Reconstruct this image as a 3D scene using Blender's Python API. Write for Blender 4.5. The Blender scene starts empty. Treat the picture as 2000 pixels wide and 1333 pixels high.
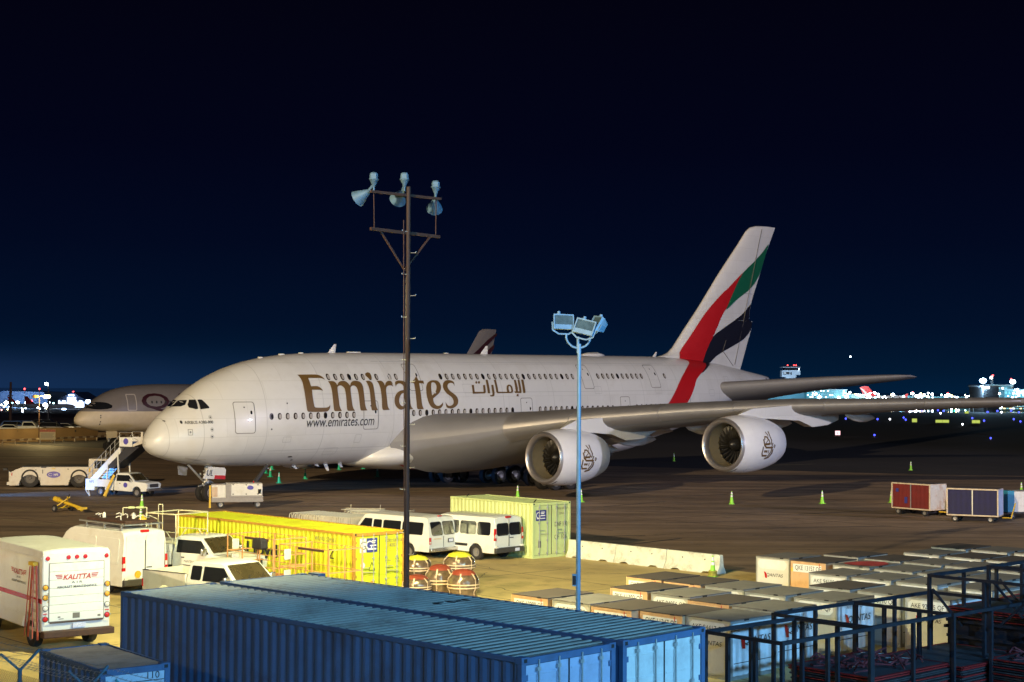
import bpy, bmesh, math, random
from math import sin, cos, tan, pi, radians, sqrt, atan2, hypot
from mathutils import Vector, Matrix
random.seed(7)
SC = bpy.context.scene
COL = SC.collection
# ------------------------------------------------------------------ camera
CH = 7.905; FPX = 3112.3; PITCH = atan2(760.3 - 666.5, FPX); ROLL = 0.0059
cam_d = bpy.data.cameras.new('camera'); cam = bpy.data.objects.new('camera', cam_d); COL.objects.link(cam)
cam_d.sensor_width = 36; cam_d.lens = 36 * FPX / 2000; cam_d.clip_start = .5; cam_d.clip_end = 9000
cam.matrix_world = Matrix.Translation((0, 0, CH)) @ Matrix.Rotation(pi / 2 + PITCH, 4, 'X') @ Matrix.Rotation(ROLL, 4, 'Z')
SC.camera = cam
SC.view_settings.view_transform = 'Standard'; SC.view_settings.look = 'None'
SC.view_settings.exposure = 0; SC.view_settings.gamma = 1
SC.cycles.max_bounces = 6; SC.cycles.sample_clamp_indirect = 4; SC.cycles.sample_clamp_direct = 0
# ------------------------------------------------------------------ night sky
W = bpy.data.worlds.new('World'); SC.world = W; W.use_nodes = True
nt = W.node_tree; nt.nodes.clear()
def N(t, nt=nt, **k):
    n = nt.nodes.new(t)
    for a, b in k.items(): setattr(n, a, b)
    return n
geo = N('ShaderNodeTexCoord'); sep = N('ShaderNodeSeparateXYZ'); ramp = N('ShaderNodeValToRGB'); bg = N('ShaderNodeBackground'); wo = N('ShaderNodeOutputWorld')
nt.links.new(geo.outputs['Generated'], sep.inputs[0]); nt.links.new(sep.outputs['Z'], ramp.inputs[0])
el = ramp.color_ramp.elements
el[0].position = 0.0; el[0].color = (.0007, .013, .041, 1)
el[1].position = .25; el[1].color = (.001, .0009, .0048, 1)
for p_, c_ in ((.012, (.0007, .0096, .031, 1)), (.04, (.0007, .0053, .021, 1)), (.09, (.0007, .0028, .0135, 1)), (.15, (.0008, .0014, .0085, 1))):
    e = el.new(p_); e.color = c_
# town glow low in the west (left) of the sky
mx = N('ShaderNodeMath', operation='MULTIPLY_ADD'); mx.inputs[1].default_value = -3.5; mx.inputs[2].default_value = -.15
nt.links.new(sep.outputs['X'], mx.inputs[0])
cl = N('ShaderNodeClamp'); nt.links.new(mx.outputs[0], cl.inputs[0])
mz = N('ShaderNodeMapRange'); mz.inputs[1].default_value = 0; mz.inputs[2].default_value = .034; mz.inputs[3].default_value = 1; mz.inputs[4].default_value = 0
mz.interpolation_type = 'SMOOTHERSTEP'
nt.links.new(sep.outputs['Z'], mz.inputs[0])
mm = N('ShaderNodeMath', operation='MULTIPLY'); nt.links.new(cl.outputs[0], mm.inputs[0]); nt.links.new(mz.outputs[0], mm.inputs[1])
mixc = N('ShaderNodeMixRGB', blend_type='ADD'); nt.links.new(mm.outputs[0], mixc.inputs[0]); nt.links.new(ramp.outputs[0], mixc.inputs[1])
mixc.inputs[2].default_value = (.007, .014, .042, 1)
sky = N('ShaderNodeTexSky', sky_type='NISHITA'); sky.sun_disc = False; sky.sun_elevation = radians(-8)
skm = N('ShaderNodeMixRGB', blend_type='ADD'); skm.inputs[0].default_value = .004
nt.links.new(mixc.outputs[0], skm.inputs[1]); nt.links.new(sky.outputs[0], skm.inputs[2])
nt.links.new(skm.outputs[0], bg.inputs[0]); bg.inputs[1].default_value = 1.0; nt.links.new(bg.outputs[0], wo.inputs[0])
# ------------------------------------------------------------------ lamps of the airfield (out of frame masts, the pole heads and an added fill)
def spot(name, loc, target, power, color, angle=60, blend=.5, r=.3):
    d = bpy.data.lights.new(name, 'SPOT'); d.energy = power; d.color = color; d.spot_size = radians(angle); d.spot_blend = blend; d.shadow_soft_size = r
    o = bpy.data.objects.new(name, d); COL.objects.link(o); o.location = loc
    o.rotation_euler = (Vector(target) - Vector(loc)).to_track_quat('-Z', 'Y').to_euler(); return o
spot('apron_mast_light', (-70, -60, 46), (4, 128, 14), 1430000, (1, .76, .46), 60, .8, .8).scale = (1, .40, 1)
spot('yard_mast_light', (-46, 4, 20), (-2, 62, 0), 14000, (1, .66, .32), 70, .8, .4)
spot('added_fill_light', (150, 20, 30), (24, 150, 6), 520000, (.74, .72, .98), 46, .5, 1)  # added lilac fill to even out the fuselage, no lamp stands there
PL = 8200; PC = (1, .93, .46)
spot('pole_head_light_west', (-4.2, 46.9, 13.0), (-12, 51, 0), PL * 1.25, PC, 150, .35, .15)
spot('pole_head_light_mid', (-3.2, 47.3, 13.1), (-3, 62, 0), PL, PC, 150, .35, .15)
spot('pole_head_light_east', (-2.3, 47.3, 12.9), (6, 68, 0), PL * 1.0, PC, 140, .35, .15)
spot('roof_blue_light', (15, -14, 17), (7, 34, 2), 62000, (.19, .50, .92), 62, .7, .3)
spot('roof_blue_side_light', (34, 14, 14), (13, 44, 1), 52000, (.20, .56, 1), 90, .7, .3)
spot('headlight_beam', (-46, 111, 2.0), (-15, 127, 0), 26000, (.08, .34, 1), 30, .8, .1)
spot('truck_tail_light_beam', (-43, 110.5, 2.2), (-29.5, 115.2, .3), 800, (.35, .5, 1), 50, .6, .1)

# ------------------------------------------------------------------ helpers
def G(u, v, z=0.0):      # photograph pixel -> point at height z in the world
    a, b = u - 1000, v - 666.5
    a, b = a * cos(ROLL) + b * sin(ROLL), -a * sin(ROLL) + b * cos(ROLL)
    x, y = a / FPX, -b / FPX
    d = Vector((x, cos(PITCH) - y * sin(PITCH), sin(PITCH) + y * cos(PITCH)))
    t = (z - CH) / d.z; return Vector((d.x * t, d.y * t, z))
def GD(u, v, dist):      # the same at a given distance in y
    a, b = u - 1000, v - 666.5
    a, b = a * cos(ROLL) + b * sin(ROLL), -a * sin(ROLL) + b * cos(ROLL)
    x, y = a / FPX, -b / FPX
    d = Vector((x, cos(PITCH) - y * sin(PITCH), sin(PITCH) + y * cos(PITCH)))
    t = dist / d.y; return Vector((d.x * t, dist, CH + d.z * t))
MATS = {}
def M(name, col=(.5, .5, .5), rough=.5, metal=0, var=.12, scale=2.0, emit=None, es=1, dirt=None, dscale=1.2, bump=0, bscale=30, coat=0, damt=.5):
    if name in MATS: return MATS[name]
    m = bpy.data.materials.new(name); m.use_nodes = True; t = m.node_tree; b = t.nodes['Principled BSDF']
    b.inputs['Roughness'].default_value = rough; b.inputs['Metallic'].default_value = metal; b.inputs['Coat Weight'].default_value = coat
    b.inputs['Base Color'].default_value = (*col, 1)
    if emit:
        b.inputs['Emission Color'].default_value = (*emit, 1); b.inputs['Emission Strength'].default_value = es
    if var > 0 or dirt:
        tc = N('ShaderNodeTexCoord', t); no = N('ShaderNodeTexNoise', t); no.inputs['Scale'].default_value = scale; no.inputs['Detail'].default_value = 6; no.inputs['Roughness'].default_value = .65
        t.links.new(tc.outputs['Object'], no.inputs[0])
        mr = N('ShaderNodeMapRange', t); mr.inputs[1].default_value = .3; mr.inputs[2].default_value = .7; mr.inputs[3].default_value = 1 - var; mr.inputs[4].default_value = 1 + var
        t.links.new(no.outputs[0], mr.inputs[0])
        mu = N('ShaderNodeMixRGB', t, blend_type='MULTIPLY'); mu.inputs[0].default_value = 1; mu.inputs[1].default_value = (*col, 1)
        t.links.new(mr.outputs[0], mu.inputs[2]); last = mu.outputs[0]
        if dirt:
            n2 = N('ShaderNodeTexNoise', t); n2.inputs['Scale'].default_value = dscale; n2.inputs['Detail'].default_value = 8; n2.inputs['Roughness'].default_value = .7
            t.links.new(tc.outputs['Object'], n2.inputs[0])
            m2 = N('ShaderNodeMapRange', t); m2.inputs[1].default_value = .5; m2.inputs[2].default_value = .68; m2.inputs[3].default_value = 0; m2.inputs[4].default_value = damt
            t.links.new(n2.outputs[0], m2.inputs[0])
            mi = N('ShaderNodeMixRGB', t); mi.inputs[2].default_value = (*dirt, 1); t.links.new(m2.outputs[0], mi.inputs[0]); t.links.new(last, mi.inputs[1]); last = mi.outputs[0]
        t.links.new(last, b.inputs['Base Color'])
        r2 = N('ShaderNodeMapRange', t); r2.inputs[3].default_value = max(.03, rough - .1); r2.inputs[4].default_value = min(1, rough + .15); t.links.new(no.outputs[0], r2.inputs[0]); t.links.new(r2.outputs[0], b.inputs['Roughness'])
        if bump:
            n3 = N('ShaderNodeTexNoise', t); n3.inputs['Scale'].default_value = bscale; n3.inputs['Detail'].default_value = 4; t.links.new(tc.outputs['Object'], n3.inputs[0])
            bp = N('ShaderNodeBump', t); bp.inputs['Strength'].default_value = bump; bp.inputs['Distance'].default_value = .02; t.links.new(n3.outputs[0], bp.inputs['Height']); t.links.new(bp.outputs[0], b.inputs['Normal'])
    MATS[name] = m; return m
def multiply_in(m, fn):      # multiply an extra pattern into a material's base colour
    t = m.node_tree; b = t.nodes['Principled BSDF']; l = b.inputs['Base Color'].links[0].from_socket; out = fn(t)
    mu = N('ShaderNodeMixRGB', t, blend_type='MULTIPLY'); mu.inputs[0].default_value = 1; t.links.new(l, mu.inputs[1]); t.links.new(out, mu.inputs[2]); t.links.new(mu.outputs[0], b.inputs['Base Color'])
def EM(name, col, s): return M(name, (0.02, .02, .02), .5, 0, 0, emit=col, es=s)

class MB:
    def __init__(s): s.v = []; s.f = []; s.mi = []; s.T = Matrix()
    def add(s, pts, faces, m=0):
        o = len(s.v); s.v += [s.T @ Vector(p) for p in pts]
        for f in faces: s.f.append([o + i for i in f]); s.mi.append(m)
    def box(s, x0, x1, y0, y1, z0, z1, m=0):
        s.add([(x0, y0, z0), (x1, y0, z0), (x1, y1, z0), (x0, y1, z0), (x0, y0, z1), (x1, y0, z1), (x1, y1, z1), (x0, y1, z1)],
              [(0, 3, 2, 1), (4, 5, 6, 7), (0, 1, 5, 4), (1, 2, 6, 5), (2, 3, 7, 6), (3, 0, 4, 7)], m); return s
    def poly(s, pts, m=0): s.add(pts, [list(range(len(pts)))], m); return s
    def prism(s, pts, d, m=0):   # closed polygon (3d) extruded by vector d
        n = len(pts); d = Vector(d); P = [Vector(p) for p in pts]; Q = [p + d for p in P]
        s.add(P + Q, [list(range(n))[::-1], list(range(n, 2 * n))] + [(i, (i + 1) % n, n + (i + 1) % n, n + i) for i in range(n)], m); return s
    def bar(s, a, b, w, h=None, m=0, up=(0, 0, 1)):   # rectangular bar between two points
        a = Vector(a); b = Vector(b); h = h or w; d = (b - a); L = d.length
        if L < 1e-6: return s
        d.normalize(); u = Vector(up)
        if abs(d.dot(u)) > .98: u = Vector((1, 0, 0))
        r = d.cross(u).normalized(); u = r.cross(d)
        c = [r * (i * w / 2) + u * (j * h / 2) for i, j in ((-1, -1), (1, -1), (1, 1), (-1, 1))]
        s.add([a + k for k in c] + [b + k for k in c], [(3, 2, 1, 0), (4, 5, 6, 7), (0, 1, 5, 4), (1, 2, 6, 5), (2, 3, 7, 6), (3, 0, 4, 7)], m); return s
    def tube(s, a, b, r, r2=None, seg=8, m=0, cap=True):
        a = Vector(a); b = Vector(b); r2 = r if r2 is None else r2; d = (b - a)
        if d.length < 1e-6: return s
        d.normalize(); u = Vector((0, 0, 1)) if abs(d.z) < .95 else Vector((1, 0, 0)); x = d.cross(u).normalized(); y = d.cross(x)
        P = [a + (x * cos(2 * pi * i / seg) + y * sin(2 * pi * i / seg)) * r for i in range(seg)] + [b + (x * cos(2 * pi * i / seg) + y * sin(2 * pi * i / seg)) * r2 for i in range(seg)]
        F = [(i, (i + 1) % seg, seg + (i + 1) % seg, seg + i) for i in range(seg)]
        if cap: F += [list(range(seg))[::-1], list(range(seg, 2 * seg))]
        s.add(P, F, m); return s
    def path(s, pts, r, seg=8, m=0):
        for a, b in zip(pts, pts[1:]): s.tube(a, b, r, seg=seg, m=m)
        return s
    def lathe(s, prof, o=(0, 0, 0), ax=(0, 0, 1), seg=24, m=0, mf=None, close=False):   # prof: (radius, height along ax)
        o = Vector(o); d = Vector(ax).normalized(); u = Vector((0, 0, 1)) if abs(d.z) < .95 else Vector((1, 0, 0)); x = d.cross(u).normalized(); y = d.cross(x)
        base = len(s.v); n = len(prof)
        for r, h in prof:
            for i in range(seg): s.v.append(s.T @ (o + d * h + (x * cos(2 * pi * i / seg) + y * sin(2 * pi * i / seg)) * max(r, 1e-4)))
        for k in range(n - 1 if not close else n):
            k2 = (k + 1) % n
            for i in range(seg):
                s.f.append([base + k * seg + i, base + k * seg + (i + 1) % seg, base + k2 * seg + (i + 1) % seg, base + k2 * seg + i]); s.mi.append(mf(k) if mf else m)
        return s
    def rings(s, R, m=0, caps=True, mf=None):     # loft through closed rings of equal count
        n = len(R[0]); base = len(s.v)
        for r in R: s.v += [s.T @ Vector(p) for p in r]
        for k in range(len(R) - 1):
            for i in range(n):
                s.f.append([base + k * n + i, base + k * n + (i + 1) % n, base + (k + 1) * n + (i + 1) % n, base + (k + 1) * n + i]); s.mi.append(mf(k, i) if mf else m)
        if caps:
            s.f.append([base + i for i in range(n)][::-1]); s.mi.append(m); s.f.append([base + (len(R) - 1) * n + i for i in range(n)]); s.mi.append(m)
        return s
    def build(s, name, mats, parent=None, bevel=0, smooth=40, loc=None, fix=True):
        me = bpy.data.meshes.new(name); me.from_pydata([tuple(v) for v in s.v], [], s.f); me.validate()
        if not isinstance(mats, (list, tuple)): mats = [mats]
        for k in mats: me.materials.append(k)
        if len(s.mi) == len(me.polygons):
            for p, i in zip(me.polygons, s.mi): p.material_index = i
        if fix:
            bm = bmesh.new(); bm.from_mesh(me); bmesh.ops.recalc_face_normals(bm, faces=bm.faces); bm.to_mesh(me); bm.free()
        if smooth: me.shade_smooth(); me.set_sharp_from_angle(angle=radians(smooth))
        o = bpy.data.objects.new(name, me); COL.objects.link(o)
        if parent is not None: o.parent = parent
        if loc is not None: o.location = loc
        if bevel:
            b = o.modifiers.new('bevel', 'BEVEL'); b.width = bevel; b.segments = 2; b.limit_method = 'ANGLE'; b.angle_limit = radians(40)
        return o
def tag(o, label=None, cat=None, group=None, kind=None):
    if label: o['label'] = label
    if cat: o['category'] = cat
    if group: o['group'] = group
    if kind: o['kind'] = kind
    return o
def thing(name, label, cat, loc=(0, 0, 0), rz=0, group=None):
    o = bpy.data.objects.new(name, None); COL.objects.link(o); o.location = loc; o.rotation_euler = (0, 0, rz); o.empty_display_size = .2
    return tag(o, label, cat, group)
def kids(o): return [c for c in bpy.data.objects if c.parent == o]
def dup(o, loc=None, rz=None, label=None, group=None, parent=None, par=None):
    def rec(a, p):
        c = a.copy(); COL.objects.link(c)
        if p is not None: c.parent = p
        for ch in TREE.get(a.name, []): rec(ch, c)
        return c
    r = rec(o, parent)
    if loc is not None: r.location = loc
    if rz is not None: r.rotation_euler = (0, 0, rz)
    if label: r['label'] = label
    if group: r['group'] = group
    return r
TREE = {}
def remember(o):      # note the children of a finished prototype so that it can be copied quickly
    for c in bpy.data.objects:
        if c.parent is not None: TREE.setdefault(c.parent.name, [])
    def rec(a):
        TREE[a.name] = [c for c in bpy.data.objects if c.parent == a]
        for c in TREE[a.name]: rec(c)
    rec(o); return o
# flat lettering --------------------------------------------------------
def flat(curve):
    o = bpy.data.objects.new('tmp', curve); COL.objects.link(o); dg = bpy.context.evaluated_depsgraph_get(); dg.update()
    me = bpy.data.meshes.new_from_object(o.evaluated_get(dg)); bpy.data.objects.remove(o); bpy.data.curves.remove(curve); return me
def text_mesh(s, width=None, height=None, shear=0, bold=0):
    c = bpy.data.curves.new('t', 'FONT'); c.body = s; c.align_x = 'CENTER'; c.align_y = 'CENTER'; c.resolution_u = 3; c.fill_mode = 'FRONT'; c.offset = bold; c.shear = shear
    me = flat(c); xs = [v.co.x for v in me.vertices]; ys = [v.co.y for v in me.vertices]
    if not xs: return me
    w = max(xs) - min(xs); h = max(ys) - min(ys); cx = (max(xs) + min(xs)) / 2; cy = (max(ys) + min(ys)) / 2
    sx = width / w if width else (height / h); sy = height / h if height else sx
    for v in me.vertices: v.co.x = (v.co.x - cx) * sx; v.co.y = (v.co.y - cy) * sy
    return me
def text(s, parent, mat, o, xd, yd, width=None, height=None, shear=0, bold=0, name='lettering'):
    me = text_mesh(s, width, height, shear, bold); o = Vector(o); xd = Vector(xd).normalized(); yd = Vector(yd).normalized()
    for v in me.vertices: v.co = o + xd * v.co.x + yd * v.co.y
    me.materials.clear(); me.materials.append(mat); me.name = name
    ob = bpy.data.objects.new(name, me); COL.objects.link(ob); ob.parent = parent; return ob
def polys_mesh(polys, cyc=True):
    c = bpy.data.curves.new('t', 'CURVE'); c.dimensions = '2D'; c.fill_mode = 'FRONT'
    for p in polys:
        sp = c.splines.new('POLY'); sp.points.add(len(p) - 1)
        for i, q in enumerate(p): sp.points[i].co = (q[0], q[1], 0, 1)
        sp.use_cyclic_u = True
    return flat(c)
def smoothpoly(p, n=3):      # closed Catmull-Rom through the points, keeping sharp corners
    out = []; L = len(p)
    for i in range(L):
        a, b, c, d = [Vector(p[(i + k) % L]) for k in (-1, 0, 1, 2)]
        def corner(x, y, z):
            u = y - x; w = z - y
            return u.length < 1e-6 or w.length < 1e-6 or u.normalized().dot(w.normalized()) < .45
        t1 = (c - a) * .5 if not corner(a, b, c) else (c - b)
        t2 = (d - b) * .5 if not corner(b, c, d) else (c - b)
        L0 = (c - b).length
        if t1.length > 1.2 * L0: t1 = t1.normalized() * 1.2 * L0
        if t2.length > 1.2 * L0: t2 = t2.normalized() * 1.2 * L0
        for k in range(n):
            t = k / n; out.append(tuple((2*t**3-3*t*t+1)*b + (t**3-2*t*t+t)*t1 + (-2*t**3+3*t*t)*c + (t**3-t*t)*t2))
    return out
def wrap(me, fn, xstep=None, zstep=None):     # cut the flat mesh into a grid and lay it on a surface fn(x, z) -> Vector
    bm = bmesh.new(); bm.from_mesh(me); xs = [v.co.x for v in bm.verts]; zs = [v.co.y for v in bm.verts]
    def cut(lo, hi, st, ax):
        k = math.ceil(lo / st) * st
        while k < hi:
            co = (k, 0, 0) if ax == 0 else (0, k, 0); no = (1, 0, 0) if ax == 0 else (0, 1, 0)
            bmesh.ops.bisect_plane(bm, geom=bm.verts[:] + bm.edges[:] + bm.faces[:], plane_co=co, plane_no=no, dist=1e-5); k += st
    if xstep: cut(min(xs), max(xs), xstep, 0)
    if zstep: cut(min(zs), max(zs), zstep, 1)
    for v in bm.verts: v.co = fn(v.co.x, v.co.y)
    bm.to_mesh(me); bm.free(); return me
def link(me, name, mat, parent, smooth=True):
    me.materials.clear(); me.materials.append(mat); me.name = name
    if smooth: me.shade_smooth()
    o = bpy.data.objects.new(name, me); COL.objects.link(o)
    if parent is not None: o.parent = parent
    return o
# ------------------------------------------------------------------ materials
m_asph = M('asphalt', (.27, .19, .115), .72, var=.28, scale=.09, dirt=(.085, .06, .04), dscale=.05, damt=.6, bump=.4, bscale=6)
m_conc = M('concrete_slab', (.56, .42, .17), .75, var=.14, scale=.35, dirt=(.30, .22, .10), dscale=.22, damt=.5, bump=.3, bscale=12)
m_line = M('line_paint', (.34, .30, .16), .7, var=.45, scale=.8, dirt=(.07, .06, .05), dscale=1.4, damt=.8)
m_white = M('aircraft_white', (.62, .62, .59), .34, var=.04, scale=.35, dirt=(.48, .465, .42), dscale=.35, damt=.45, coat=.35)
m_grey = M('aircraft_grey', (.19, .19, .195), .5, var=.05, scale=.6)
m_slat = M('bare_metal', (.27, .26, .25), .46, .6, var=.06, scale=1)
m_lip = M('engine_lip_metal', (.45, .42, .41), .35, .8, var=.05)
m_gold = M('gold_lettering', (.125, .068, .014), .45, .0, var=.05)
m_red = M('livery_red', (.42, .008, .012), .35, var=.05)
m_green = M('livery_green', (.006, .10, .05), .35, var=.05)
m_black = M('livery_black', (.008, .009, .018), .35, var=.05)
m_dark = M('dark_grey', (.03, .03, .032), .6, var=.2)  # plain dark grey of joints, gaps and fittings
m_seam = M('panel_seam', (.16, .15, .13), .6, var=.1)
m_rub = M('tyre_rubber', (.018, .017, .017), .75, var=.2, scale=8)
m_hub = M('wheel_hub', (.26, .25, .24), .45, .4, var=.15, scale=8)
m_glass = M('dark_glass', (.012, .013, .016), .08, var=0, coat=.5)
m_win = M('cabin_window_glass', (.045, .035, .026), .2, var=.2, scale=5)
m_shade = M('cabin_window_shade', (.34, .31, .27), .5, var=.1, scale=5)
m_steel = M('galvanised_steel', (.42, .43, .42), .45, .6, var=.15, scale=6)
m_rust = M('rusted_steel', (.055, .024, .014), .75, var=.3, scale=6, dirt=(.05, .03, .025), dscale=4)
m_vw = M('vehicle_white', (.72, .73, .68), .32, var=.05, scale=1.2, dirt=(.50, .46, .36), dscale=1.6, damt=.35, coat=.25)
m_vw2 = M('vehicle_cream', (.66, .64, .56), .35, var=.06, scale=1.2, dirt=(.42, .38, .28), dscale=1.6, damt=.45, coat=.2)
m_trim = M('black_trim', (.045, .042, .04), .6, var=.2, scale=4)
m_chrome = M('chrome', (.6, .6, .6), .2, .9, var=.1)
m_redlens = M('red_lens', (.5, .012, .015), .2, var=.1, coat=.5)
m_amber = M('amber_lens', (.75, .38, .03), .25, var=.1, coat=.5)
m_clear = M('clear_lens', (.7, .68, .6), .2, var=.1, coat=.5)
m_plate = M('number_plate', (.6, .62, .75), .5, var=.2, scale=20)
m_yel = M('safety_yellow', (.68, .45, .03), .5, var=.15, scale=3, dirt=(.25, .13, .03), dscale=3, damt=.6)
m_cy = M('container_yellow', (.56, .60, .02), .48, var=.08, scale=1, dirt=(.36, .10, .012), dscale=1.3, damt=.45)
m_cyr = M('container_rusty_orange', (.44, .24, .03), .6, var=.2, scale=2, dirt=(.2, .06, .02), dscale=2, damt=.7)
m_cg = M('container_pale_green', (.54, .63, .27), .45, var=.05, scale=1, dirt=(.40, .36, .14), dscale=1.2, damt=.4)
m_cb = M('container_blue', (.055, .12, .24), .55, var=.12, scale=1.1, dirt=(.035, .04, .06), dscale=.9, damt=.5)
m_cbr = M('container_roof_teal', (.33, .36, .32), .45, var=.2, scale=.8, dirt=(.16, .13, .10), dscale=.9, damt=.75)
m_cdoor = M('container_door_blue', (.34, .44, .60), .5, var=.08, scale=1.1, dirt=(.18, .2, .25), dscale=1.2, damt=.35)
m_cdoor2 = M('container_door_pale', (.60, .66, .64), .5, var=.08, scale=1.1, dirt=(.2, .2, .2), dscale=1.2, damt=.35)
m_ink = M('black_ink', (.012, .012, .014), .6, var=0)
m_inkb = M('blue_ink', (.03, .04, .22), .5, var=0)
m_inkw = M('white_ink', (.7, .7, .7), .5, var=0)
m_inkr = M('red_ink', (.45, .04, .03), .5, var=0)
m_uld = M('cargo_box_aluminium', (.52, .50, .45), .45, .25, var=.12, scale=2, dirt=(.33, .30, .26), dscale=2, damt=.5)
m_uldt = M('cargo_box_top_grey', (.15, .135, .125), .7, .1, var=.22, scale=1.3, dirt=(.09, .075, .065), dscale=1.2, damt=.7)
m_uldb = M('cargo_box_top_brown', (.06, .045, .04), .8, 0, var=.22, scale=1.3, dirt=(.05, .04, .035), dscale=1.5, damt=.7)
m_uldo = M('cargo_box_tan', (.58, .36, .19), .55, var=.08, scale=1, dirt=(.35, .18, .09), dscale=1.6, damt=.5)
m_uldc = M('cargo_box_curtain', (.70, .74, .76), .7, var=.14, scale=3, bump=.5, bscale=3)
m_jersey = M('painted_concrete_barrier', (.66, .68, .56), .7, var=.1, scale=1.5, dirt=(.25, .22, .15), dscale=2.2, damt=.6)
m_cone = M('lime_cone_plastic', (.28, .72, .05), .5, var=.08, scale=5)
m_conet = M('teal_cone_plastic', (.02, .62, .36), .5, var=.08, scale=5)
m_refl = M('cone_reflective_band', (.75, .75, .72), .35, var=.05)
m_rack = M('rack_steel_blue', (.018, .022, .034), .55, .3, var=.25, scale=3, dirt=(.06, .035, .025), dscale=4)
m_orange = M('orange_railing_paint', (.58, .30, .12), .55, var=.15, scale=4, dirt=(.25, .10, .04), dscale=4)
m_padr = M('pallet_red_edge', (.24, .012, .012), .5, var=.2, scale=4)
m_padt = M('pallet_sheet_dark', (.07, .085, .10), .45, .4, var=.3, scale=2)
m_bc = M('pole_blue_lit', (.20, .36, .50), .45, .2, var=.15, scale=3)  # blue lamplight on the pole put into its base colour
def _panels(t):
    tc = N('ShaderNodeTexCoord', t); sp = N('ShaderNodeSeparateXYZ', t); cb_ = N('ShaderNodeCombineXYZ', t); br = N('ShaderNodeTexBrick', t)
    t.links.new(tc.outputs['Object'], sp.inputs[0]); t.links.new(sp.outputs['X'], cb_.inputs['X']); t.links.new(sp.outputs['Z'], cb_.inputs['Y']); t.links.new(cb_.outputs[0], br.inputs['Vector'])
    br.inputs['Scale'].default_value = 1; br.inputs['Brick Width'].default_value = 3.1; br.inputs['Row Height'].default_value = 1.27; br.inputs['Mortar Size'].default_value = .012; br.inputs['Color1'].default_value = (1, 1, 1, 1); br.inputs['Color2'].default_value = (.945, .945, .94, 1); br.inputs['Mortar'].default_value = (.8, .8, .78, 1); br.inputs['Mortar Smooth'].default_value = .2
    return br.outputs['Color']
multiply_in(m_white, _panels)
def _streaks(t):
    tc = N('ShaderNodeTexCoord', t); mp = N('ShaderNodeMapping', t); no = N('ShaderNodeTexNoise', t); rm = N('ShaderNodeMapRange', t)
    mp.inputs['Rotation'].default_value = (0, 0, radians(-28)); mp.inputs['Scale'].default_value = (.035, .42, 1); no.inputs['Scale'].default_value = 1; no.inputs['Detail'].default_value = 8; no.inputs['Roughness'].default_value = .68
    t.links.new(tc.outputs['Object'], mp.inputs[0]); t.links.new(mp.outputs[0], no.inputs[0]); t.links.new(no.outputs[0], rm.inputs[0]); rm.inputs[1].default_value = .34; rm.inputs[2].default_value = .62; rm.inputs[3].default_value = .5; rm.inputs[4].default_value = 1.18
    return rm.outputs[0]
multiply_in(m_asph, _streaks)
def _blots(t):
    tc = N('ShaderNodeTexCoord', t); no = N('ShaderNodeTexNoise', t); rm = N('ShaderNodeMapRange', t); no.inputs['Scale'].default_value = .55; no.inputs['Detail'].default_value = 5; no.inputs['Roughness'].default_value = .75
    t.links.new(tc.outputs['Object'], no.inputs[0]); t.links.new(no.outputs[0], rm.inputs[0]); rm.inputs[1].default_value = .3; rm.inputs[2].default_value = .46; rm.inputs[3].default_value = .62; rm.inputs[4].default_value = 1
    return rm.outputs[0]
multiply_in(m_asph, _blots); multiply_in(m_conc, _blots)
m_cowl = M('engine_cowl_white', (.74, .74, .72), .3, var=.03, coat=.4)
m_trough = M('roof_trough_shade', (.035, .055, .06), .75, var=.3, scale=2)  # shade between the roof crests painted as a darker trough colour
m_farshade = M('far_asphalt_shade', (.028, .026, .03), .8, var=.3, scale=.05)  # asphalt colour darkened for ground beyond the lamplight
# ------------------------------------------------------------------ ground
g = MB(); g.box(-4500, 4500, -60, 7000, -.4, 0)
tag(g.build('ground', m_asph, smooth=0), 'dark asphalt apron with oil stains and tyre marks', None, kind='structure')
g = MB(); g.box(-4500, 4500, 610, 7000, -.1, .006); tag(g.build('added_haze_sheet', M('sky_mirror_sheet', (.03, .035, .045), .06, var=0), smooth=0), None, None, kind='structure')  # added smooth sheet, its sky reflection stands in for far haze
pad = MB(); pad.prism([(-60, -20, .004), (60, -20, .004), (60, 42, .004), (24, 52, .004), (9.7, 70.4, .004), (2.6, 77.5, .004), (-4.6, 82.5, .004), (-16, 77, .004), (-30, 66, .004), (-60, 60, .004)], (0, 0, .002))
tag(pad.build('concrete_pad', m_conc, smooth=0), None, None, kind='structure')
tx = MB(); tx.prism([(-600, 330, .003), (-200, 330, .003), (-20, 178, .003), (40, 152, .003), (120, 138, .003), (600, 120, .003), (600, 615, .003), (-600, 615, .003)], (0, 0, .0025)); tag(tx.build('far_shade_sheet', m_farshade, smooth=0), None, None, kind='structure')  # dark sheet laid as painted shade over the far ground
# slab joints and cracks
jt = MB(); e = Vector((cos(radians(42)), sin(radians(42)), 0)); l = Vector((-e.y, e.x, 0)); o0 = Vector((0, 60, .0065))
for k in range(-6, 6):
    a = o0 + e * (k * 6.1); 
    for s in range(-12, 6):
        p = a + l * (s * 3); q = a + l * (s * 3 + 3)
        if p.y < 34 or q.y < 34 or (p.x > 1 and p.y > 73 - (p.x - 3) * .9) or (p.y > 74) or (p.x < -22): continue
        d = Vector((random.uniform(-.03, .03), random.uniform(-.03, .03), 0)); jt.prism([p + d - e * .02, p + d + e * .02, q + d + e * .02, q + d - e * .02], (0, 0, .002))
for k in range(-5, 5):
    a = o0 + l * (k * 6.1)
    for s in range(-10, 12):
        p = a + e * (s * 3); q = a + e * (s * 3 + 3)
        if p.y < 34 or q.y < 34 or (q.x > 1 and q.y > 72.5 - (q.x - 3) * .9) or (q.y > 74) or p.x < -22: continue
        jt.prism([p - l * .02, q - l * .02, q + l * .02, p + l * .02], (0, 0, .002))
random.seed(3)
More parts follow.
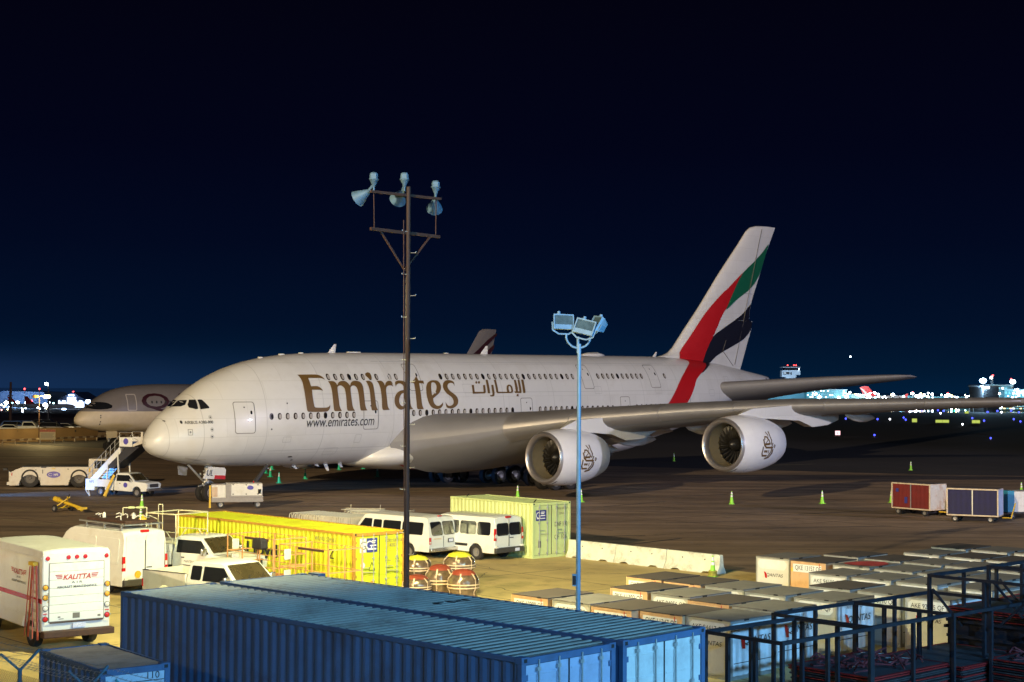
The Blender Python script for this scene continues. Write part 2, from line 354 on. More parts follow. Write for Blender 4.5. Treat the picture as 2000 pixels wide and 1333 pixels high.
for k in range(26):      # wandering cracks
    p = Vector((random.uniform(-6, 9), random.uniform(50, 72), .0065))
    if p.x > 1 and p.y > 70 - (p.x - 3) * .9: continue
    ang = random.uniform(0, pi)
    for s in range(random.randint(4, 10)):
        ang += random.uniform(-.6, .6); q = p + Vector((cos(ang), sin(ang), 0)) * .35; n = Vector((-sin(ang), cos(ang), 0)) * random.uniform(.008, .02)
        jt.prism([p - n, q - n, q + n, p + n], (0, 0, .002)); p = q
tag(jt.build('slab_joints', m_dark, smooth=0), None, None, kind='structure')
def stripe(mb, pts, w):
    for a, b in zip(pts, pts[1:]):
        d = (b - a).normalized(); n = Vector((-d.y, d.x, 0)) * w / 2; z = Vector((0, 0, .006))
        mb.prism([a - n + z, b - n + z, b + n + z, a + n + z], (0, 0, .002))
ln = MB()
stripe(ln, [G(-60, 1005), G(378, 975.5)], .16); stripe(ln, [G(505, 980), G(760, 963.6), G(1026, 944)], .2); stripe(ln, [G(1215, 931), G(1293, 925.5)], .2)
stripe(ln, [G(1500, 909), G(1590, 907)], .2)
stripe(ln, [G(-40, 1010), G(87, 1023.8)], .14); stripe(ln, [G(87, 1023.8), G(168, 1017), G(345, 1005.5)], .14)
stripe(ln, [G(505, 997), G(719, 986)], .12); stripe(ln, [G(360, 981), G(385, 983)], .16)
stripe(ln, [G(0, 893), G(60, 897)], .3)
tag(ln.build('painted_line', m_line, smooth=0), None, None, kind='structure')
aj = MB()
for k in range(-12, 16):
    stripe(aj, [Vector((-70 + 0 * k, 150 + k * 7.6, 0)), Vector((90, 60 + k * 7.6, 0))], .05) if 60 + k * 7.6 > 75 and False else None
d1 = Vector((cos(radians(40)), sin(radians(40)), 0)); d2 = Vector((-d1.y, d1.x, 0)); oo = Vector((0, 120, 0))
for k in range(-9, 10):
    for a, b, base in ((d1, d2, oo + d2 * (k * 7.6)), (d2, d1, oo + d1 * (k * 7.6))):
        for s in range(-8, 9):
            p = base + a * (s * 9); q = base + a * (s * 9 + 9)
            if min(p.y, q.y) > 84 - .0 and max(p.y, q.y) < 190 and abs(p.x) < 80: stripe(aj, [p, q], .05)
tag(aj.build('apron_slab_joints', M('joint_sealant', (.07, .05, .035), .8, var=.3, scale=2), smooth=0), None, None, kind='structure')
# expansion joints and dark streaks out on the apron
st = MB(); random.seed(11)
def streak(u0, v0, u1, v1, w):
    stripe(st, [G(u0, v0), G(u1, v1)], w)
for a in [(1230, 1064, 1330, 1052), (1160, 1049, 1260, 1046), (1310, 970, 1420, 966), (1180, 990, 1300, 980), (1500, 1032, 1740, 1028), (1180, 998, 1780, 1012), (1300, 1022, 1560, 1016), (600, 944, 780, 934), (1440, 958, 1520, 955), (1560, 1005, 1700, 998)]:
    streak(*a, random.uniform(.1, .3))
tag(st.build('apron_joints', m_dark, smooth=0), None, None, kind='structure')
# ------------------------------------------------------------------ the big double deck airliner
FST=[(-.02,4.74,4.70,.02,4.72),(.06,5.0,4.45,.33,4.72),(.2,5.27,4.28,.62,4.73),(.45,5.66,4.06,.92,4.76),(.7,6.0,3.9,1.14,4.8),(1.05,6.38,3.76,1.38,4.86),(1.4,6.7,3.64,1.6,4.92),(2.08,7.16,3.45,1.95,5.02),(2.77,7.72,3.3,2.25,5.13),(3.72,8.42,3.14,2.58,5.28),(5.18,9.25,3.0,2.95,5.5),(6.88,9.92,2.91,3.23,5.72),(9.07,10.46,2.84,3.44,5.95),(11.78,10.8,2.78,3.55,6.1),(14.6,10.92,2.75,3.57,6.2),(18.5,10.98,2.72,3.57,6.2),(30,11.0,2.72,3.57,6.2),(44,11.0,2.72,3.57,6.2),(47,11.0,2.9,3.54,6.25),(50,11.0,3.3,3.46,6.4),(54,10.98,4.1,3.25,6.75),(58,10.78,5.1,2.88,7.2),(61.7,10.42,6.2,2.35,7.7),(64.9,9.98,7.05,1.8,8.1),(67.3,9.62,7.72,1.3,8.4),(69.0,9.38,8.2,.88,8.6),(70.1,9.2,8.5,.5,8.8),(70.4,9.08,8.66,.3,8.87)]
def _pch(xs,ys,x):
    n=len(xs)
    if x<=xs[0]: return ys[0]
    if x>=xs[-1]: return ys[-1]
    i=0
    while xs[i+1]<x: i+=1
    h=[xs[k+1]-xs[k] for k in range(n-1)]; d=[(ys[k+1]-ys[k])/h[k] for k in range(n-1)]
    def m(k):
        if k==0: return d[0]
        if k==n-1: return d[-1]
        if d[k-1]*d[k]<=0: return 0
        w1=2*h[k]+h[k-1]; w2=h[k]+2*h[k-1]
        return (w1+w2)/(w1/d[k-1]+w2/d[k])
    t=(x-xs[i])/h[i]
    return (2*t**3-3*t*t+1)*ys[i]+(t**3-2*t*t+t)*h[i]*m(i)+(-2*t**3+3*t*t)*ys[i+1]+(t**3-t*t)*h[i]*m(i+1)
_c={}
def fst(X,T=FST):
    k=(round(X,3),id(T))
    if k not in _c:
        xs=[t[0] for t in T]; _c[k]=[_pch(xs,[t[j] for t in T],X) for j in range(1,5)]
    return _c[k]
PW=2.12
def fy(X,Z,T=FST):
    zt,zb,w,zm=fst(X,T)
    q=(Z-zm)/((zt-zm) if Z>zm else (zb-zm))
    q=min(max(q,0),.9995)
    return w*(1-q**PW)**(1/PW)
EMI=[[[10.72,9.3],[11.09,9.31],[12.23,9.32],[12.56,9.27],[12.8,9.14],[12.94,8.93],[12.7,9.04],[12.37,9.07],[11.51,9.07],[11.53,8.85],[11.55,8.49],[12.1,8.49],[12.37,8.36],[12.52,8.16],[12.23,8.23],[11.55,8.24],[11.51,7.72],[11.55,7.15],[11.66,7.0],[12.58,6.98],[12.84,7.05],[12.96,7.17],[12.95,7.01],[12.82,6.8],[12.56,6.69],[11.04,6.7],[10.91,6.83],[10.87,7.44],[10.88,8.21],[10.91,8.77],[10.85,9.1]],[[13.15,8.84],[13.55,8.85],[13.78,8.77],[13.89,8.56],[14.09,8.77],[14.39,8.86],[14.7,8.85],[14.93,8.68],[15.04,8.51],[15.19,8.72],[15.45,8.85],[15.78,8.87],[16.11,8.76],[16.23,8.47],[16.19,8.01],[16.17,7.26],[16.25,6.88],[16.37,6.72],[15.78,6.72],[15.7,6.84],[15.67,7.34],[15.68,8.01],[15.61,8.39],[15.39,8.52],[15.16,8.47],[15.04,8.35],[14.97,7.85],[14.98,7.19],[15.06,6.9],[15.19,6.71],[14.57,6.72],[14.47,6.86],[14.47,7.36],[14.5,8.02],[14.46,8.35],[14.22,8.53],[13.94,8.48],[13.84,8.35],[13.79,7.86],[13.79,7.2],[13.85,6.95],[13.99,6.71],[13.36,6.72],[13.27,6.88],[13.26,7.54],[13.29,8.19],[13.26,8.6]],[[16.61,8.85],[16.99,8.86],[17.19,8.72],[17.23,8.42],[17.2,7.75],[17.22,7.07],[17.36,6.72],[16.84,6.71],[16.75,6.83],[16.74,7.42],[16.78,8.17],[16.72,8.63]],[[16.83,9.39],[17.1,9.48],[17.28,9.43],[17.32,9.22],[17.25,9.03],[17.07,8.98],[16.87,9.14],[16.77,9.26]],[[17.66,8.86],[18.1,8.86],[18.29,8.71],[18.34,8.5],[18.49,8.71],[18.73,8.84],[19.01,8.85],[19.13,8.71],[19.12,8.41],[18.95,8.51],[18.67,8.5],[18.47,8.41],[18.35,8.16],[18.31,7.57],[18.32,7.02],[18.49,6.73],[17.88,6.73],[17.78,6.9],[17.81,7.57],[17.84,8.25],[17.79,8.63]],[[19.41,8.75],[19.65,8.86],[19.94,8.88],[20.31,8.81],[20.55,8.62],[20.55,8.15],[20.57,7.55],[20.59,7.03],[20.8,6.75],[20.34,6.74],[20.21,6.91],[20.0,6.82],[19.6,6.72],[19.27,6.84],[19.04,7.14],[19.06,7.56],[19.3,7.9],[19.69,8.11],[20.11,8.19],[20.14,8.41],[20.01,8.62],[19.74,8.66],[19.52,8.58],[19.37,8.43]],[[19.52,7.56],[19.74,7.85],[20.06,7.98],[20.03,7.55],[20.03,7.12],[19.79,6.98],[19.57,7.09],[19.48,7.3]],[[20.88,8.66],[21.33,8.92],[21.73,9.22],[21.76,8.96],[21.8,8.87],[22.27,8.86],[22.24,8.59],[22.1,8.66],[21.78,8.67],[21.75,8.4],[21.71,7.79],[21.72,7.1],[21.86,6.73],[21.29,6.73],[21.19,6.85],[21.19,7.45],[21.22,8.19],[21.25,8.64],[21.07,8.7]],[[23.86,7.23],[23.82,6.99],[23.54,6.77],[23.12,6.72],[22.66,6.87],[22.38,7.27],[22.29,7.79],[22.36,8.31],[22.6,8.66],[22.99,8.85],[23.37,8.89],[23.75,8.83],[23.92,8.56],[23.84,8.21],[23.58,7.91],[23.12,7.65],[22.89,7.52],[22.93,7.22],[23.14,7.0],[23.44,6.97],[23.75,7.12]],[[23.05,8.7],[23.3,8.72],[23.45,8.56],[23.42,8.3],[23.22,8.0],[22.84,7.74],[22.83,7.96],[22.89,8.39]],[[25.33,8.43],[25.24,8.65],[24.96,8.69],[24.67,8.56],[24.58,8.34],[24.76,8.08],[25.18,7.81],[25.43,7.54],[25.45,7.23],[25.29,6.97],[24.92,6.78],[24.55,6.74],[24.2,6.85],[24.12,7.23],[24.33,7.0],[24.57,6.94],[24.88,7.06],[24.97,7.3],[24.83,7.59],[24.41,7.86],[24.15,8.17],[24.13,8.47],[24.31,8.74],[24.61,8.87],[24.98,8.9],[25.3,8.8],[25.38,8.69]]]
AR=[[[27.19,8.52],[27.41,8.52],[27.35,7.99],[28.28,7.98],[28.32,8.03],[28.4,8.5],[28.63,8.52],[28.54,7.96],[28.46,7.88],[28.36,7.86],[27.1,7.84]],[[27.86,8.71],[27.8,8.64],[27.71,8.61],[27.65,8.64],[27.65,8.72],[27.71,8.79],[27.8,8.82],[27.86,8.79]],[[28.15,8.71],[28.09,8.64],[28.0,8.61],[27.94,8.64],[27.94,8.71],[28.0,8.79],[28.08,8.82],[28.15,8.79]],[[28.85,8.92],[29.08,8.92],[29.0,7.86],[28.74,7.86]],[[29.3,8.51],[29.55,8.52],[29.51,8.28],[29.49,7.89],[29.43,7.7],[29.3,7.61],[28.98,7.61],[28.94,7.72],[29.19,7.73],[29.24,7.83],[29.26,8.21]],[[29.75,8.92],[29.99,8.92],[29.92,7.98],[30.9,7.97],[30.91,8.2],[31.0,8.43],[31.19,8.53],[31.42,8.53],[31.58,8.39],[31.59,8.07],[31.51,7.91],[31.31,7.86],[29.8,7.86],[29.7,7.98]],[[31.21,8.4],[31.33,8.41],[31.4,8.27],[31.4,8.04],[31.31,7.96],[31.15,7.97],[31.13,8.2]],[[31.98,8.92],[32.21,8.91],[32.19,8.26],[32.12,8.0],[32.29,8.0],[32.4,8.91],[32.64,8.92],[32.53,8.0],[32.47,7.85],[31.77,7.87],[31.71,7.99],[31.9,8.0],[31.91,8.2]],[[32.82,8.92],[33.08,8.93],[32.98,7.99],[32.93,7.86],[32.69,7.86]],[[31.87,7.6],[31.95,7.77],[32.15,7.8],[32.17,7.74],[32.04,7.71],[32.15,7.67],[32.12,7.59]]]
EN=[[[[2.51,0.86],[2.71,0.62]],0.06],[[[2.88,0.88],[2.93,0.55],[3.07,0.26],[2.95,-0.0]],0.071],[[[2.21,0.37],[2.26,0.54],[2.46,0.54],[2.75,0.27],[2.82,0.06]],0.071],[[[2.66,0.56],[2.56,0.27],[2.31,0.11]],0.033],[[[2.26,0.03],[2.75,0.03]],0.103],[[[2.07,0.35],[2.14,-0.01],[2.36,-0.2],[3.19,-0.23]],0.093],[[[3.2,0.08],[3.07,-0.15],[3.04,-0.5],[2.74,-0.81]],0.071],[[[3.44,-0.02],[3.54,-0.11],[3.44,-0.24],[3.34,-0.16],[3.44,-0.03]],0.044],[[[2.0,-0.15],[1.94,-0.58],[2.06,-0.76],[2.55,-0.77]],0.082],[[[2.21,-0.46],[2.3,-0.46]],0.109],[[[2.41,-0.46],[2.5,-0.47]],0.109],[[[2.7,-0.37],[2.7,-0.6]],0.049],[[[3.24,-0.36],[3.19,-0.62],[2.94,-0.88],[2.45,-0.97]],0.087]]
CW=[[[2.06,7.15],[2.5,7.56],[2.78,7.59],[2.51,7.27],[2.29,7.16]],[[2.61,7.28],[2.87,7.61],[3.14,7.62],[3.01,7.01],[2.89,6.97],[2.57,7.09]],[[3.21,7.59],[3.32,7.63],[3.44,7.61],[3.67,7.12],[3.64,7.04],[3.13,6.97]]]
PHI = 0.7828; PIT = 0.0099; AO = Vector((-24.50, 106.82, -0.594))
adx = Vector((sin(PHI) * cos(PIT), cos(PHI) * cos(PIT), sin(PIT))); ady = Vector((-cos(PHI), sin(PHI), 0)); adz = adx.cross(ady)
air = thing('double_deck_airliner', 'huge white four engined double deck airliner with gold lettering, parked across the apron', 'airliner')
air.matrix_world = Matrix(((adx.x, ady.x, adz.x, AO.x), (adx.y, ady.y, adz.y, AO.y), (adx.z, ady.z, adz.z, AO.z), (0, 0, 0, 1)))
air.scale = (1, 1, 1)
WV = lambda X, Y, Z: AO + adx * X - ady * Y + adz * Z          # Y = metres to port
def groundZ(X, Y, h=0.0):      # local height that lies h above the world ground
    return (h - AO.z - adx.z * X) / adz.z
NS = 128
def ring(X, T=FST, n=NS):
    zt, zb, w, zm = fst(X, T); out = []
    for i in range(n):
        a = 2 * pi * i / n; c, s = cos(a), sin(a)
        y = w * (abs(c) ** (2 / PW)) * (1 if c > 0 else -1); q = (abs(s) ** (2 / PW))
        z = zm + q * (zt - zm) if s > 0 else zm + q * (zb - zm)
        out.append((X, -y, z))
    return out
def stations(T, n=26, step=1.0):
    x0, x1 = T[0][0], T[-1][0]; xs = []; x = x0; d = .03
    while x < x1: xs.append(x); x += d; d = min(step, d * 1.12)
    k = x1; d = .05; e = []
    return xs + [x1]
fm = MB(); fm.rings([ring(x) for x in stations(FST)]); fus = fm.build('fuselage', m_white, air, smooth=60)
def skin(off=.02, side=1, T=FST):
    def f(X, Z):
        y = fy(X, Z, T); e = .03
        ny = 1.0; dydz = (fy(X, Z + e, T) - fy(X, Z - e, T)) / (2 * e); dydx = (fy(X + e, Z, T) - fy(X - e, Z, T)) / (2 * e)
        n = Vector((-dydx, 1, -dydz)).normalized(); p = Vector((X, y, Z)) + n * off
        return Vector((p.x, -side * p.y, p.z))
    return f
SK = skin(.018)
def decal(name, polys, mat, off=.02, parent=air, sm=1, xs=.8, zs=.25, side=1, T=FST):
    if sm > 1: polys = [smoothpoly(p, sm) for p in polys]
    return link(wrap(polys_mesh(polys), skin(off, side, T), xs, zs), name, mat, parent)
def oval(X, Z, rx, rz, n=16, p=2.3):
    return [(X + rx * abs(cos(t)) ** (2 / p) * (1 if cos(t) > 0 else -1), Z + rz * abs(sin(t)) ** (2 / p) * (1 if sin(t) > 0 else -1)) for t in [2 * pi * i / n for i in range(n)]]
# painted marks
for side in (1,):
    decal('red_band', [[(55.93, 10.86), (56.5, 10.6), (56.2, 10.4), (55.5, 10.13), (54.7, 9.75), (53.6, 9.1), (52.7, 8.4), (51.4, 7.2), (49.9, 5.9), (48.8, 5.0), (52.0, 5.0), (53.2, 6.3), (54.3, 7.3), (55.2, 8.3), (55.83, 8.95), (57.0, 9.5), (57.9, 9.85), (58.9, 10.25), (59.1, 10.5), (58.6, 10.72), (57.4, 10.82)]], m_red, .022, sm=2)
    decal('black_band', [[(59.0, 10.69), (58.75, 10.2), (57.0, 9.5), (57.3, 9.55), (58.6, 10.0), (59.9, 10.4), (60.2, 10.5), (60.1, 10.6)]], m_black, .026)
decal('lettering', EMI, m_gold, .03, sm=3)
decal('arabic_lettering', AR, m_gold, .03, sm=1)
def ftext(s, X0, Z0, X1, Z1, h, mat, shear=0, bold=0, off=.03, name='lettering'):
    me = text_mesh(s, hypot(X1 - X0, Z1 - Z0), h, shear, bold); a = atan2(Z1 - Z0, X1 - X0); cx, cz = (X0 + X1) / 2, (Z0 + Z1) / 2
    for v in me.vertices:
        x, y = v.co.x, v.co.y; v.co = (cx + x * cos(a) - y * sin(a), cz + x * sin(a) + y * cos(a), 0)
    return link(wrap(me, skin(off), None, .25), name, mat, air)
ftext('www.emirates.com', 10.85, 5.95, 17.0, 5.97, .66, m_ink, shear=.18, name='web_address')
ftext('AIRBUS A380-800', 2.0, 6.09, 3.72, 6.12, .2, m_ink, bold=.004, name='type_lettering')
decal('maker_emblem', [oval(1.83, 6.12, .07, .11)], m_ink)
for k, (x, z) in enumerate(((3.58, 6.44), (3.62, 5.61), (3.62, 5.14))):
    decal('sensor_ring', [oval(x, z, .1, .13, 14, 2), oval(x, z, .085, .112, 14, 2)], m_seam, .02); decal('sensor', [oval(x, z, .045, .055, 10, 2)], m_ink, .024)
decal('sensor_ring', [[(2.12, 5.25), (2.4, 5.25), (2.4, 5.65), (2.12, 5.65)], [(2.145, 5.28), (2.375, 5.28), (2.375, 5.62), (2.145, 5.62)]], m_seam); decal('sensor', [oval(2.26, 5.45, .06, .08, 10, 2)], m_grey, .024)
for x, z, a, b in ((15.0, 6.86 - .85, .05, .05), (9.3, 7.32, .06, .06), (7.97, 5.55, .06, .06), (10.3, 3.55, .2, .05), (10.7, 3.3, .1, .04), (1.05, 6.2, .05, .05)): decal('service_port', [oval(x, z, a, b, 10, 2)], m_dark)
m = MB(); m.lathe([(.34, 0), (.30, .02), (.001, .03)], (70.38, 0, 8.87), (1, 0, 0), 16); m.build('tail_exhaust', m_ink, air)
decal('rudder_hinge_port', [oval(69.2, 8.9, .12, .16, 10, 2)], m_ink, .03)
# cockpit glazing
for side in (1, -1):
    for w_ in CW: decal('cockpit_window', [w_], m_glass, .02, side=side, sm=1, xs=.1, zs=.1)
decal('cockpit_window', [[(1.7, 7.02), (2.02, 7.14), (2.46, 7.54), (2.3, 7.36)]], m_glass, .02, xs=.1, zs=.1)
# cabin windows
def cabwin(X, Z, k):
    me = wrap(polys_mesh([oval(X, Z, .165, .235)]), skin(.016), None, .2); o = link(me, 'cabin_window', m_win, air)
    x2 = X + .035; me2 = wrap(polys_mesh([oval(x2, Z - .01, .075 + .02 * ((k * 7) % 3), .16)]), skin(.024), None, .2)
    link(me2, 'window_blind' if (k * 5) % 7 else 'window_pane', m_shade if (k * 5) % 7 else m_glass, o); return o
k = 0
for x0, n, st, z0, z1 in ((7.97, 12, .648, 6.43, 6.43), (20.85, 17, .655, 6.46, 6.51), (34.49, 15, .634, 6.54, 6.51), (46.53, 9, .65, 6.55, 6.58)):
    for i in range(n): cabwin(x0 + i * st, z0 + (z1 - z0) * i / n, k); k += 1
for x0, n, st in ((13.29, 8, .64), (19.04, 2, .64), (24.17, 24, .647), (42.23, 10, .634), (51.16, 1, 1)):
    for i in range(n): cabwin(x0 + i * st, 9.15 + .002 * (x0 - 13), k); k += 1
# doors
def rrect(x0, z0, x1, z1, r, n=4, sk=0):
    out = []
    for cx, cz, a0 in ((x1 - r, z0 + r, -pi / 2), (x1 - r, z1 - r, 0), (x0 + r, z1 - r, pi / 2), (x0 + r, z0 + r, pi)):
        for i in range(n + 1):
            a = a0 + pi / 2 * i / n; z = cz + r * sin(a); out.append((cx + r * cos(a) + sk * (z - z0), z))
    return out
def door(x0, z0, x1, z1, wz, sx=0, dark=m_seam):
    a = rrect(x0, z0, x1, z1, .18); b = rrect(x0 + .045, z0 + .045, x1 - .045, z1 - .045, .15)
    o = decal('cabin_door_outline', [a, b], dark, .02, zs=.15)
    o2 = decal('cabin_door', [b], m_white, .012, zs=.15)
    o.parent = o2; o.name = 'door_seal'
    w = decal('door_window', [oval(x1 - .28, wz, .075, .13)], m_glass, .026, parent=o2); decal('door_handle', [oval((x0 + x1) / 2, z1 - .38, .05, .05)], m_ink, .026, parent=o2)
    return o2
for d in ((5.2, 5.29, 6.72, 7.46, 6.72), (16.0, 5.34, 17.42, 7.43, 6.62), (32.27, 5.35, 33.62, 7.48, 6.62), (44.37, 5.35, 45.64, 7.47, 6.6), (53.1, 5.5, 54.3, 7.48, 6.7)): door(*d)
for d in ((20.7, 8.1, 22.05, 10.13, 9.3), (40.1, 8.14, 41.35, 10.16, 9.35), (48.85, 8.18, 50.2, 10.2, 9.4)): door(*d)
# deflector frame around the upper deck door
decal('door_surround', [rrect(19.2, 7.9, 23.3, 10.4, .1, sk=-.22), rrect(19.3, 7.9, 23.2, 10.33, .1, sk=-.22)], m_white, .03, zs=.15)
m_sk = M('skin_seam', (.42, .42, .40), .5, var=.05)
sm_ = MB()
for x in (3.1, 7.6, 12.4, 18.9, 24.6, 30.4, 36.2, 43.1, 47.6, 52.6, 59.2, 62.6, 66.2):
    zt_, zb_, w_, zm_ = fst(x); R = []
    for xx in (x, x + .035): R.append([(xx, y * 1.0015, zm_ + (z - zm_) * 1.0015) for _, y, z in ring(xx)])
    sm_.rings(R, caps=False)
sm_.build('skin_seams', m_sk, air, fix=False)
decal('skin_seam', [[(8, 4.02), (46, 4.02), (46, 4.05), (8, 4.05)]], m_sk, .008); decal('skin_seam', [[(12, 7.93), (52, 7.93), (52, 7.96), (12, 7.96)]], m_sk, .008); decal('skin_seam', [[(18, 10.28), (52, 10.28), (52, 10.31), (18, 10.31)]], m_sk, .008)
for x, z, a, b in ((26.2, 7.9, .5, .35), (41.3, 7.75, .45, .3), (49.3, 7.7, .45, .3), (9.0, 4.6, .35, .2), (13.0, 3.6, .6, .25), (15.4, 4.4, .3, .3), (60.5, 8.6, .35, .3), (63.5, 8.9, .3, .25), (57.5, 7.4, .4, .3)):
    decal('access_panel', [rrect(x, z, x + 2 * a, z + 2 * b, .06), rrect(x + .03, z + .03, x + 2 * a - .03, z + 2 * b - .03, .05)], m_sk, .012)
# nose radome seam, crown aerials, dome
sm_ = MB(); R0 = ring(1.02); R1 = ring(1.05)
sm_.rings([[(x, y * 1.004, 4.86 + (z - 4.86) * 1.004) for x, y, z in R0], [(x, y * 1.004, 4.86 + (z - 4.86) * 1.004) for x, y, z in R1]], caps=False); sm_.build('radome_seam', m_sk, air, fix=False)
for x, h, c in ((15.9, .62, .35), (31.6, .7, .45), (53.1, .45, .25)):
    m = MB(); m.rings([[(x - c, 0, 10.95), (x, .05, 10.95), (x + c, 0, 10.95), (x, -.05, 10.95)], [(x + .25, 0, 10.97 + h), (x + .33, .03, 10.97 + h), (x + .45, 0, 10.97 + h), (x + .33, -.03, 10.97 + h)]]); m.build('blade_aerial', m_white, air)
for x0, x1 in ((9.3, 9.6), (11.1, 11.5), (12.9, 13.2), (17.4, 18.6), (27.3, 27.6)):
    z = fst((x0 + x1) / 2)[0]; m = MB(); m.box(x0, x1, -.12, .12, z - .04, z + .07); m.build('crown_fitting', m_white, air, bevel=.02)
m = MB(); m.rings([[(43.2 + 1.55 * (1 + cos(t)) , s * w, 10.96 + h) for s, h in ((-1, -.05), (-.85, hh * .55), (-.4, hh * .93), (0, hh), (.4, hh * .93), (.85, hh * .55), (1, -.05))] for t, w, hh in [(pi, .02, .01), (pi * .85, .3, .14), (pi * .65, .5, .3), (pi * .4, .5, .36), (pi * .2, .35, .2), (0, .02, .01)]]); m.build('satellite_dome', m_white, air)
# belly fairing
BF = [(16.9, 3.35, 2.75, .1, 3.0), (17.3, 3.9, 2.62, 1.5, 3.1), (18.2, 4.35, 2.45, 2.7, 3.2), (19.6, 4.75, 2.25, 3.55, 3.35), (22, 5.05, 2.08, 4.05, 3.5), (26, 5.3, 1.98, 4.3, 3.6), (36, 5.4, 1.98, 4.3, 3.6), (42, 5.1, 2.2, 4.1, 3.6), (45.5, 4.6, 2.5, 3.5, 3.5), (48.5, 3.9, 2.9, 2.2, 3.4), (50, 3.6, 3.25, .3, 3.4)]
m = MB(); m.rings([ring(x, BF, 64) for x in [16.9 + 33.1 * (i / 48) ** 1.25 for i in range(49)]]); m.build('belly_fairing', m_white, air, smooth=60)
def bfdec(name, polys, mat, off=.02): return link(wrap(polys_mesh(polys), skin(off, 1, BF), .5, .12), name, mat, air)
bfdec('red_belly_mark', [[(20.0, 2.62), (22, 2.55), (25.5, 2.42), (29, 2.3), (29, 2.02), (25, 2.02), (21.6, 2.2)]], m_red)
# fin ------------------------------------------------------------------
FLE = [(9.6, 53.4), (10.9, 53.45), (10.99, 53.6), (11.12, 54.33), (11.36, 55.08), (11.82, 55.74), (13.28, 57.18), (15.68, 59.62), (18.89, 62.64), (21.93, 65.74), (23.24, 67.0), (23.66, 67.64), (23.86, 68.49), (23.92, 69.6)]
FTE = [(9.6, 65.9), (9.84, 66.01), (13.81, 67.83), (14.56, 68.0), (14.58, 67.45), (16.28, 67.8), (17.17, 68.23), (19.26, 69.32), (21.49, 70.42), (23.92, 71.86)]
def lerp(T, z):
    if z <= T[0][0]: return T[0][1]
    for (a, b), (c, d) in zip(T, T[1:]):
        if z <= c: return b + (d - b) * (z - a) / (c - a)
    return T[-1][1]
def finy(X, Z):
    a, b = lerp(FLE, Z), lerp(FTE, Z); t = min(max((X - a) / (b - a), 0), 1); c = (b - a)
    return c * .055 * (2.97 * sqrt(t) - 1.26 * t - 3.516 * t * t + 2.843 * t ** 3 - 1.036 * t ** 4) * 1.9 * .5 + .015
m = MB(); tt = [0, .004, .015, .04, .08, .15, .25, .35, .5, .65, .8, .9, 1]
zs = sorted(set([z for z, _ in FLE] + [9.6 + i * .6 for i in range(24)] + [14.56, 14.58, 23.7, 23.92]))
zs = [z for z in zs if z <= 23.92]; R = []
for z in zs:
    a, b = lerp(FLE, z), lerp(FTE, z)
    P = [(a + (b - a) * t, -finy(a + (b - a) * t, z), z) for t in tt] + [(a + (b - a) * t, finy(a + (b - a) * t, z), z) for t in tt[::-1]]
    R.append(P)
m.rings(R); fin = m.build('tail_fin', m_white, air, smooth=50)
def findec(name, poly, mat, off=.03, sm=2):
    return link(wrap(polys_mesh([smoothpoly(poly, sm)]), lambda x, z: Vector((x, -finy(x, z) - off, z)), .7, .7), name, mat, fin)
findec('red_flash', [(55.88, 10.6), (56.17, 11.4), (57.47, 12.62), (59.42, 14.49), (60.91, 15.75), (63.03, 17.25), (63.64, 17.57), (65.09, 18.56), (66.13, 19.18), (65.09, 18.06), (63.53, 15.88), (62.71, 15.06), (61.9, 14.05), (61.04, 12.87), (59.99, 11.57), (59.25, 10.3), (57.65, 10.3)], m_red)
findec('green_flash', [(66.13, 19.18), (67.83, 20.21), (69.44, 21.25), (70.5, 22.1), (70.75, 22.25), (69.85, 20.44), (69.2, 19.2), (68.24, 18.19), (67.07, 17.45), (65.28, 16.63), (63.94, 15.83), (63.27, 15.51), (63.53, 15.88), (65.09, 18.06)], m_green)
findec('black_flash', [(61.04, 12.87), (62.2, 13.51), (64.03, 14.29), (65.69, 14.96), (66.74, 15.55), (67.7, 16.2), (67.4, 14.68), (67.9, 14.5), (67.78, 13.87), (67.14, 13.23), (66.09, 12.64), (63.91, 11.92), (61.58, 11.09), (60.23, 10.3), (59.25, 10.3), (59.99, 11.57)], m_black, .036)
for a, b in (((66.9, 10.4), (64.2, 12.2)), ((68.6, 15.6), (66.4, 16.9))):
    pass
ln_ = MB()
for (xa, za), (xb, zb) in (((62.7, 11.6), (63.2, 12.6)), ((62.7, 11.6), (64.6, 10.2)), ((64.9, 10.3), (69.3, 23.6)), ((67.9, 17.2), (66.2, 17.2))):
    ln_.bar((xa, -finy(xa, za) - .04, za), (xb, -finy(xb, zb) - .04, zb), .05, .02)
ln_.build('rudder_gap', m_seam, fin)
# tailplane -------------------------------------------------------------
def section(xle, zle, c, t, y, drop=0, camb=.0, n=(0, .003, .012, .03, .06, .12, .2, .32, .46, .62, .8, 1)):
    th = lambda s: t * (2.97 * sqrt(s) - 1.26 * s - 3.516 * s * s + 2.843 * s ** 3 - 1.036 * s ** 4) * .5 / .6 * 1.0
    up = [(xle + c * s, y, zle - drop * s + camb * 4 * s * (1 - s) + th(s) * 1.0) for s in n]
    lo = [(xle + c * s, y, zle - drop * s + camb * 4 * s * (1 - s) - th(s) * 1.0) for s in n[::-1]]
    return up + lo
for side in (-1, 1):
    S = [(1.4, 58.6, 8.05, 9.6, 1.0, 1.1), (2.2, 59.1, 8.15, 9.0, .95, 1.05), (3.2, 60.0, 8.25, 8.5, .9, .95), (6, 62.4, 8.5, 7.3, .75, .7), (10, 65.9, 8.85, 5.7, .55, .45), (13.5, 68.9, 9.1, 4.0, .36, .28), (14.9, 70.2, 9.2, 2.7, .22, .2), (15.3, 71.0, 9.24, 1.6, .1, .1)]
    m = MB(); m.rings([section(x, z, c, t, side * y, d) for y, x, z, c, t, d in S]); m.build('tailplane', m_grey, air, smooth=50)
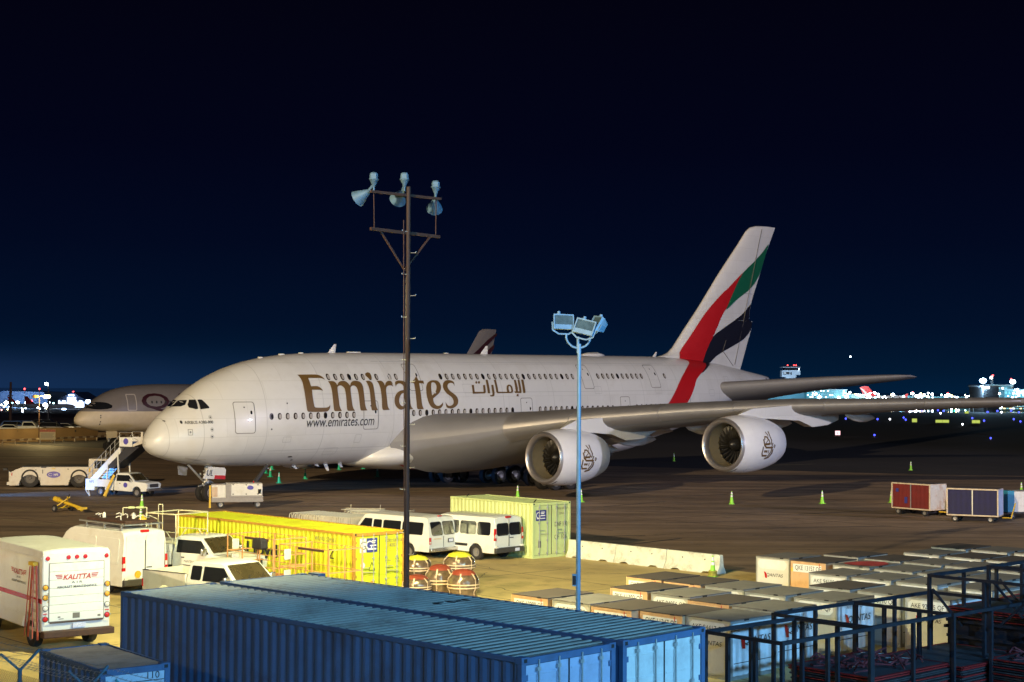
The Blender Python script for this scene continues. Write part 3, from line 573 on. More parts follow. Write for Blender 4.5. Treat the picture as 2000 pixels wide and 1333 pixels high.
# wings -----------------------------------------------------------------
WS = [(3.0, 19.0, 4.35, 18.3, 2.75, .9), (4.5, 20.7, 4.5, 17.2, 2.6, .9), (6.0, 21.85, 4.72, 16.0, 2.3, .85), (8, 23.4, 5.05, 14.3, 2.0, .75), (10, 24.95, 5.4, 12.9, 1.65, .65), (12.5, 26.85, 5.78, 11.3, 1.4, .55), (14.9, 28.7, 6.12, 10.0, 1.18, .5), (20, 32.6, 6.62, 8.7, .95, .4), (25.7, 37.0, 7.0, 7.4, .78, .35), (32, 41.85, 7.22, 5.6, .55, .25), (37.5, 46.1, 7.36, 4.2, .4, .18), (39.4, 47.9, 7.42, 3.2, .25, .1), (39.8, 48.9, 7.44, 2.0, .1, .05)]
def wing_at(y):
    for a, b in zip(WS, WS[1:]):
        if y <= b[0]:
            t = (y - a[0]) / (b[0] - a[0]); return [a[i] + (b[i] - a[i]) * t for i in range(6)]
    return list(WS[-1])
for side in (-1, 1):
    m = MB(); ys = [3 + i * .75 for i in range(49)] + [39.4, 39.8]
    m.rings([section(w[1], w[2], w[3], w[4], side * w[0], w[5]) for w in [wing_at(y) for y in ys]]); wing = m.build('wing', m_grey, air, smooth=50)
    for y0, y1 in ((9.4, 13.2), (13.25, 18.4), (18.45, 22.7), (22.75, 27.8), (27.85, 33.4), (33.45, 38.6)):      # leading edge slats, each its own panel
        m = MB(); R = []
        for y in [y0 + (y1 - y0) * i / 5 for i in range(6)]:
            w = wing_at(y); s = section(w[1] - .04, w[2], w[3] * 1.0, w[4] * 1.035, side * y, w[5]); n_ = len(s) // 2
            c = s[:6] + s[-5:]; R.append(c)
        m.rings(R); m.build('slat', m_slat, wing, smooth=50)
    for y, L, r_ in ((8.6, 6.2, .55), (12.2, 5.6, .5), (17.6, 5.2, .45), (22.0, 4.6, .42), (27.5, 4.0, .36)):       # flap track fairings
        w = wing_at(y); xc = w[1] + w[3] * .86; zc = w[2] - w[5] * .8 - w[4] * .30 - r_ * .55; m = MB()
        m.rings([[(xc - L * .62 + L * t, side * y + q * cos(a), zc - .35 * t + (q * 1.3) * sin(a)) for a in [2 * pi * i / 12 for i in range(12)]] for t, q in ((0, .03), (.1, r_ * .55), (.3, r_ * .92), (.5, r_), (.7, r_ * .85), (.88, r_ * .45), (1, .04))])
        m.build('flap_track_fairing', m_white, wing, smooth=60)
    for y0, y1 in ((6, 13.6), (16.2, 24.6)):      # drooped flaps behind the wing
        m = MB(); R = []
        for y in (y0, y1):
            w = wing_at(y); x1 = w[1] + w[3]; z1 = w[2] - w[5]
            R.append([(x1 - 1.9, side * y, z1 + .1), (x1 - .4, side * y, z1 + .02), (x1 + .7, side * y, z1 - .55), (x1 - .5, side * y, z1 - .45), (x1 - 1.9, side * y, z1 - .25)])
        m.rings(R); m.build('flap', m_white, wing, smooth=30)
# engines ----------------------------------------------------------------
m_fan = M('fan_blade_metal', (.016, .014, .011), .45, .4, var=.2, scale=10)
m_case = M('fan_case_yellow', (.22, .18, .11), .5, .2, var=.1)
def engine(xl, y, zc):
    xl0 = xl
    prof = [(1.5, .5), (1.49, .3), (1.53, .12), (1.62, .01), (1.70, -.02), (1.78, .05), (1.84, .18)]
    body = [(1.84, .18), (1.92, .6), (1.985, 1.2), (2.02, 1.9), (2.0, 2.6), (1.93, 3.4), (1.8, 4.2), (1.62, 5.0), (1.4, 5.6), (1.36, 5.6), (1.5, 4.8)]
    P = air
    m = MB(); m.lathe(body, (xl, y, zc), (1, 0, 0), 64); nac = m.build('engine_nacelle', m_cowl, P, smooth=45, fix=True)
    m = MB(); m.lathe(prof, (xl, y, zc), (1, 0, 0), 64); m.build('intake_lip', m_lip, nac, smooth=60)
    m = MB(); m.lathe([(1.5, .5), (1.48, 1.0), (1.46, 1.6)], (xl, y, zc), (1, 0, 0), 48); m.build('intake_duct', m_case, nac, smooth=60)
    m = MB()
    for k in range(24):
        a = 2 * pi * k / 24; ca, sa = cos(a), sin(a)
        def pt(r, da, dx): return (xl + 1.55 + dx, y + r * cos(a + da), zc + r * sin(a + da))
        m.add([pt(.45, -.13, -.12), pt(.45, .13, .12), pt(1.0, .10, .10), pt(1.44, .17, .05), pt(1.44, .01, -.1), pt(1.0, -.06, -.08)], [(0, 1, 2, 5), (5, 2, 3, 4)])
    m.build('fan', m_fan, nac, smooth=0, fix=False)
    m = MB(); m.lathe([(.0, .95), (.14, 1.0), (.3, 1.18), (.42, 1.42), (.46, 1.6)], (xl, y, zc), (1, 0, 0), 24); m.build('spinner', M('spinner_black', (.012, .012, .013), .4, var=0), nac, smooth=60)
    m = MB(); m.lathe([(1.47, 1.75), (.0, 1.8)], (xl, y, zc), (1, 0, 0), 32); m.build('fan_backing', m_ink, nac, smooth=0)
    m = MB(); m.lathe([(.95, 4.4), (.85, 5.6), (.62, 6.5), (.55, 6.5), (.3, 6.6), (.05, 7.4)], (xl, y, zc), (1, 0, 0), 32); m.build('exhaust_cone', m_slat, nac, smooth=60)
    m = MB()
    for a0, a1, x0, x1 in ((-1.45, -1.0, .25, 1.5),):     # dark drain panel low on the cowl
        m.rings([[(xl + x, y + (1.86 + .13 * (x - .25) / 1.2 + .012) * sin(-a) * (1 if y > 0 else 1) * -1, zc - (1.86 + .13 * (x - .25) / 1.2 + .012) * cos(a)) for a in [(-.55 + 1.1 * i / 8) for i in range(9)]] for x in (.35, .7, 1.1, 1.4)], caps=False)
    m.build('drain_panel', m_dark, nac, smooth=60, fix=False)
    return nac
def pylon(xl, y, zc, side):
    w = wing_at(abs(y)); zt = w[2]; xw = w[1]
    m = MB(); R = []
    for x, z0, z1, h in ((xl + 1.9, zc + 1.85, zc + 2.05, .06), (xl + 3.2, zc + 1.8, zt - .1, .28), (xw + 1.2, zc + 1.5, zt + .1, .34), (xw + 2.8, zc + 1.0, zt - .1, .36), (xw + 4.8, zc + 1.1, zt - .3, .3), (xw + 6.6, zt - 1.1, zt - .45, .1)):
        R.append([(x, y - h, z0), (x, y + h, z0), (x, y + h, z1), (x, y - h, z1)])
    m.rings(R); m.build('pylon', m_white, air, smooth=40)
for xl, y, zc in ((22.93, 14.9, 3.42), (29.43, 25.7, 4.46)):
    for side in (1, -1):
        nc = engine(xl, -side * y, zc); pylon(xl, -side * y, zc, side)
        if side == 1:      # calligraphy on the outboard cowl
            def nr(dx):
                T = [(.18, 1.84), (.6, 1.92), (1.2, 1.985), (1.9, 2.02), (2.6, 2.0), (3.4, 1.93), (4.2, 1.8), (5.0, 1.62)]
                return lerp([(a, b) for a, b in T], dx)
            me = None; polys = []
            for pts, w_ in EN:
                w2 = max(w_, .04) * .72
                for (ax, az), (bx, bz) in zip(pts, pts[1:]):
                    d = Vector((bx - ax, bz - az)); L = d.length or 1; n2 = Vector((-d.y, d.x)) / L * w2; q = d / L * w2 * .5
                    polys.append([(ax - q.x + n2.x, az - q.y + n2.y), (ax - q.x - n2.x, az - q.y - n2.y), (bx + q.x - n2.x, bz + q.y - n2.y), (bx + q.x + n2.x, bz + q.y + n2.y)])
            mb = MB()
            for p in polys: mb.poly([(a, b, 0) for a, b in p])
            me = bpy.data.meshes.new('c'); me.from_pydata([tuple(v) for v in mb.v], [], mb.f)
            K = 0
            def onc(dx, dz, xl=xl, y=y, zc=zc):
                r = nr(dx) + .02; dz = max(-1.9, min(1.9, dz)); return Vector((xl + dx, -(y + sqrt(max(r * r - dz * dz, .01))), zc + dz))
            link(wrap(me, onc, None, .12), 'gold_calligraphy', m_gold, nc)
# landing gear -------------------------------------------------------------
def wheel_lathe(m, c, ax, r, w, mi=0):
    m.lathe([(r * .55, -w / 2 * .8), (r * .8, -w / 2), (r * .95, -w / 2 * .85), (r, -w / 4), (r, w / 4), (r * .95, w / 2 * .85), (r * .8, w / 2), (r * .55, w / 2 * .8)], c, ax, 28, mi)
def hub_lathe(m, c, ax, r, w, mi=0):
    m.lathe([(.001, -w / 2 * .5), (r * .3, -w / 2 * .55), (r * .5, -w / 2 * .9), (r * .58, -w / 2 * .82), (r * .58, w / 2 * .82), (r * .5, w / 2 * .9), (r * .3, w / 2 * .55), (.001, w / 2 * .5)], c, ax, 20, mi)
def gear(X, Y, nax, pitch, half, r, w, top):
    z0 = groundZ(X, Y, 0)
    m = MB(); m.tube((X, -Y, z0 + r + .1), (X, -Y, top), .16, .2, 12); m.bar((X - pitch * (nax - 1) / 2, -Y, z0 + r), (X + pitch * (nax - 1) / 2, -Y, z0 + r), .22, .28)
    m.tube((X, -Y, z0 + r + .5), (X - 1.6, -Y, top), .08); m.tube((X, -Y, z0 + r + 1.1), (X + .5, -Y, z0 + r + .2), .05)
    for i in range(nax):
        x = X + (i - (nax - 1) / 2) * pitch; m.tube((x, -Y - half, z0 + r), (x, -Y + half, z0 + r), .09)
    leg = m.build('landing_gear_leg', m_steel, air)
    for i in range(nax):
        for s in (-1, 1):
            x = X + (i - (nax - 1) / 2) * pitch; c = (x, -Y + s * half, groundZ(x, Y, 0) + r)
            m = MB(); wheel_lathe(m, c, (0, 1, 0), r, w); tw = m.build('wheel', m_rub, leg, smooth=40)
            m = MB(); hub_lathe(m, c, (0, 1, 0), r, w); hb = m.build('wheel_hub', m_hub, leg, smooth=40)
    return leg
gear(4.97, 0, 1, 0, .38, .64, .45, 3.2)
for s in (1, -1): gear(33.5, s * 6.2, 2, 1.7, .65, .70, .53, 4.4); gear(36.85, s * 2.6, 3, 1.7, .72, .70, .53, 3.0)
# nose gear clutter: steering links, tow fitting, lights
m = MB(); z0 = groundZ(5, 0); random.seed(5)
for k in range(14):
    a = Vector((4.97 + random.uniform(-.3, .3), random.uniform(-.4, .4), z0 + random.uniform(1.1, 2.2))); b = a + Vector((random.uniform(-.45, .45), random.uniform(-.4, .4), random.uniform(-.35, .35))); m.tube(a, b, random.uniform(.03, .07), seg=6)
for y in (-.28, .28): m.lathe([(.0, 0), (.12, .02), (.13, .1), (.05, .2)], (4.65, y, z0 + 1.9), (-1, 0, 0), 12)
m.tube((4.9, -.2, z0 + 1.25), (3.9, -.55, z0 + 1.15), .05); m.build('nose_gear_linkage', m_steel, air)
m = MB(); m.prism([(3.95, -1.0, 2.22), (4.42, -1.0, 3.02), (5.72, -1.0, 2.9), (5.84, -1.0, 2.75), (5.76, -1.0, 2.1)], (0, .05, 0)); gd = m.build('nose_gear_door', m_white, air)
m = MB(); m.prism([(4.85, -1.02, 2.17), (4.92, -1.02, 2.42), (5.8, -1.02, 2.36), (5.76, -1.02, 2.1)], (0, .01, 0)); m.build('red_marking', m_red, gd)
text('UL', gd, m_ink, (4.52, -1.03, 2.6), (1, 0, -.09), (.25, 0, 1), width=.5, height=.42)
m = MB(); m.prism([(3.25, .9, 2.45), (3.2, .9, 3.05), (4.0, .9, 3.0), (3.9, .9, 2.35)], (0, .05, 0)); m.build('nose_gear_door', m_grey, air)
# aerials and drains under the belly
for x, h in ((9.5, .12), (12.0, .25), (14.0, .15), (14.9, .5), (16.2, .3)):
    m = MB(); m.prism([(x - .2, -.6, 2.78), (x + .15, -.6, 2.78), (x + .3, -.6, 2.78 - h), (x + .12, -.6, 2.78 - h)], (0, .06, 0)); m.build('belly_aerial', m_white, air)
m = MB(); m.tube((8.8, -1.6, 2.95), (7.0, -1.9, groundZ(7, 0, .9)), .06); m.tube((8.8, -1.7, 2.95), (6.6, -2.1, groundZ(7, 0, .3)), .14); 
m.build('ground_power_hose', m_dark, air)
# crease of the crew hatch under the nose
m = MB(); m.bar((2.2, -1.5, 3.72), (3.6, -1.9, 3.55), .03); m.build('hatch_seam', m_seam, air)
# ram air / wing details
for x, y, z, a, b in ((21.9, 4.6, 5.05, .12, .5), (26.8, 7.3, 4.3, .75, .14)):
    pass
# ------------------------------------------------------------------ shipping containers
def wave(L, pitch, depth, thin=False):     # trapezoid corrugation, list of (along, offset)
    out = []; x = 0
    while x < L - .01:
        for a, d in (((0, 0), (.52, 0), (.64, depth), (.88, depth)) if thin else ((0, 0), (.27, 0), (.5, depth), (.77, depth))):
            q = x + a * pitch
            if q <= L: out.append((q, d))
        x += pitch
    out.append((L, 0)); return out
def container(name, label, A, t, L, Wd, H, mw, mr, md, mf, z0=0, group=None, rods=True, roofwave=.03, doors=True):
    """origin at the near left bottom corner of the door end; x along the door end, y along the long side"""
    c = thing(name, label, 'container', (A[0], A[1], z0), t, group)
    p = .11
    m = MB()
    for x in (0, Wd - p):
        for y in (0, L - p): m.box(x, x + p, y, y + p, 0, H)
    for x in (0, Wd - .06): m.box(x, x + .06, p, L - p, H - .09, H - .004); m.box(x, x + .06, p, L - p, 0, .15)
    for y in (0, L - .06): m.box(p, Wd - p, y, y + .06, H - .13, H - .006); m.box(p, Wd - p, y, y + .06, 0, .15)
    m.build('frame', mf, c, bevel=.008)
    for x in (-.004, Wd - .174):
        for y in (-.004, L - .174):
            for z in (-.003, H - .11):
                if z > 0 or y < 1: MB().box(x, x + .178, y, y + .178, z, z + .118).build('corner_casting', mf, c, bevel=.01)
    m = MB()
    for y in (-.006, L + .006):
        for x in (.05, Wd - .125): m.box(x, x + .075, y - .002, y + .002, H - .085, H - .02)
    m.build('casting_holes', m_ink, c)
    for s, x in ((1, .02), (-1, Wd - .02)):
        m = MB(); wv = wave(L - 2 * p, .278, .036)
        P = [(x + s * d, p + a) for a, d in wv]
        m.add([(a, b, .15) for a, b in P] + [(a, b, H - .09) for a, b in P], [(i, i + 1, len(P) + i + 1, len(P) + i) for i in range(len(P) - 1)]); m.build('side_wall', mw, c, smooth=0)
    m = MB(); wv = wave(L - .24, .25, roofwave, roofwave > .012 and roofwave < .028); P = [(.12 + a, H - (.055 if roofwave >= .028 else .026) + d) for a, d in wv]
    m.add([(.06, a, b) for a, b in P] + [(Wd - .06, a, b) for a, b in P], [(i, i + 1, len(P) + i + 1, len(P) + i) for i in range(len(P) - 1)])
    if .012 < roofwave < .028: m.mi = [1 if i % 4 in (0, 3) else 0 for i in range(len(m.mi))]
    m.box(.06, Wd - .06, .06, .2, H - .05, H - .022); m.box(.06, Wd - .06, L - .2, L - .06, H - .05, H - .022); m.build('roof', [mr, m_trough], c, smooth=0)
    m = MB(); wv = wave(Wd - 2 * p, .278, .036); P = [(p + a, L - .02 - d) for a, d in wv]
    m.add([(a, b, .15) for a, b in P] + [(a, b, H - .12) for a, b in P], [(i, i + 1, len(P) + i + 1, len(P) + i) for i in range(len(P) - 1)]); m.build('end_wall', mw, c, smooth=0)
    m = MB(); m.box(.05, Wd - .05, .05, L - .05, .1, .15); m.build('floor', m_trim, c)
    if doors:
        hw = (Wd - 2 * p) / 2
        for k in (0, 1):
            x0 = p + k * hw + .008; x1 = p + (k + 1) * hw - .008; m = MB(); m.box(x0, x1, .03, .07, .16, H - .14)
            for i in range(5):      # raised horizontal ribs
                z = .42 + i * (H - .9) / 4; m.box(x0 + .05, x1 - .05, .018, .03, z - .11, z + .11) if False else m.box(x0 + .05, x1 - .05, .02, .03, z + .16, z + .2)
            d = m.build('door', md, c, bevel=.006)
            m = MB(); m.box(x0 - .01, x1 + .01, .032, .036, H - .15, H - .13); m.box(x0 - .01, x1 + .01, .032, .036, .14, .16); m.box((x1 if k == 0 else x0) - .01, (x1 if k == 0 else x0) + .01, .024, .034, .16, H - .14); m.build('door_gasket', m_ink, d)
            if rods:
                for f in (.27, .74):
                    x = x0 + (x1 - x0) * f; m = MB(); m.tube((x, -.012, .1), (x, -.012, H - .06), .017, seg=8)
                    for z in (.2, .8, 1.6, H - .25): m.box(x - .045, x + .045, -.02, .022, z, z + .06)
                    m.build('locking_rod', m_steel, d)
                m = MB(); m.bar((x0 + (x1 - x0) * .27, -.03, 1.15), (x0 + (x1 - x0) * .8, -.03, 1.12), .035, .02); m.bar((x0 + (x1 - x0) * .27, -.03, 1.3), (x0 + (x1 - x0) * .55, -.03, 1.3), .03, .02); m.build('door_handle', m_steel, d)
            xh = x0 if k == 0 else x1
            for z in (.35, .95, 1.6, H - .4): MB().box(xh - .05, xh + .05, .012, .03, z, z + .1).build('hinge', mf, d)
    return c
def dtext(s, c, mat, x, z, w, h, y=-.001, bold=0): return text(s, c, mat, (x, y, z), (1, 0, 0), (0, 0, 1), width=w, height=h, bold=bold)
T1 = .7233; T2 = .7566; T3 = .806
# pale green 20 ft
cg = container('shipping_container', 'pale green twenty foot container behind the white passenger vans', (1.01, 74.41), T1, 6.06, 2.44, 2.59, m_cg, m_cg, m_cg, m_cg)
def firm_sticker(c, x, z, w, h):
    m = MB(); m.box(x - w / 2, x + w / 2, .008, .014, z - h / 2, z + h / 2); o = m.build('sticker', m_inkb, c)
    text('G', o, m_inkw, (x - w * .28, .006, z + .01), (1, 0, 0), (0, 0, 1), height=h * .6); 
    for zz, w0, w1 in ((.3, 0, .36), (.17, 0, .3), (-.02, -.04, .4), (-.28, -.4, .4)):
        mm_ = MB(); mm_.box(x + w * w0, x + w * w1, .0055, .0075, z + h * zz - h * .045, z + h * zz + h * .045); mm_.build('sticker_text_line', m_inkw, o)
firm_sticker(cg, .54, 2.0, .66, .5)
for i, (z, s, w, h) in enumerate(((2.28, 'WNGU 510239', .78, .1), (2.05, '22G1', .3, .1))): dtext(s, cg, m_seam, 1.85, z, w, h, .012)
dtext('DNF 100', cg, m_seam, 1.82, 1.55, .8, .22, .012); dtext('CF 106', cg, m_seam, 1.8, .95, .8, .2, .012)
m = MB(); m.box(.36, .54, .006, .014, .5, .8); m.build('weathered_patch', m_seam, cg)
m = MB()
for x, y in ((.35, .3), (.6, 5.5)): m.bar((x, y, 2.6), (x + .18, y + .05, 2.72), .05, .02)
m.build('roof_tag', m_ink, cg)
# yellow 40 ft
cyl = container('shipping_container', 'long yellow forty foot container with rusty edges behind the orange platforms', (-5.74, 58.40), T2, 12.19, 2.44, 2.59, m_cy, m_cy, m_cy, m_cyr)
firm_sticker(cyl, .86, 2.12, .5, .52)
m = MB(); m.box(.3, .58, .008, .014, 1.86, 2.38); o = m.build('sticker', m_inkw, cyl); text('G', o, m_seam, (.44, .006, 2.12), (1, 0, 0), (0, 0, 1), height=.3)
for z, s, w, h, x in ((2.25, 'WLNU 524161 2', .8, .12, 1.86), (2.07, '42G1', .32, .12, 1.86), (1.5, 'MAX GROSS', .3, .05, 1.62), (1.25, 'TARE', .2, .05, 1.6), (1.05, 'NET', .16, .05, 1.6), (.85, 'CU CAP', .2, .05, 1.6), (.65, 'CUFT', .2, .05, 1.6), (1.55, '32500', .22, .05, 2.05), (1.45, '71650', .22, .05, 2.05), (1.25, '3740', .2, .05, 2.05), (1.05, '28760', .22, .05, 2.05), (.85, '67.7', .2, .05, 2.05), (.65, '2390', .2, .05, 2.05)): dtext(s, cyl, m_seam, x, z, w, h, .012)
m = MB(); P = [(.72, 1.2), (1.0, 1.2), (.86, 1.5)]
for a, b in zip(P, P[1:] + P[:1]): m.bar((a[0], .008, a[1]), (b[0], .008, b[1]), .018, .01)
m.build('warning_triangle', m_ink, cyl)
m = MB(); m.box(.8, 1.0, .006, .014, .4, .8); m.box(.28, .5, .006, .014, .5, .72); m.build('weathered_patch', m_cyr, cyl)
m = MB(); m.lathe([(.001, 0), (.1, .003), (.1, .008)], (.44, .014, 1.4), (0, -1, 0), 16); m.build('sticker', m_inkw, cyl)
text('Hapag-Lloyd', cyl, m_ink, (-.03, 7.2, 1.5), (0, -1, 0), (0, 0, 1), width=4.9, height=.66, bold=.03, name='side_lettering')
text('Z', cyl, m_ink, (-.03, 1.3, 1.75), (0, -1, 0), (0, 0, 1), height=.35); text('WLNU 524161', cyl, m_seam, (-.03, 1.7, 2.28), (0, -1, 0), (0, 0, 1), width=1.3, height=.16)
# blue 40 ft pair in the foreground, standing on timber beams
zb = .8
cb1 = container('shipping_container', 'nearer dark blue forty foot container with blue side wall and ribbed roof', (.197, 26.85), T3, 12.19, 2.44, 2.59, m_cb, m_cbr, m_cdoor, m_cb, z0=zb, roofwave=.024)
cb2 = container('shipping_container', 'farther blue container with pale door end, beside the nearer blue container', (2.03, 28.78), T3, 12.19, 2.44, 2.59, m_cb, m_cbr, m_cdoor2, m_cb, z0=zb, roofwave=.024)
text('HLXU 417', cb1, m_ink, (1.4, 3.0, 2.59), (cos(-T3), sin(-T3), 0), (-sin(-T3), cos(-T3), 0), width=1.1, height=.3) if False else None
rt = MB(); rt.box(1.0, 1.28, 6.0, 6.06, 2.585, 2.6); rt.box(1.0, 1.05, 5.8, 6.06, 2.585, 2.6); rt.box(1.4, 1.45, 5.8, 6.1, 2.585, 2.6); rt.box(1.6, 1.7, 5.9, 5.95, 2.585, 2.6); rt.box(1.85, 1.9, 5.8, 6.06, 2.585, 2.6); rt.build('roof_stencil', m_ink, cb2)
for c_ in (cb1, cb2):
    for k, y in enumerate((.3, 4.1, 8.0, 11.8)):
        o = MB().box(-.15, 2.6, -.15, .15, 0, zb - .003).build('timber_sleeper', M('old_timber', (.12, .085, .06), .8, var=.3, scale=5), c_, loc=(0, y, -zb), bevel=.02)
# partly visible third container beyond the pair: only its blue top rail shows
e3 = Vector((cos(T3), sin(T3))); l3 = Vector((-e3.y, e3.x)); a3 = Vector((2.03, 28.78)) + e3 * 2.56 + l3 * 1.2
bp = thing('blue_beam', 'dark blue steel beam on posts along the far edge of the blue containers', 'steel beam', (a3.x, a3.y, 0), T3)
m = MB(); m.box(0, .12, 0, 10.6, 3.12, 3.32); m.build('beam', m_cb, bp, bevel=.01)
for y in (.2, 3.8, 7.2, 10.4): m = MB(); m.box(.02, .14, y - .06, y + .06, 0, 3.12); m.build('post', m_cb, bp)
m = MB(); m.box(-.02, .2, 10.5, 10.9, 3.3, 3.4); m.build('end_bracket', m_cb, bp)
# small box numbered 110
cs = container('storage_box', 'small blue storage box numbered 110 by the wire fence', (-7.66, 29.97), radians(38), 3.0, 1.42, 2.6, m_cb, M('storage_roof', (.42, .33, .27), .75, var=.2, scale=1.5, dirt=(.14, .11, .09), dscale=1.3), m_cdoor, m_cb, doors=False, roofwave=.004)
m = MB(); m.box(.11, 1.31, .02, .05, .15, 2.47); dd = m.build('front_panel', M('storage_front_blue', (.50, .60, .68), .5, var=.08, scale=2, dirt=(.2, .28, .35)), cs)
m = MB(); m.box(.3, 1.3, .012, .02, 2.3, 2.315); m.box(.12, 1.3, .012, .02, 1.3, 1.32); m.build('panel_seam', m_dark, dd)
text('110', dd, m_ink, (1.08, .014, 2.405), (1, 0, 0), (0, 0, 1), width=.25, height=.13); text('COST', dd, m_ink, (.75, .014, 2.18), (1, 0, 0), (0, 0, 1), width=.4, height=.13)
m = MB(); m.bar((.3, -.03, 2.4), (.55, -.03, 2.1), .05, .03); m.bar((.55, -.03, 2.1), (.62, -.03, 2.3), .04, .03); m.build('handle', M('teal_handle', (.05, .3, .35), .5), dd)

# ------------------------------------------------------------------ air cargo boxes
UA = radians(-45.5); UX = Vector((cos(UA), sin(UA))); UY = Vector((-UX.y, UX.x))
aU = radians(-46); _u = Vector((cos(aU), sin(aU))); _v = Vector((-_u.y, _u.x))
def ad(a, d): return _u * a + _v * d
UW, UL, UH = 1.53, 2.02, 1.63         # face with the number, depth, height
def cargo_box(label, a, d, idt='', kind='AKE', top='g', face='u', qf=0, curtain=0, side='u', logo_left=0, rz=0, low=0):
    p = ad(a, d); t = thing('cargo_box', label, 'cargo container', (p.x, p.y, 0), UA + rz, 'air cargo boxes in rows on the apron')
    mt = {'g': m_uldt, 'b': m_uldb}[top]; mf = {'u': m_uld, 'o': m_uldo, 'w': M('cargo_box_white', (.62, .60, .54), .5, .05, var=.06, scale=1.5, dirt=(.4, .36, .3), dscale=1.5)}[face]; ms = {'u': m_uld, 'c': m_uldc, 'w': m_uldc}[side]
    m = MB(); m.box(0, UW, 0, UL, .08, UH - .03); m.build('body', mf, t, bevel=.012)
    m = MB(); m.box(-.015, UW + .015, -.015, UL + .015, 0, .08); m.build('base_plate', m_steel, t)
    m = MB(); m.box(-.012, UW + .012, -.012, UL + .012, UH - .028, UH); 
    m.build('roof_panel', mt, t, bevel=.006)
    m = MB()
    for x in (-.008, UW - .052):
        for y in (-.008, UL - .052): m.box(x, x + .06, y, y + .06, .085, UH - .032)
    for z in (.09, UH - .085):
        m.box(.06, UW - .06, -.006, .02, z, z + .05); m.box(-.006, .02, .06, UL - .06, z, z + .05); m.box(UW - .02, UW + .006, .06, UL - .06, z, z + .05)
    m.build('edge_frame', m_steel if kind == 'AKE' else m_uldo, t)
    # number panel on the near left face (y = 0 side)
    mp = MB(); w_ = 1.25 if kind == 'QKE' else 1.3; x0 = .1
    mp.prism([(x0 + .12, -.009, UH - .46), (x0 + w_ - .12, -.009, UH - .46), (x0 + w_, -.009, UH - .34), (x0 + w_, -.009, UH - .2), (x0 + w_ - .12, -.009, UH - .1), (x0 + .12, -.009, UH - .1), (x0, -.009, UH - .2), (x0, -.009, UH - .34)] if kind == 'AKE' else [(x0, -.009, UH - .42), (x0 + w_, -.009, UH - .42), (x0 + w_, -.009, UH - .13), (x0, -.009, UH - .13)], (0, .002, 0))
    pn = mp.build('number_panel', M('label_white', (.66, .66, .64), .55, var=.08, scale=4), t)
    if idt: text(idt, pn, m_ink, (UW / 2, -.012, UH - .275), (1, 0, 0), (0, 0, 1), width=1.14, height=.2 if kind == 'QKE' else .17)
    if kind == 'QKE':
        m = MB(); m.box(.02, .1, -.009, -.006, UH - .42, UH - .28); m.build('yellow_tag', m_yel, t); m = MB(); m.box(1.25, 1.28, -.012, -.009, UH - .2, UH - .06); m.build('strap_mark', m_inkr, t)
    if logo_left: airline(t, (UW / 2, -.012, .95), (1, 0, 0), .95, logo_left == 2)
    # door side faces right towards x = UW: panel, curtain, airline name
    if curtain:
        m = MB(); n = 26; P = []
        for i in range(n + 1):
            y = .08 + (UL - .16) * i / n; P.append((UW + .012 + .012 * sin(i * 1.7) + .01 * random.random(), y))
        m.add([(a_, b_, .12) for a_, b_ in P] + [(a_ * .999, b_, UH - .1) for a_, b_ in P], [(i, i + 1, len(P) + i + 1, len(P) + i) for i in range(len(P) - 1)]); cu = m.build('curtain', m_uldc, t, smooth=80)
        m = MB()
        for z in (.45,): m.box(UW + .036, UW + .04, .1, UL - .1, z, z + .02)
        m.build('curtain_strap', m_trim, cu)
    if qf: airline(t, (UW + .045, UL * .5, 1.02), (0, 1, 0), 1.5, True, p=.12)
    if qf: text(idt or 'AKE 94218 QF', t, m_seam, (UW + .045, UL * .45, UH - .24), (0, 1, 0), (0, 0, 1), width=.9, height=.11)
    MB().box(UW * .72, UW * .82, -.015, .0, UH - .035, UH + .004).build('latch', m_ink, t); MB().box(UW + .0, UW + .02, UL * .3, UL * .4, UH - .05, UH + .002).build('latch', m_ink, t)
    return t
def airline(t, o, xd, w, tail, p=0):
    xd = Vector(xd); o = Vector(o)
    text('QANTAS', t, m_ink if not p else m_ink, o + xd * (w * .1), xd, (0, 0, 1), width=w * .8, height=w * .155, shear=.18, name='airline_lettering')
    if tail:
        P = [(-.42, .13), (-.33, .1), (-.28, 0), (-.27, -.13), (-.36, -.12), (-.38, -.02)]
        m = MB(); n = xd.cross(Vector((0, 0, 1))) * .002; m.prism([o + xd * (a * w) + Vector((0, 0, b * w)) for a, b in P], n); m.build('airline_tail_mark', m_redlens, t)
random.seed(21)
B = []
def put(label, a, d, **k): B.append(cargo_box(label, a, d, **k))
S = 'silver cargo box '
put('brown topped cargo box at the left end of the front row', -35.35, 34.2, kind='QKE', idt='QKE 12208 QF', top='b', face='o')
put('grey topped cargo box marked AKE 93871 QF beside the blue lamp pole', -33.6, 34.2, idt='AKE 93871 QF')
put('brown topped cargo box marked QKE 12485 QF in the front row', -31.9, 34.1, kind='QKE', idt='QKE 12485 QF', top='b', face='o')
put('brown topped cargo box marked QKE 11247 QF just above the blue doors', -30.28, 34.4, kind='QKE', idt='QKE 11247 QF', top='b', face='o')
put('grey cargo box marked AKE 94417 QF at the right end of the front row', -28.7, 34.55, idt='AKE 94417 QF', qf=1, curtain=1, logo_left=1)
put('brown topped cargo box marked PKE 11302 behind the lamp pole', -34.45, 37.7, kind='QKE', idt='PKE 11302 QF', top='b', face='o', qf=1)
put('grey cargo box marked AKE 94056 QF in the second row', -32.65, 37.6, idt='AKE 94056 QF')
put('dark topped tan edged cargo box between AKE 94056 and the racks', -30.85, 37.2, kind='QKE', idt='', top='b', face='o', qf=1)
put('grey cargo box with curtain at the right end of the second row', -29.1, 37.1, idt='', curtain=1, qf=1)
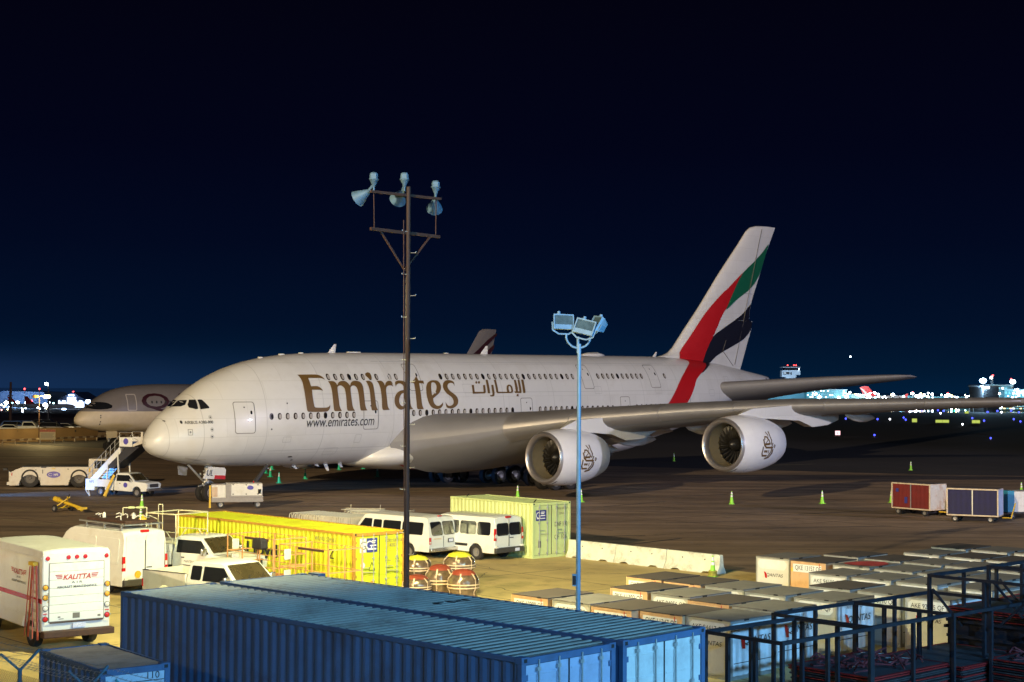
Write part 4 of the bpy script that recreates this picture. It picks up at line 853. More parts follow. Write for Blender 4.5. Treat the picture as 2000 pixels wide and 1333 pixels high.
put('brown topped cargo box marked QKE 10562 QF nearest the concrete barrier', -36.1, 40.3, kind='QKE', idt='QKE 10562 QF', top='b', face='o')
put('brown topped cargo box second in the row by the barrier', -34.4, 40.25, kind='QKE', idt='', top='b', face='o')
put('grey cargo box with a round stain on its top in the third row', -32.7, 40.3, idt='AKE 90331 QF')
put('dark topped cargo box marked AKE 90743 QF in the third row', -30.95, 40.1, idt='AKE 90743 QF')
put('pale grey topped cargo box at the right end of the third row', -29.15, 40.2, idt='AKE 92017 QF', qf=1, curtain=1)
put('brown topped cargo box in front of the box marked AKE 94105 QF', -30.5, 42.9, idt='', top='b')
put('grey cargo box in front of the box marked AKE 93977 QF', -28.7, 42.95, idt='AKE 95110 QF', qf=1, curtain=1)
put('grey cargo box with black airline name behind the middle rack', -26.95, 42.9, idt='AKE 92655 QF', qf=1, curtain=1, logo_left=2)
put('pale cargo box marked AKE 94105 QF', -32.66, 45.9, idt='AKE 94105 QF', face='w', qf=1)
put('pale cargo box marked AKE 93977 QF', -30.95, 45.95, idt='AKE 93977 QF', face='w')
put('dark grey topped cargo box right of the box marked AKE 93977 QF', -29.25, 46.0, idt='', qf=1, curtain=1)
put('pale cargo box marked AKE 93561 QF behind the tallest rack', -27.3, 46.0, idt='AKE 93561 QF', face='w', logo_left=1)
put('curtained cargo box at the right edge behind the tallest rack', -25.3, 46.0, idt='AKE 93070 QF', qf=1, curtain=1)
put('yellowish cargo box with airline name standing alone at the left of the back rows', -37.25, 48.95, idt='', face='w', logo_left=2, top='g')
put('tan cargo box marked QKE 13157 QF', -35.5, 48.75, kind='QKE', idt='QKE 13157 QF', top='b', face='o')
put('cream cargo box lying under a dark red cloth', -33.6, 48.7, idt='', face='w')
put('cream cargo box right of the red cloth box', -31.85, 48.7, idt='', top='g', face='w')
put('cream edged cargo box above the box marked AKE 93977 QF', -30.1, 48.7, idt='AKE 91240 QF', face='w')
put('dark topped cargo box behind the rack diagonal', -28.4, 48.7, idt='AKE 91255 QF', face='w')
put('dark topped cream edged cargo box behind QKE 13157', -35.95, 51.5, top='b', face='w')
put('dark topped cream edged cargo box behind the red cloth box', -34.05, 51.4, top='b', face='w')
put('brown topped cargo box in the middle of the seventh row', -32.35, 51.4, top='g', face='w')
put('cream edged cargo box with faint number in the seventh row', -30.7, 51.5, idt='AKE 90817 QF', face='w')
put('cargo box at the right end of the seventh row', -28.95, 51.5, idt='AKE 90818 QF', face='w')
put('cream edged cargo box with row of rivets in the eighth row', -34.3, 54.5, idt='AKE 91006 QF', face='w')
put('brown topped cargo box in the eighth row', -32.5, 54.5, idt='AKE 91119 QF', face='w', top='b')
put('dark topped cargo box at the right end of the eighth row', -30.75, 54.5, top='b', face='w')
put('dark topped cargo box at the left of the farthest row', -34.85, 57.4, top='b', face='w')
put('grey topped cargo box in the middle of the farthest row', -33.1, 57.5, face='w')
put('cream edged cargo box at the right of the farthest row', -31.3, 57.6, face='w')
# red cloth on one box
m = MB(); P = [(.1, .5), (.5, .25), (1.1, .3), (1.5, .7), (1.45, 1.4), (1.0, 1.85), (.45, 1.7), (.15, 1.2)]
vs = [(.8, 1.05, .05)] + [(x, y, .012 + .02 * random.random()) for x, y in P]; m.add(vs, [(0, i, i % 8 + 1) for i in range(1, 9)]); m.add([(x, y, .002) for x, y, z in vs[1:]], [list(range(8))])
pp = ad(-33.6, 48.7); o = m.build('red_cloth', M('red_cloth', (.30, .02, .02), .9, var=.3, scale=3, bump=.6, bscale=5), loc=(pp.x, pp.y, UH)); o.rotation_euler = (0, 0, UA); tag(o, 'dark red cloth spread over a cream cargo box', 'cloth')
# concrete barriers ---------------------------------------------------------
def jersey(label, a, b):
    a = Vector(a); b = Vector(b); d = b - a; L = d.length; t = thing('concrete_barrier', label, 'barrier', (a.x, a.y, 0), atan2(d.y, d.x), 'white concrete barriers')
    pr = [(.3, .0), (.3, .08), (.15, .33), (.09, .82), (-.09, .82), (-.15, .33), (-.3, .08), (-.3, 0)]
    m = MB(); R = []
    xs = [0, .03, L * .12, L * .16, L * .27, L * .31, L * .7, L * .74, L * .85, L * .89, L - .03, L]
    for i, x in enumerate(xs):
        s = .96 if i in (0, len(xs) - 1) else 1; up = i in (3, 4, 7, 8); R.append([(x, y * s, max(z, .09 if up else 0) * (1 if z < .5 else s)) for y, z in pr])
    m.rings(R); m.build('barrier_body', m_jersey, t)
    m = MB()
    for x in (L * .3, L * .72): m.box(x, x + .05, -.135, -.1, .55, .6)
    m.build('lifting_hole', m_dark, t); return t
p0 = Vector((2.95, 75.3)); p1 = Vector((9.75, 66.6)); q = (p1 - p0) / 3
# measured end points of the row
PA = G(1113, 1088); PB = G(1410, 1122); PA = Vector((PA.x, PA.y)); PB = Vector((PB.x, PB.y)); q = (PB - PA) / 3
for i, s in enumerate(('left concrete barrier touching the pale green container', 'middle concrete barrier between two others', 'right concrete barrier with the banded cone before it')): jersey(s, PA + q * i + q.normalized() * .02, PA + q * (i + 1) - q.normalized() * .02)
# cones -----------------------------------------------------------------------
def cone_proto(mat, bands, h=.9):
    t = thing('traffic_cone', 'x', 'traffic cone'); m = MB(); m.box(-.19, .19, -.19, .19, 0, .035); m.lathe([(.15, .035), (.14, .06), (.03, h), (.02, h)], seg=20); m.build('cone_body', mat, t)
    for z0, z1 in bands:
        m = MB(); r = lambda z: .143 - .11 * (z - .06) / (h - .06) + .004; m.lathe([(r(z0), z0), (r(z1), z1)], seg=20); m.build('reflective_band', m_refl, t)
    return t
cA = remember(cone_proto(m_cone, ((.5, .62), (.68, .84)))); cB = remember(cone_proto(m_conet, ((.56, .68), (.72, .8)))); used = {}
def cone(u, v, label, pr, group='traffic cones around the parked airliner'):
    p = G(u, v)
    o = pr if pr.name not in used else dup(pr); used[pr.name] = 1
    o.location = p; o['label'] = label; o['group'] = group; o.rotation_euler = (0, 0, random.uniform(0, 1.5)); return o
for u, v, l, pr in ((1429, 985, 'lime cone on open apron below the outer engine', cA), (1606, 984, 'lime cone between the outer engine and the red cart', cA), (1741, 982, 'lime cone just left of the red baggage cart', cA), (1316, 901, 'faint lime cone in shadow between the two engines', cA), (1779, 919, 'faint lime cone in shadow under the outer wing', cA),
    (1011, 972, 'lime cone above the left end of the pale green container', cA), (1135, 981, 'lime cone beside the blue lamp pole', cA), (277, 993, 'lime cone in front of the stair truck', cA), (275, 1019, 'lime cone partly behind the roof rack of the van', cA), (1995, 965, 'white tipped cone at the right edge behind the carts', cA),
    (519, 925, 'green cone at the left of the group under the front fuselage', cB), (528, 932, 'green cone just right of the leftmost one under the fuselage', cB), (531, 918, 'farthest green cone under the front fuselage', cB), (545, 944, 'nearest green cone under the front fuselage', cB), (596, 936, 'green cone alone under the belly aerials', cB), (709, 916, 'green cone half hidden behind the front of the belly fairing', cB), (737, 932, 'green cone just left of the rusty lamp pole', cB), (662, 918, 'green cone behind the belly aerials', cB)):
    cone(u, v, l, pr)
o = cone(1392, 1127, 'banded lime cone standing on two bases by the barrier end', cA, 'traffic cones around the parked airliner')
m = MB(); m.lathe([(.19, .03), (.2, .1), (.17, .16), (.2, .2), (.16, .27)], seg=18); m.build('stacked_base', M('yellow_black_base', (.3, .28, .04), .7, var=.5, scale=8), o)
# ------------------------------------------------------------------ floodlight poles
def vpt(u, v, D): return GD(u, v, D)
D1 = 46.0
p1 = thing('floodlight_pole', 'tall rusty lamp pole with three bell floodlights on a double crossarm', 'lamp pole', (GD(794, 1145, D1).x, D1, 0))
px = p1.location.x; top = GD(791, 372, D1).z
m = MB(); m.tube((0, 0, 0), (-.03, 0, top + .1), .088, .062, 14); m.build('pole', M('shaded_rusted_pole', (.03, .017, .013), .7, var=.3, scale=6), p1)  # rust colour darkened to paint in the pole's unlit side
def L1(u, v, dy=0): q = GD(u, v, D1 + dy); return Vector((q.x - px, dy, q.z))
a, b = L1(724, 374, -.9), L1(861, 389, .9); c, d = L1(724, 447, -.9), L1(858, 463, .9)
m = MB(); m.bar(a, b, .07, .07); m.build('upper_crossarm', m_rust, p1)
m = MB(); m.bar(c, d, .085, .085); m.build('lower_crossarm', m_rust, p1)
m = MB(); m.tube(L1(730, 376, -.8), L1(731, 447, -.8), .014); m.tube(L1(852, 390, .8), L1(851, 462, .8), .014); m.build('hanger_rod', m_rust, p1)
for s, q in ((0, L1(742, 450, -.6)), (1, L1(840, 463, .6))):
    m = MB(); m.bar(q, L1(790, 528), .045, .045); m.build('brace', m_rust, p1)
m = MB(); m.tube(L1(788.5, 430, -.1), L1(789.5, 1060, -.1), .014); m.build('conduit', m_rust, p1)
for k in range(16):
    z = top - 1.2 - k * .62; s = 1 if k % 2 else -1; m = MB(); m.path([(s * .05, -.05, z), (s * .2, -.08, z), (s * .2, -.08, z + .04)], .01, 6); m.build('climbing_step', m_steel, p1)
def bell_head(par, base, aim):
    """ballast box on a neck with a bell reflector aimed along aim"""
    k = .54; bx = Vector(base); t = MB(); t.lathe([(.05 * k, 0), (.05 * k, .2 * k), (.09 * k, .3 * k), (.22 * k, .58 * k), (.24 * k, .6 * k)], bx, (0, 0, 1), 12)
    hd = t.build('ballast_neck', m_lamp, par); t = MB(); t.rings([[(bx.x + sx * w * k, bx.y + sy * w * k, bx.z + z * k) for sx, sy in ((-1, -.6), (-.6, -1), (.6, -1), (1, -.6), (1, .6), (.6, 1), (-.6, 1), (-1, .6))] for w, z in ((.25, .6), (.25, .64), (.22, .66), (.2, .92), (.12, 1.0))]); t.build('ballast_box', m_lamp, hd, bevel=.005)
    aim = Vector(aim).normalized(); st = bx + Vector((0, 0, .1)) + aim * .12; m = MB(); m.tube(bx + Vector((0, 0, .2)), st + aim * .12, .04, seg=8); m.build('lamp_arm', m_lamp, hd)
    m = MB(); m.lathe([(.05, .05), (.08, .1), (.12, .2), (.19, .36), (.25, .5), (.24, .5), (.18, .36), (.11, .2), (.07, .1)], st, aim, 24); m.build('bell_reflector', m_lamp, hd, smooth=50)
    m = MB(); m.lathe([(.001, .12), (.05, .16), (.05, .28), (.001, .3)], st, aim, 12); m.build('lamp_bulb', M('lamp_bulb_glow', (.5, .4, .3), .4, var=0, emit=(1, .7, .25), es=12), hd)
    return hd
m_lamp = M('lamp_head_blue_lit', (.085, .17, .25), .55, .2, var=.2, scale=5)  # blue light falling on the heads is painted into their metal colour
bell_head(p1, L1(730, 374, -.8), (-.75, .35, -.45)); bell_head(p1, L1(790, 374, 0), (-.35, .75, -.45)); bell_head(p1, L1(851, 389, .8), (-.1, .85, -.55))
# second pole
D2 = 42.0
q = GD(1129, 1190, D2); p2 = thing('floodlight_pole', 'smooth blue lamp pole with three rectangular floodlights on a curved bracket', 'lamp pole', (q.x, D2, 0)); px2 = q.x; top2 = GD(1129, 672, D2).z
m = MB(); m.lathe([(.068, 0), (.062, top2 * .5), (.05, top2)], seg=20); m.lathe([(.16, 0), (.16, .05), (.11, .07)], seg=20); m.build('pole', m_bc, p2)
m = MB(); m.box(-.1, .1, -.14, -.09, .0, .3); 
z = GD(1120, 1133, D2).z; m = MB(); m.box(-.16, -.05, -.1, .02, z - .16, z + .16); m.build('junction_box', m_bc, p2, bevel=.01); 
m = MB(); m.box(-.15, -.06, -.108, -.101, z - .12, z + .12); m.build('junction_cover', m_ink, p2)
def L2(u, v, dy=0): q = GD(u, v, D2 + dy); return Vector((q.x - px2, dy, q.z))
m = MB(); P = [L2(1106, 652), L2(1106, 662), L2(1110, 670), L2(1117, 677), L2(1125, 680), L2(1129, 680), L2(1134, 680), L2(1143, 677), L2(1150, 670), L2(1153, 662), L2(1152, 652)]; m.path(P, .03, 10); m.tube(L2(1129, 690), L2(1129, 658), .04, seg=12); m.build('curved_bracket', m_bc, p2)
def flood(par, c, yaw, pitch, roll):
    R = Matrix.Rotation(yaw, 4, 'Z') @ Matrix.Rotation(pitch, 4, 'X') @ Matrix.Rotation(roll, 4, 'Y'); T = Matrix.Translation(c) @ R
    m = MB(); m.T = T; w, h, d = .27, .2, .16
    m.rings([[(-w, 0, -h), (w, 0, -h), (w, 0, h), (-w, 0, h)], [(-w, .06, -h), (w, .06, -h), (w, .06, h), (-w, .06, h)], [(-w * .6, d + .1, -h * .6), (w * .6, d + .1, -h * .6), (w * .6, d + .1, h * .6), (-w * .6, d + .1, h * .6)]]); f = m.build('floodlight_housing', m_bc, par, bevel=.008)
    m = MB(); m.T = T
    for x0, x1, z0, z1 in ((-w, w, h - .03, h + .005), (-w, w, -h - .005, -h + .03), (-w - .004, -w + .028, -h + .03, h - .03), (w - .028, w + .004, -h + .03, h - .03)): m.box(x0, x1, -.03, .004, z0, z1)
    m.build('frame', m_bc, f)
    m = MB(); m.T = T; m.box(-w + .03, w - .03, -.012, -.004, -h * .35, h - .032); m.build('glass', M('flood_glass', (.10, .17, .2), .06, .2, var=.3, scale=6, coat=1), f)
    m = MB(); m.T = T; m.box(-w + .03, w - .03, -.014, -.004, -h + .032, -h * .37); m.build('lower_reflector', m_bc, f)
    m = MB(); m.T = T; m.lathe([(.001, 0), (.05, .02), (.04, .1), (.001, .11)], (-w * .4, .08, h + .005), (0, 0, 1), 10); m.build('cap', m_bc, f)
    m = MB(); m.T = T; P = [(-w - .03, .05, 0), (-w - .02, .05, -h - .02), (-w * .5, .05, -h - .12), (w * .5, .05, -h - .12), (w + .02, .05, -h - .02), (w + .03, .05, 0)]
    for a_, b_ in zip(P, P[1:]): m.bar(a_, b_, .04, .012, up=(0, 1, 0))
    m.build('yoke', m_bc, f)
    return f
flood(p2, L2(1101, 629, 0), .2, -.25, .03); flood(p2, L2(1142, 639, -.12), -.25, -.35, .25); flood(p2, L2(1163, 632, .1), -1.15, -.5, .1)
# ------------------------------------------------------------------ vehicles
def arch(xc, r, zb, n=8): return [(xc + r * cos(pi - pi * i / n), zb + max(0, r * sin(pi * i / n)) * 1.0) for i in range(n + 1)]
def shell(name, outline, wf, mats, parent, zc=(), xc=(), mf=None, crown=0, zr=99, bevel=.03, smooth=35):
    """side outline (x, z) given a width function wf(x, z): closed body with real wheel arches"""
    bm = bmesh.new(); vs = [bm.verts.new((x, 0, z)) for x, z in outline]; bm.faces.new(vs)
    for z in zc: bmesh.ops.bisect_plane(bm, geom=bm.verts[:] + bm.edges[:] + bm.faces[:], plane_co=(0, 0, z), plane_no=(0, 0, 1), dist=1e-4)
    for x in xc: bmesh.ops.bisect_plane(bm, geom=bm.verts[:] + bm.edges[:] + bm.faces[:], plane_co=(x, 0, 0), plane_no=(1, 0, 0), dist=1e-4)
    bm.verts.index_update(); V = [(v.co.x, v.co.z) for v in bm.verts]; F = [[v.index for v in f.verts] for f in bm.faces]
    E = [[v.index for v in e.verts] for e in bm.edges if len(e.link_faces) == 1]; bm.free()
    m = MB(); n = len(V)
    def mi(cx, cz, rim): return mf(cx, cz, rim) if mf else 0
    for s in (1, -1):
        for f in F: m.f.append([i + (0 if s > 0 else n) for i in f]); m.mi.append(mi(sum(V[i][0] for i in f) / len(f), sum(V[i][1] for i in f) / len(f), 0))
    for s in (1, -1): m.v += [Vector((x, s * wf(x, z), z)) for x, z in V]
    K = 6 if crown else 1
    for a, b in E:
        (xa, za), (xb, zb_) = V[a], V[b]; cr = crown if (za > zr and zb_ > zr) else 0
        ids = [[a, b]]
        for k in range(1, K):
            t = 1 - 2 * k / K; base = len(m.v); 
            m.v += [Vector((xa, t * wf(xa, za), za + (crown if za > zr else 0) * (1 - t ** 4))), Vector((xb, t * wf(xb, zb_), zb_ + (crown if zb_ > zr else 0) * (1 - t ** 4)))]; ids.append([base, base + 1])
        ids.append([a + n, b + n])
        for p, q in zip(ids, ids[1:]): m.f.append([p[0], p[1], q[1], q[0]]); m.mi.append(mi((xa + xb) / 2, (za + zb_) / 2, 1))
    me = bpy.data.meshes.new(name); me.from_pydata([tuple(v) for v in m.v], [], m.f); 
    for k in mats: me.materials.append(k)
    for p, i in zip(me.polygons, m.mi): p.material_index = i
    bm = bmesh.new(); bm.from_mesh(me); bmesh.ops.remove_doubles(bm, verts=bm.verts[:], dist=1e-4); bmesh.ops.recalc_face_normals(bm, faces=bm.faces); bm.to_mesh(me); bm.free()
    me.shade_smooth(); me.set_sharp_from_angle(angle=radians(smooth))
    o = bpy.data.objects.new(name, me); COL.objects.link(o); o.parent = parent
    if bevel:
        b = o.modifiers.new('bevel', 'BEVEL'); b.width = bevel; b.segments = 2; b.limit_method = 'ANGLE'; b.angle_limit = radians(38)
    return o
def spanel(name, poly, wf, mat, parent, off=.006, th=.012, sides=(1, -1)):
    out = []
    for s in sides:
        m = MB(); P = [(x, s * (wf(x, z) + off - th), z) for x, z in poly]; Q = [(x, s * (wf(x, z) + off), z) for x, z in poly]; n = len(poly)
        m.add(P + Q, [list(range(n)), list(range(n, 2 * n))] + [(i, (i + 1) % n, n + (i + 1) % n, n + i) for i in range(n)]); out.append(m.build(name, mat, parent, smooth=0))
    return out
def epanel(name, yz, xf, mat, parent, off=.008, th=.014, d=-1):
    """panel on a front or rear face: points (y, z), xf(z) the face; d = -1 rear, 1 front"""
    m = MB(); P = [(xf(z) + d * (off - th), y, z) for y, z in yz]; Q = [(xf(z) + d * off, y, z) for y, z in yz]; n = len(yz)
    m.add(P + Q, [list(range(n)), list(range(n, 2 * n))] + [(i, (i + 1) % n, n + (i + 1) % n, n + i) for i in range(n)]); return m.build(name, mat, parent, smooth=0)
def rr(x0, z0, x1, z1, r=.06, n=3): return rrect(x0, z0, x1, z1, r, n)
WC = {}
def wheel(parent, x, y, r=.36, w=.24, side=1, steel=True, hub=None):
    k = (r, w, side, hub)
    if k not in WC:
        m = MB(); wheel_lathe(m, (0, 0, 0), (0, 1, 0), r, w); a = m.build('wheel', m_rub, None); m = MB()
        s = side; m.lathe([(.001, s * w * .30), (r * .16, s * w * .34), (r * .2, s * w * .2), (r * .5, s * w * .24), (r * .5, s * w * .42), (r * .55, s * w * .44)], (0, 0, 0), (0, 1, 0), 20); b = m.build('rim', hub or m_hub, None); WC[k] = (a.data, b.data); bpy.data.objects.remove(a); bpy.data.objects.remove(b)
    a = bpy.data.objects.new('wheel', WC[k][0]); COL.objects.link(a); a.parent = parent; a.location = (x, y, r)
    b = bpy.data.objects.new('rim', WC[k][1]); COL.objects.link(b); b.parent = a; return a
def wheels4(t, x1, x2, yw, r=.36, w=.24, hub=None):
    for x in (x1, x2):
        for s in (1, -1): wheel(t, x, s * (yw - w / 2), r, w, s, hub=hub)
def simplebox(name, parent, mat, x0, x1, y0, y1, z0, z1, bevel=.01): return MB().box(x0, x1, y0, y1, z0, z1).build(name, mat, parent, bevel=bevel)
def place(t, x, y, yaw): t.location = (x, y, 0); t.rotation_euler = (0, 0, yaw)

# ---- full size van with straight roof (passenger and cargo) ------------------------------------------------
def euro_van(label, high=False, windows=True):
    t = thing('passenger_van' if windows else 'cargo_van', label, 'van'); L = 5.6; H = 2.42 if high else 2.0; W_ = 1.0
    def wf(x, z):
        w = W_ - max(0, z - 1.15) * (.10 if not high else .085); w -= max(0, x - 4.4) * .09 + (.02 if x < .05 else 0); return w * (1 - .03 * (z < .35))
    out = [(.03, .36)] + arch(1.18, .42, .36) + arch(4.65, .42, .36) + [(5.52, .36), (5.6, .7), (5.55, .98), (5.3, 1.12), (4.75, 1.25), (4.0, H - .25), (3.75, H - .1), (3.4, H), (.25, H), (.1, H - .06), (.03, H - .3), (.0, 1.0)]
    zs = .62 if windows else .6
    shell('body', out, wf, [m_vw, m_trim], t, zc=(zs, 1.15, 1.6, 2.0), xc=(1.0, 2.2, 3.4, 4.4, 5.0), mf=lambda x, z, r: 1 if z < zs else 0, crown=.07, zr=H - .11, bevel=.035)
    zt = 1.98 if windows else 2.0
    spanel('front_door_window', [(3.35, 1.22), (4.45, 1.22), (4.2, 1.42), (3.88, 1.72), (3.35, 1.76)], wf, m_glass, t)
    if windows:
        for a, b in ((.28, 1.1), (1.18, 2.2), (2.28, 3.22)): spanel('side_window', rr(a, 1.18, b, 1.78, .1), wf, m_glass, t)
    else:
        for a, b in ((.3, 1.75), (1.85, 3.2)):
            spanel('pressed_panel', rr(a, 1.2, b, 2.15, .1), wf, m_vw, t, off=.012)
    for y0, y1 in ((-.83, -.03), (.03, .83)):
        if windows: epanel('rear_window', [(y, z) for y, z in rr(y0, 1.16, y1, 1.74, .12)], lambda z: .03 * (z > 1.3) + (.0), m_glass, t, off=.012)
        else: epanel('rear_door_panel', rr(y0, .9, y1, 2.3, .12), lambda z: .012, m_vw, t, off=.016)
        m = MB(); m.box(-.012, .0, y0 - .02, y0, .66, 2.0); m.build('door_gap', m_seam, t)
    m = MB(); m.box(-.012, .004, -.012, .012, .66, H - .35); m.build('door_gap', m_dark, t)
    for s in (1, -1):
        m = MB(); m.prism([(-.015, s * .985, .95), (-.015, s * .86, .95), (-.015, s * .875, 1.5), (-.015, s * .965, 1.5)], (.08, 0, 0)); la = m.build('tail_lamp', m_redlens, t)
        m = MB(); m.box(-.02, -.013, min(s * .875, s * .965), max(s * .875, s * .965), 1.08, 1.24); m.build('reverse_lens', m_clear, la)
        m = MB(); m.prism([(5.58, s * .62, .78), (5.5, s * .93, .85), (5.33, s * .9, 1.08), (5.45, s * .6, .98)], (.01, 0, .01)); m.build('headlight', m_clear, t)
        m = MB(); m.box(4.0, 4.16, min(s * 1.0, s * 1.22), max(s * 1.0, s * 1.22), 1.3, 1.62); m.build('mirror', m_trim, t, bevel=.03)
        m = MB(); m.box(-.09, -.0, min(s * .8, s * .93), max(s * .8, s * .93), .62, .7); m.build('reflector', m_clear, t)
        spanel('rub_strip', [(1.7, .62), (4.15, .62), (4.15, .74), (1.7, .74)], wf, m_trim, t, off=.02)
    m = MB(); m.box(-.1, .04, -.96, .96, .38, .62); m.build('rear_bumper', m_trim, t, bevel=.03)
    simplebox('high_brake_light', t, m_redlens, .04, .1, -.18, .18, H - .05, H + .045)
    m = MB(); m.box(-.11, -.1, -.62, -.32, .42, .56) if windows else m.box(-.115, -.105, -.2, .15, .42, .55); m.build('number_plate', m_plate, t)
    m = MB(); m.prism([(4.79, -.78, 1.3), (4.79, .78, 1.3), (4.03, .74, H - .22), (4.03, -.74, H - .22)], (.012, 0, .012)); m.build('windscreen', m_glass, t)
    m = MB(); m.box(5.57, 5.6, -.5, .5, .5, .75); m.build('grille', m_trim, t)
    wheels4(t, 1.18, 4.65, .98, .37, .24)
    m = MB(); m.bar((-.015, -.05, 1.05), (-.015, -.28, 1.05), .04, .03); m.build('door_handle', m_trim, t)
    return t
v1 = euro_van('white passenger van with grey lower body and side windows, beside the pale green container'); place(v1, *G(994, 1095)[:2], radians(138))
m = MB(); 
text('SHUTTLE', v1, m_redlens, (1.75, .965, 1.3), (-1, 0, 0), (0, .0, 1), width=.6, height=.1, name='window_sign')
v2 = euro_van('white high roof cargo van with roof rack carrying gear and a ladder', True, False); place(v2, *G(283, 1162)[:2], radians(135)); v2.scale = (1.08, 1, 1)
text('MAINTENANCE', v2, m_seam, (-.02, -.0, 1.15), (0, -1, 0), (0, 0, 1), width=.9, height=.05) if False else None
m = MB(); m.lathe([(.0, .0), (.12, .003), (.14, .01), (.14, .0)], (-.018, .33, .8), (-1, 0, 0), 16); m.build('round_badge', m_amber, v2)
# roof rack on the cargo van (part of the van); gear on it is loose
m = MB()
for x in (.35, 1.5, 2.7): m.bar((x, -.85, 2.64), (x, .85, 2.64), .06, .04); m.bar((x, -.82, 2.45), (x, -.82, 2.64), .05); m.bar((x, .82, 2.45), (x, .82, 2.64), .05)
for y in (-.82, .82): m.bar((.1, y, 2.67), (3.2, y, 2.67), .05)
m.build('roof_rack', m_steel, v2)
Y2 = radians(135)
def on(v, x, y, z): c, s = cos(v.rotation_euler[2]), sin(v.rotation_euler[2]); return Vector((v.location.x + x * c - y * s, v.location.y + x * s + y * c, z))
o = on(v2, 0, 0, 2.7)
lt = thing('work_platform_tray', 'rusty flat tray with yellow lamp and fittings lying on the van roof rack', 'equipment tray', o, Y2)
m = MB(); m.box(.3, 3.1, -.7, .7, 0, .1); m.build('tray', m_rust, lt, bevel=.01)
random.seed(4); m = MB()
for k in range(9): x, y = random.uniform(.4, 2.9), random.uniform(-.6, .6); m.path([(x, y, .1), (x, y, .22), (x + .12, y, .25), (x + .2, y + .1, .2)], .02, 6)
m.lathe([(.06, 0), (.06, .15), (.04, .2), (.001, .22)], (2.5, .3, .1)); m.lathe([(.06, 0), (.07, .2), (.001, .25)], (1.2, -.2, .1)); m.build('fittings', m_vw2, lt)
m = MB(); m.lathe([(.16, 0), (.14, .06), (.05, .1), (.001, .2)], (.7, -.3, .1)); m.build('beacon', m_yel, lt)
# ---- classic full size van (boxy rear) -----------------------------------------------------
v3 = thing('passenger_van', 'white boxy passenger van with dark rear windows, left of the taller-lamped van', 'van'); place(v3, *G(866, 1093)[:2], radians(140)); v3.scale = (1, 1, .94)
def wf3(x, z): return 1.0 - max(0, z - 1.1) * .15 - max(0, x - 4.7) * .12
out = [(.0, .45), (.02, .42)] + arch(1.3, .42, .42) + arch(4.75, .42, .42) + [(5.75, .42), (5.8, .85), (5.7, 1.1), (4.9, 1.22), (4.3, 2.0), (4.0, 2.08), (.35, 2.08), (.22, 2.02), (.1, 1.6), (.0, 1.15)]
shell('body', out, wf3, [m_vw], v3, zc=(1.1, 1.5, 1.9), xc=(1, 2, 3, 4, 5), crown=.06, zr=1.99, bevel=.035)
for a, b in ((.42, 1.75), (1.85, 3.0), (3.1, 3.65)): spanel('side_window', rr(a, 1.22, b, 1.83, .08), wf3, m_glass, v3)
spanel('front_door_window', [(3.75, 1.25), (4.72, 1.25), (4.25, 1.85), (3.75, 1.85)], wf3, m_glass, v3)
xr3 = lambda z: .0 if z < 1.15 else .1 * (z - 1.15) / .45 if z < 1.6 else .1 + .12 * (z - 1.6) / .42
for y0, y1 in ((-.78, -.04), (.04, .78)): epanel('rear_window', rr(y0, 1.2, y1, 1.86, .1), xr3, m_glass, v3, off=.015, th=.02)
m = MB(); m.box(-.012, .01, -.01, .01, .62, 1.15); m.build('door_gap', m_dark, v3)
for s in (1, -1):
    m = MB(); m.box(-.014, .05, min(s * .84, s * .98), max(s * .84, s * .98), .8, 1.12); la = m.build('tail_lamp', m_redlens, v3); m = MB(); m.box(-.018, -.012, min(s * .86, s * .96), max(s * .86, s * .96), .84, .92); m.build('reverse_lens', m_clear, la)
    m = MB(); m.box(4.55, 4.68, min(s * 1.0, s * 1.25), max(s * 1.0, s * 1.25), 1.2, 1.45); m.build('mirror', m_trim, v3, bevel=.02)
m = MB(); m.box(-.17, .03, -.98, .98, .42, .6); m.build('rear_bumper', m_chrome, v3, bevel=.03)
m = MB(); m.box(-.02, -.01, -.68, -.3, .82, 1.02); pl = m.build('plate_recess', m_dark, v3); m = MB(); m.box(-.028, -.02, -.63, -.35, .85, .99); m.build('number_plate', m_plate, pl)
text('MAINTENANCE', v3, m_amber, (-.02, .42, 1.04), (0, -1, 0), (0, 0, 1), width=.5, height=.06) 
m = MB(); m.prism([(4.93, -.8, 1.27), (4.93, .8, 1.27), (4.33, .74, 1.98), (4.33, -.74, 1.98)], (.012, 0, .012)); m.build('windscreen', m_glass, v3)
simplebox('high_brake_light', v3, m_redlens, .2, .3, -.12, .12, 2.1, 2.15); wheels4(v3, 1.3, 4.75, .96, .37, .24)

# ---- step van of the maintenance firm -----------------------------------------------------------
k = thing('step_van', 'white box step van with roller rear door and red side stripe', 'van'); place(k, *G(148, 1268)[:2], radians(126)) 
kp = k
Wk = 1.06
def wk(x, z): return Wk - max(0, z - 2.75) * .12
out = [(.0, .72), (.0, .55)] + arch(1.15, .5, .55) + [(4.3, .55)] + arch(5.0, .45, .55) + [(6.0, .55), (6.1, .9), (5.95, 1.35), (5.3, 1.55), (4.95, 2.75), (4.7, 2.98), (.1, 2.98), (.0, 2.9)]
shell('body', out, wk, [m_vw], k, zc=(1.35, 2.4), xc=(1, 2, 3, 4, 5), crown=.05, zr=2.9, bevel=.04)
spanel('red_stripe', [(.02, 1.42), (4.6, 1.42), (4.6, 1.56), (.02, 1.56)], wk, m_redlens, k, off=.006)
for z in (.95, 2.75): spanel('rub_rail', [(.02, z), (4.6, z), (4.6, z + .04), (.02, z + .04)], wk, m_vw, k, off=.03)
m = MB(); m.box(-.012, .02, -.86, .86, .85, 2.62); fr = m.build('door_surround', m_seam, k)
m = MB()
for i in range(7): z = .88 + i * .247; m.box(-.02, .01, -.84, .84, z, z + .239)
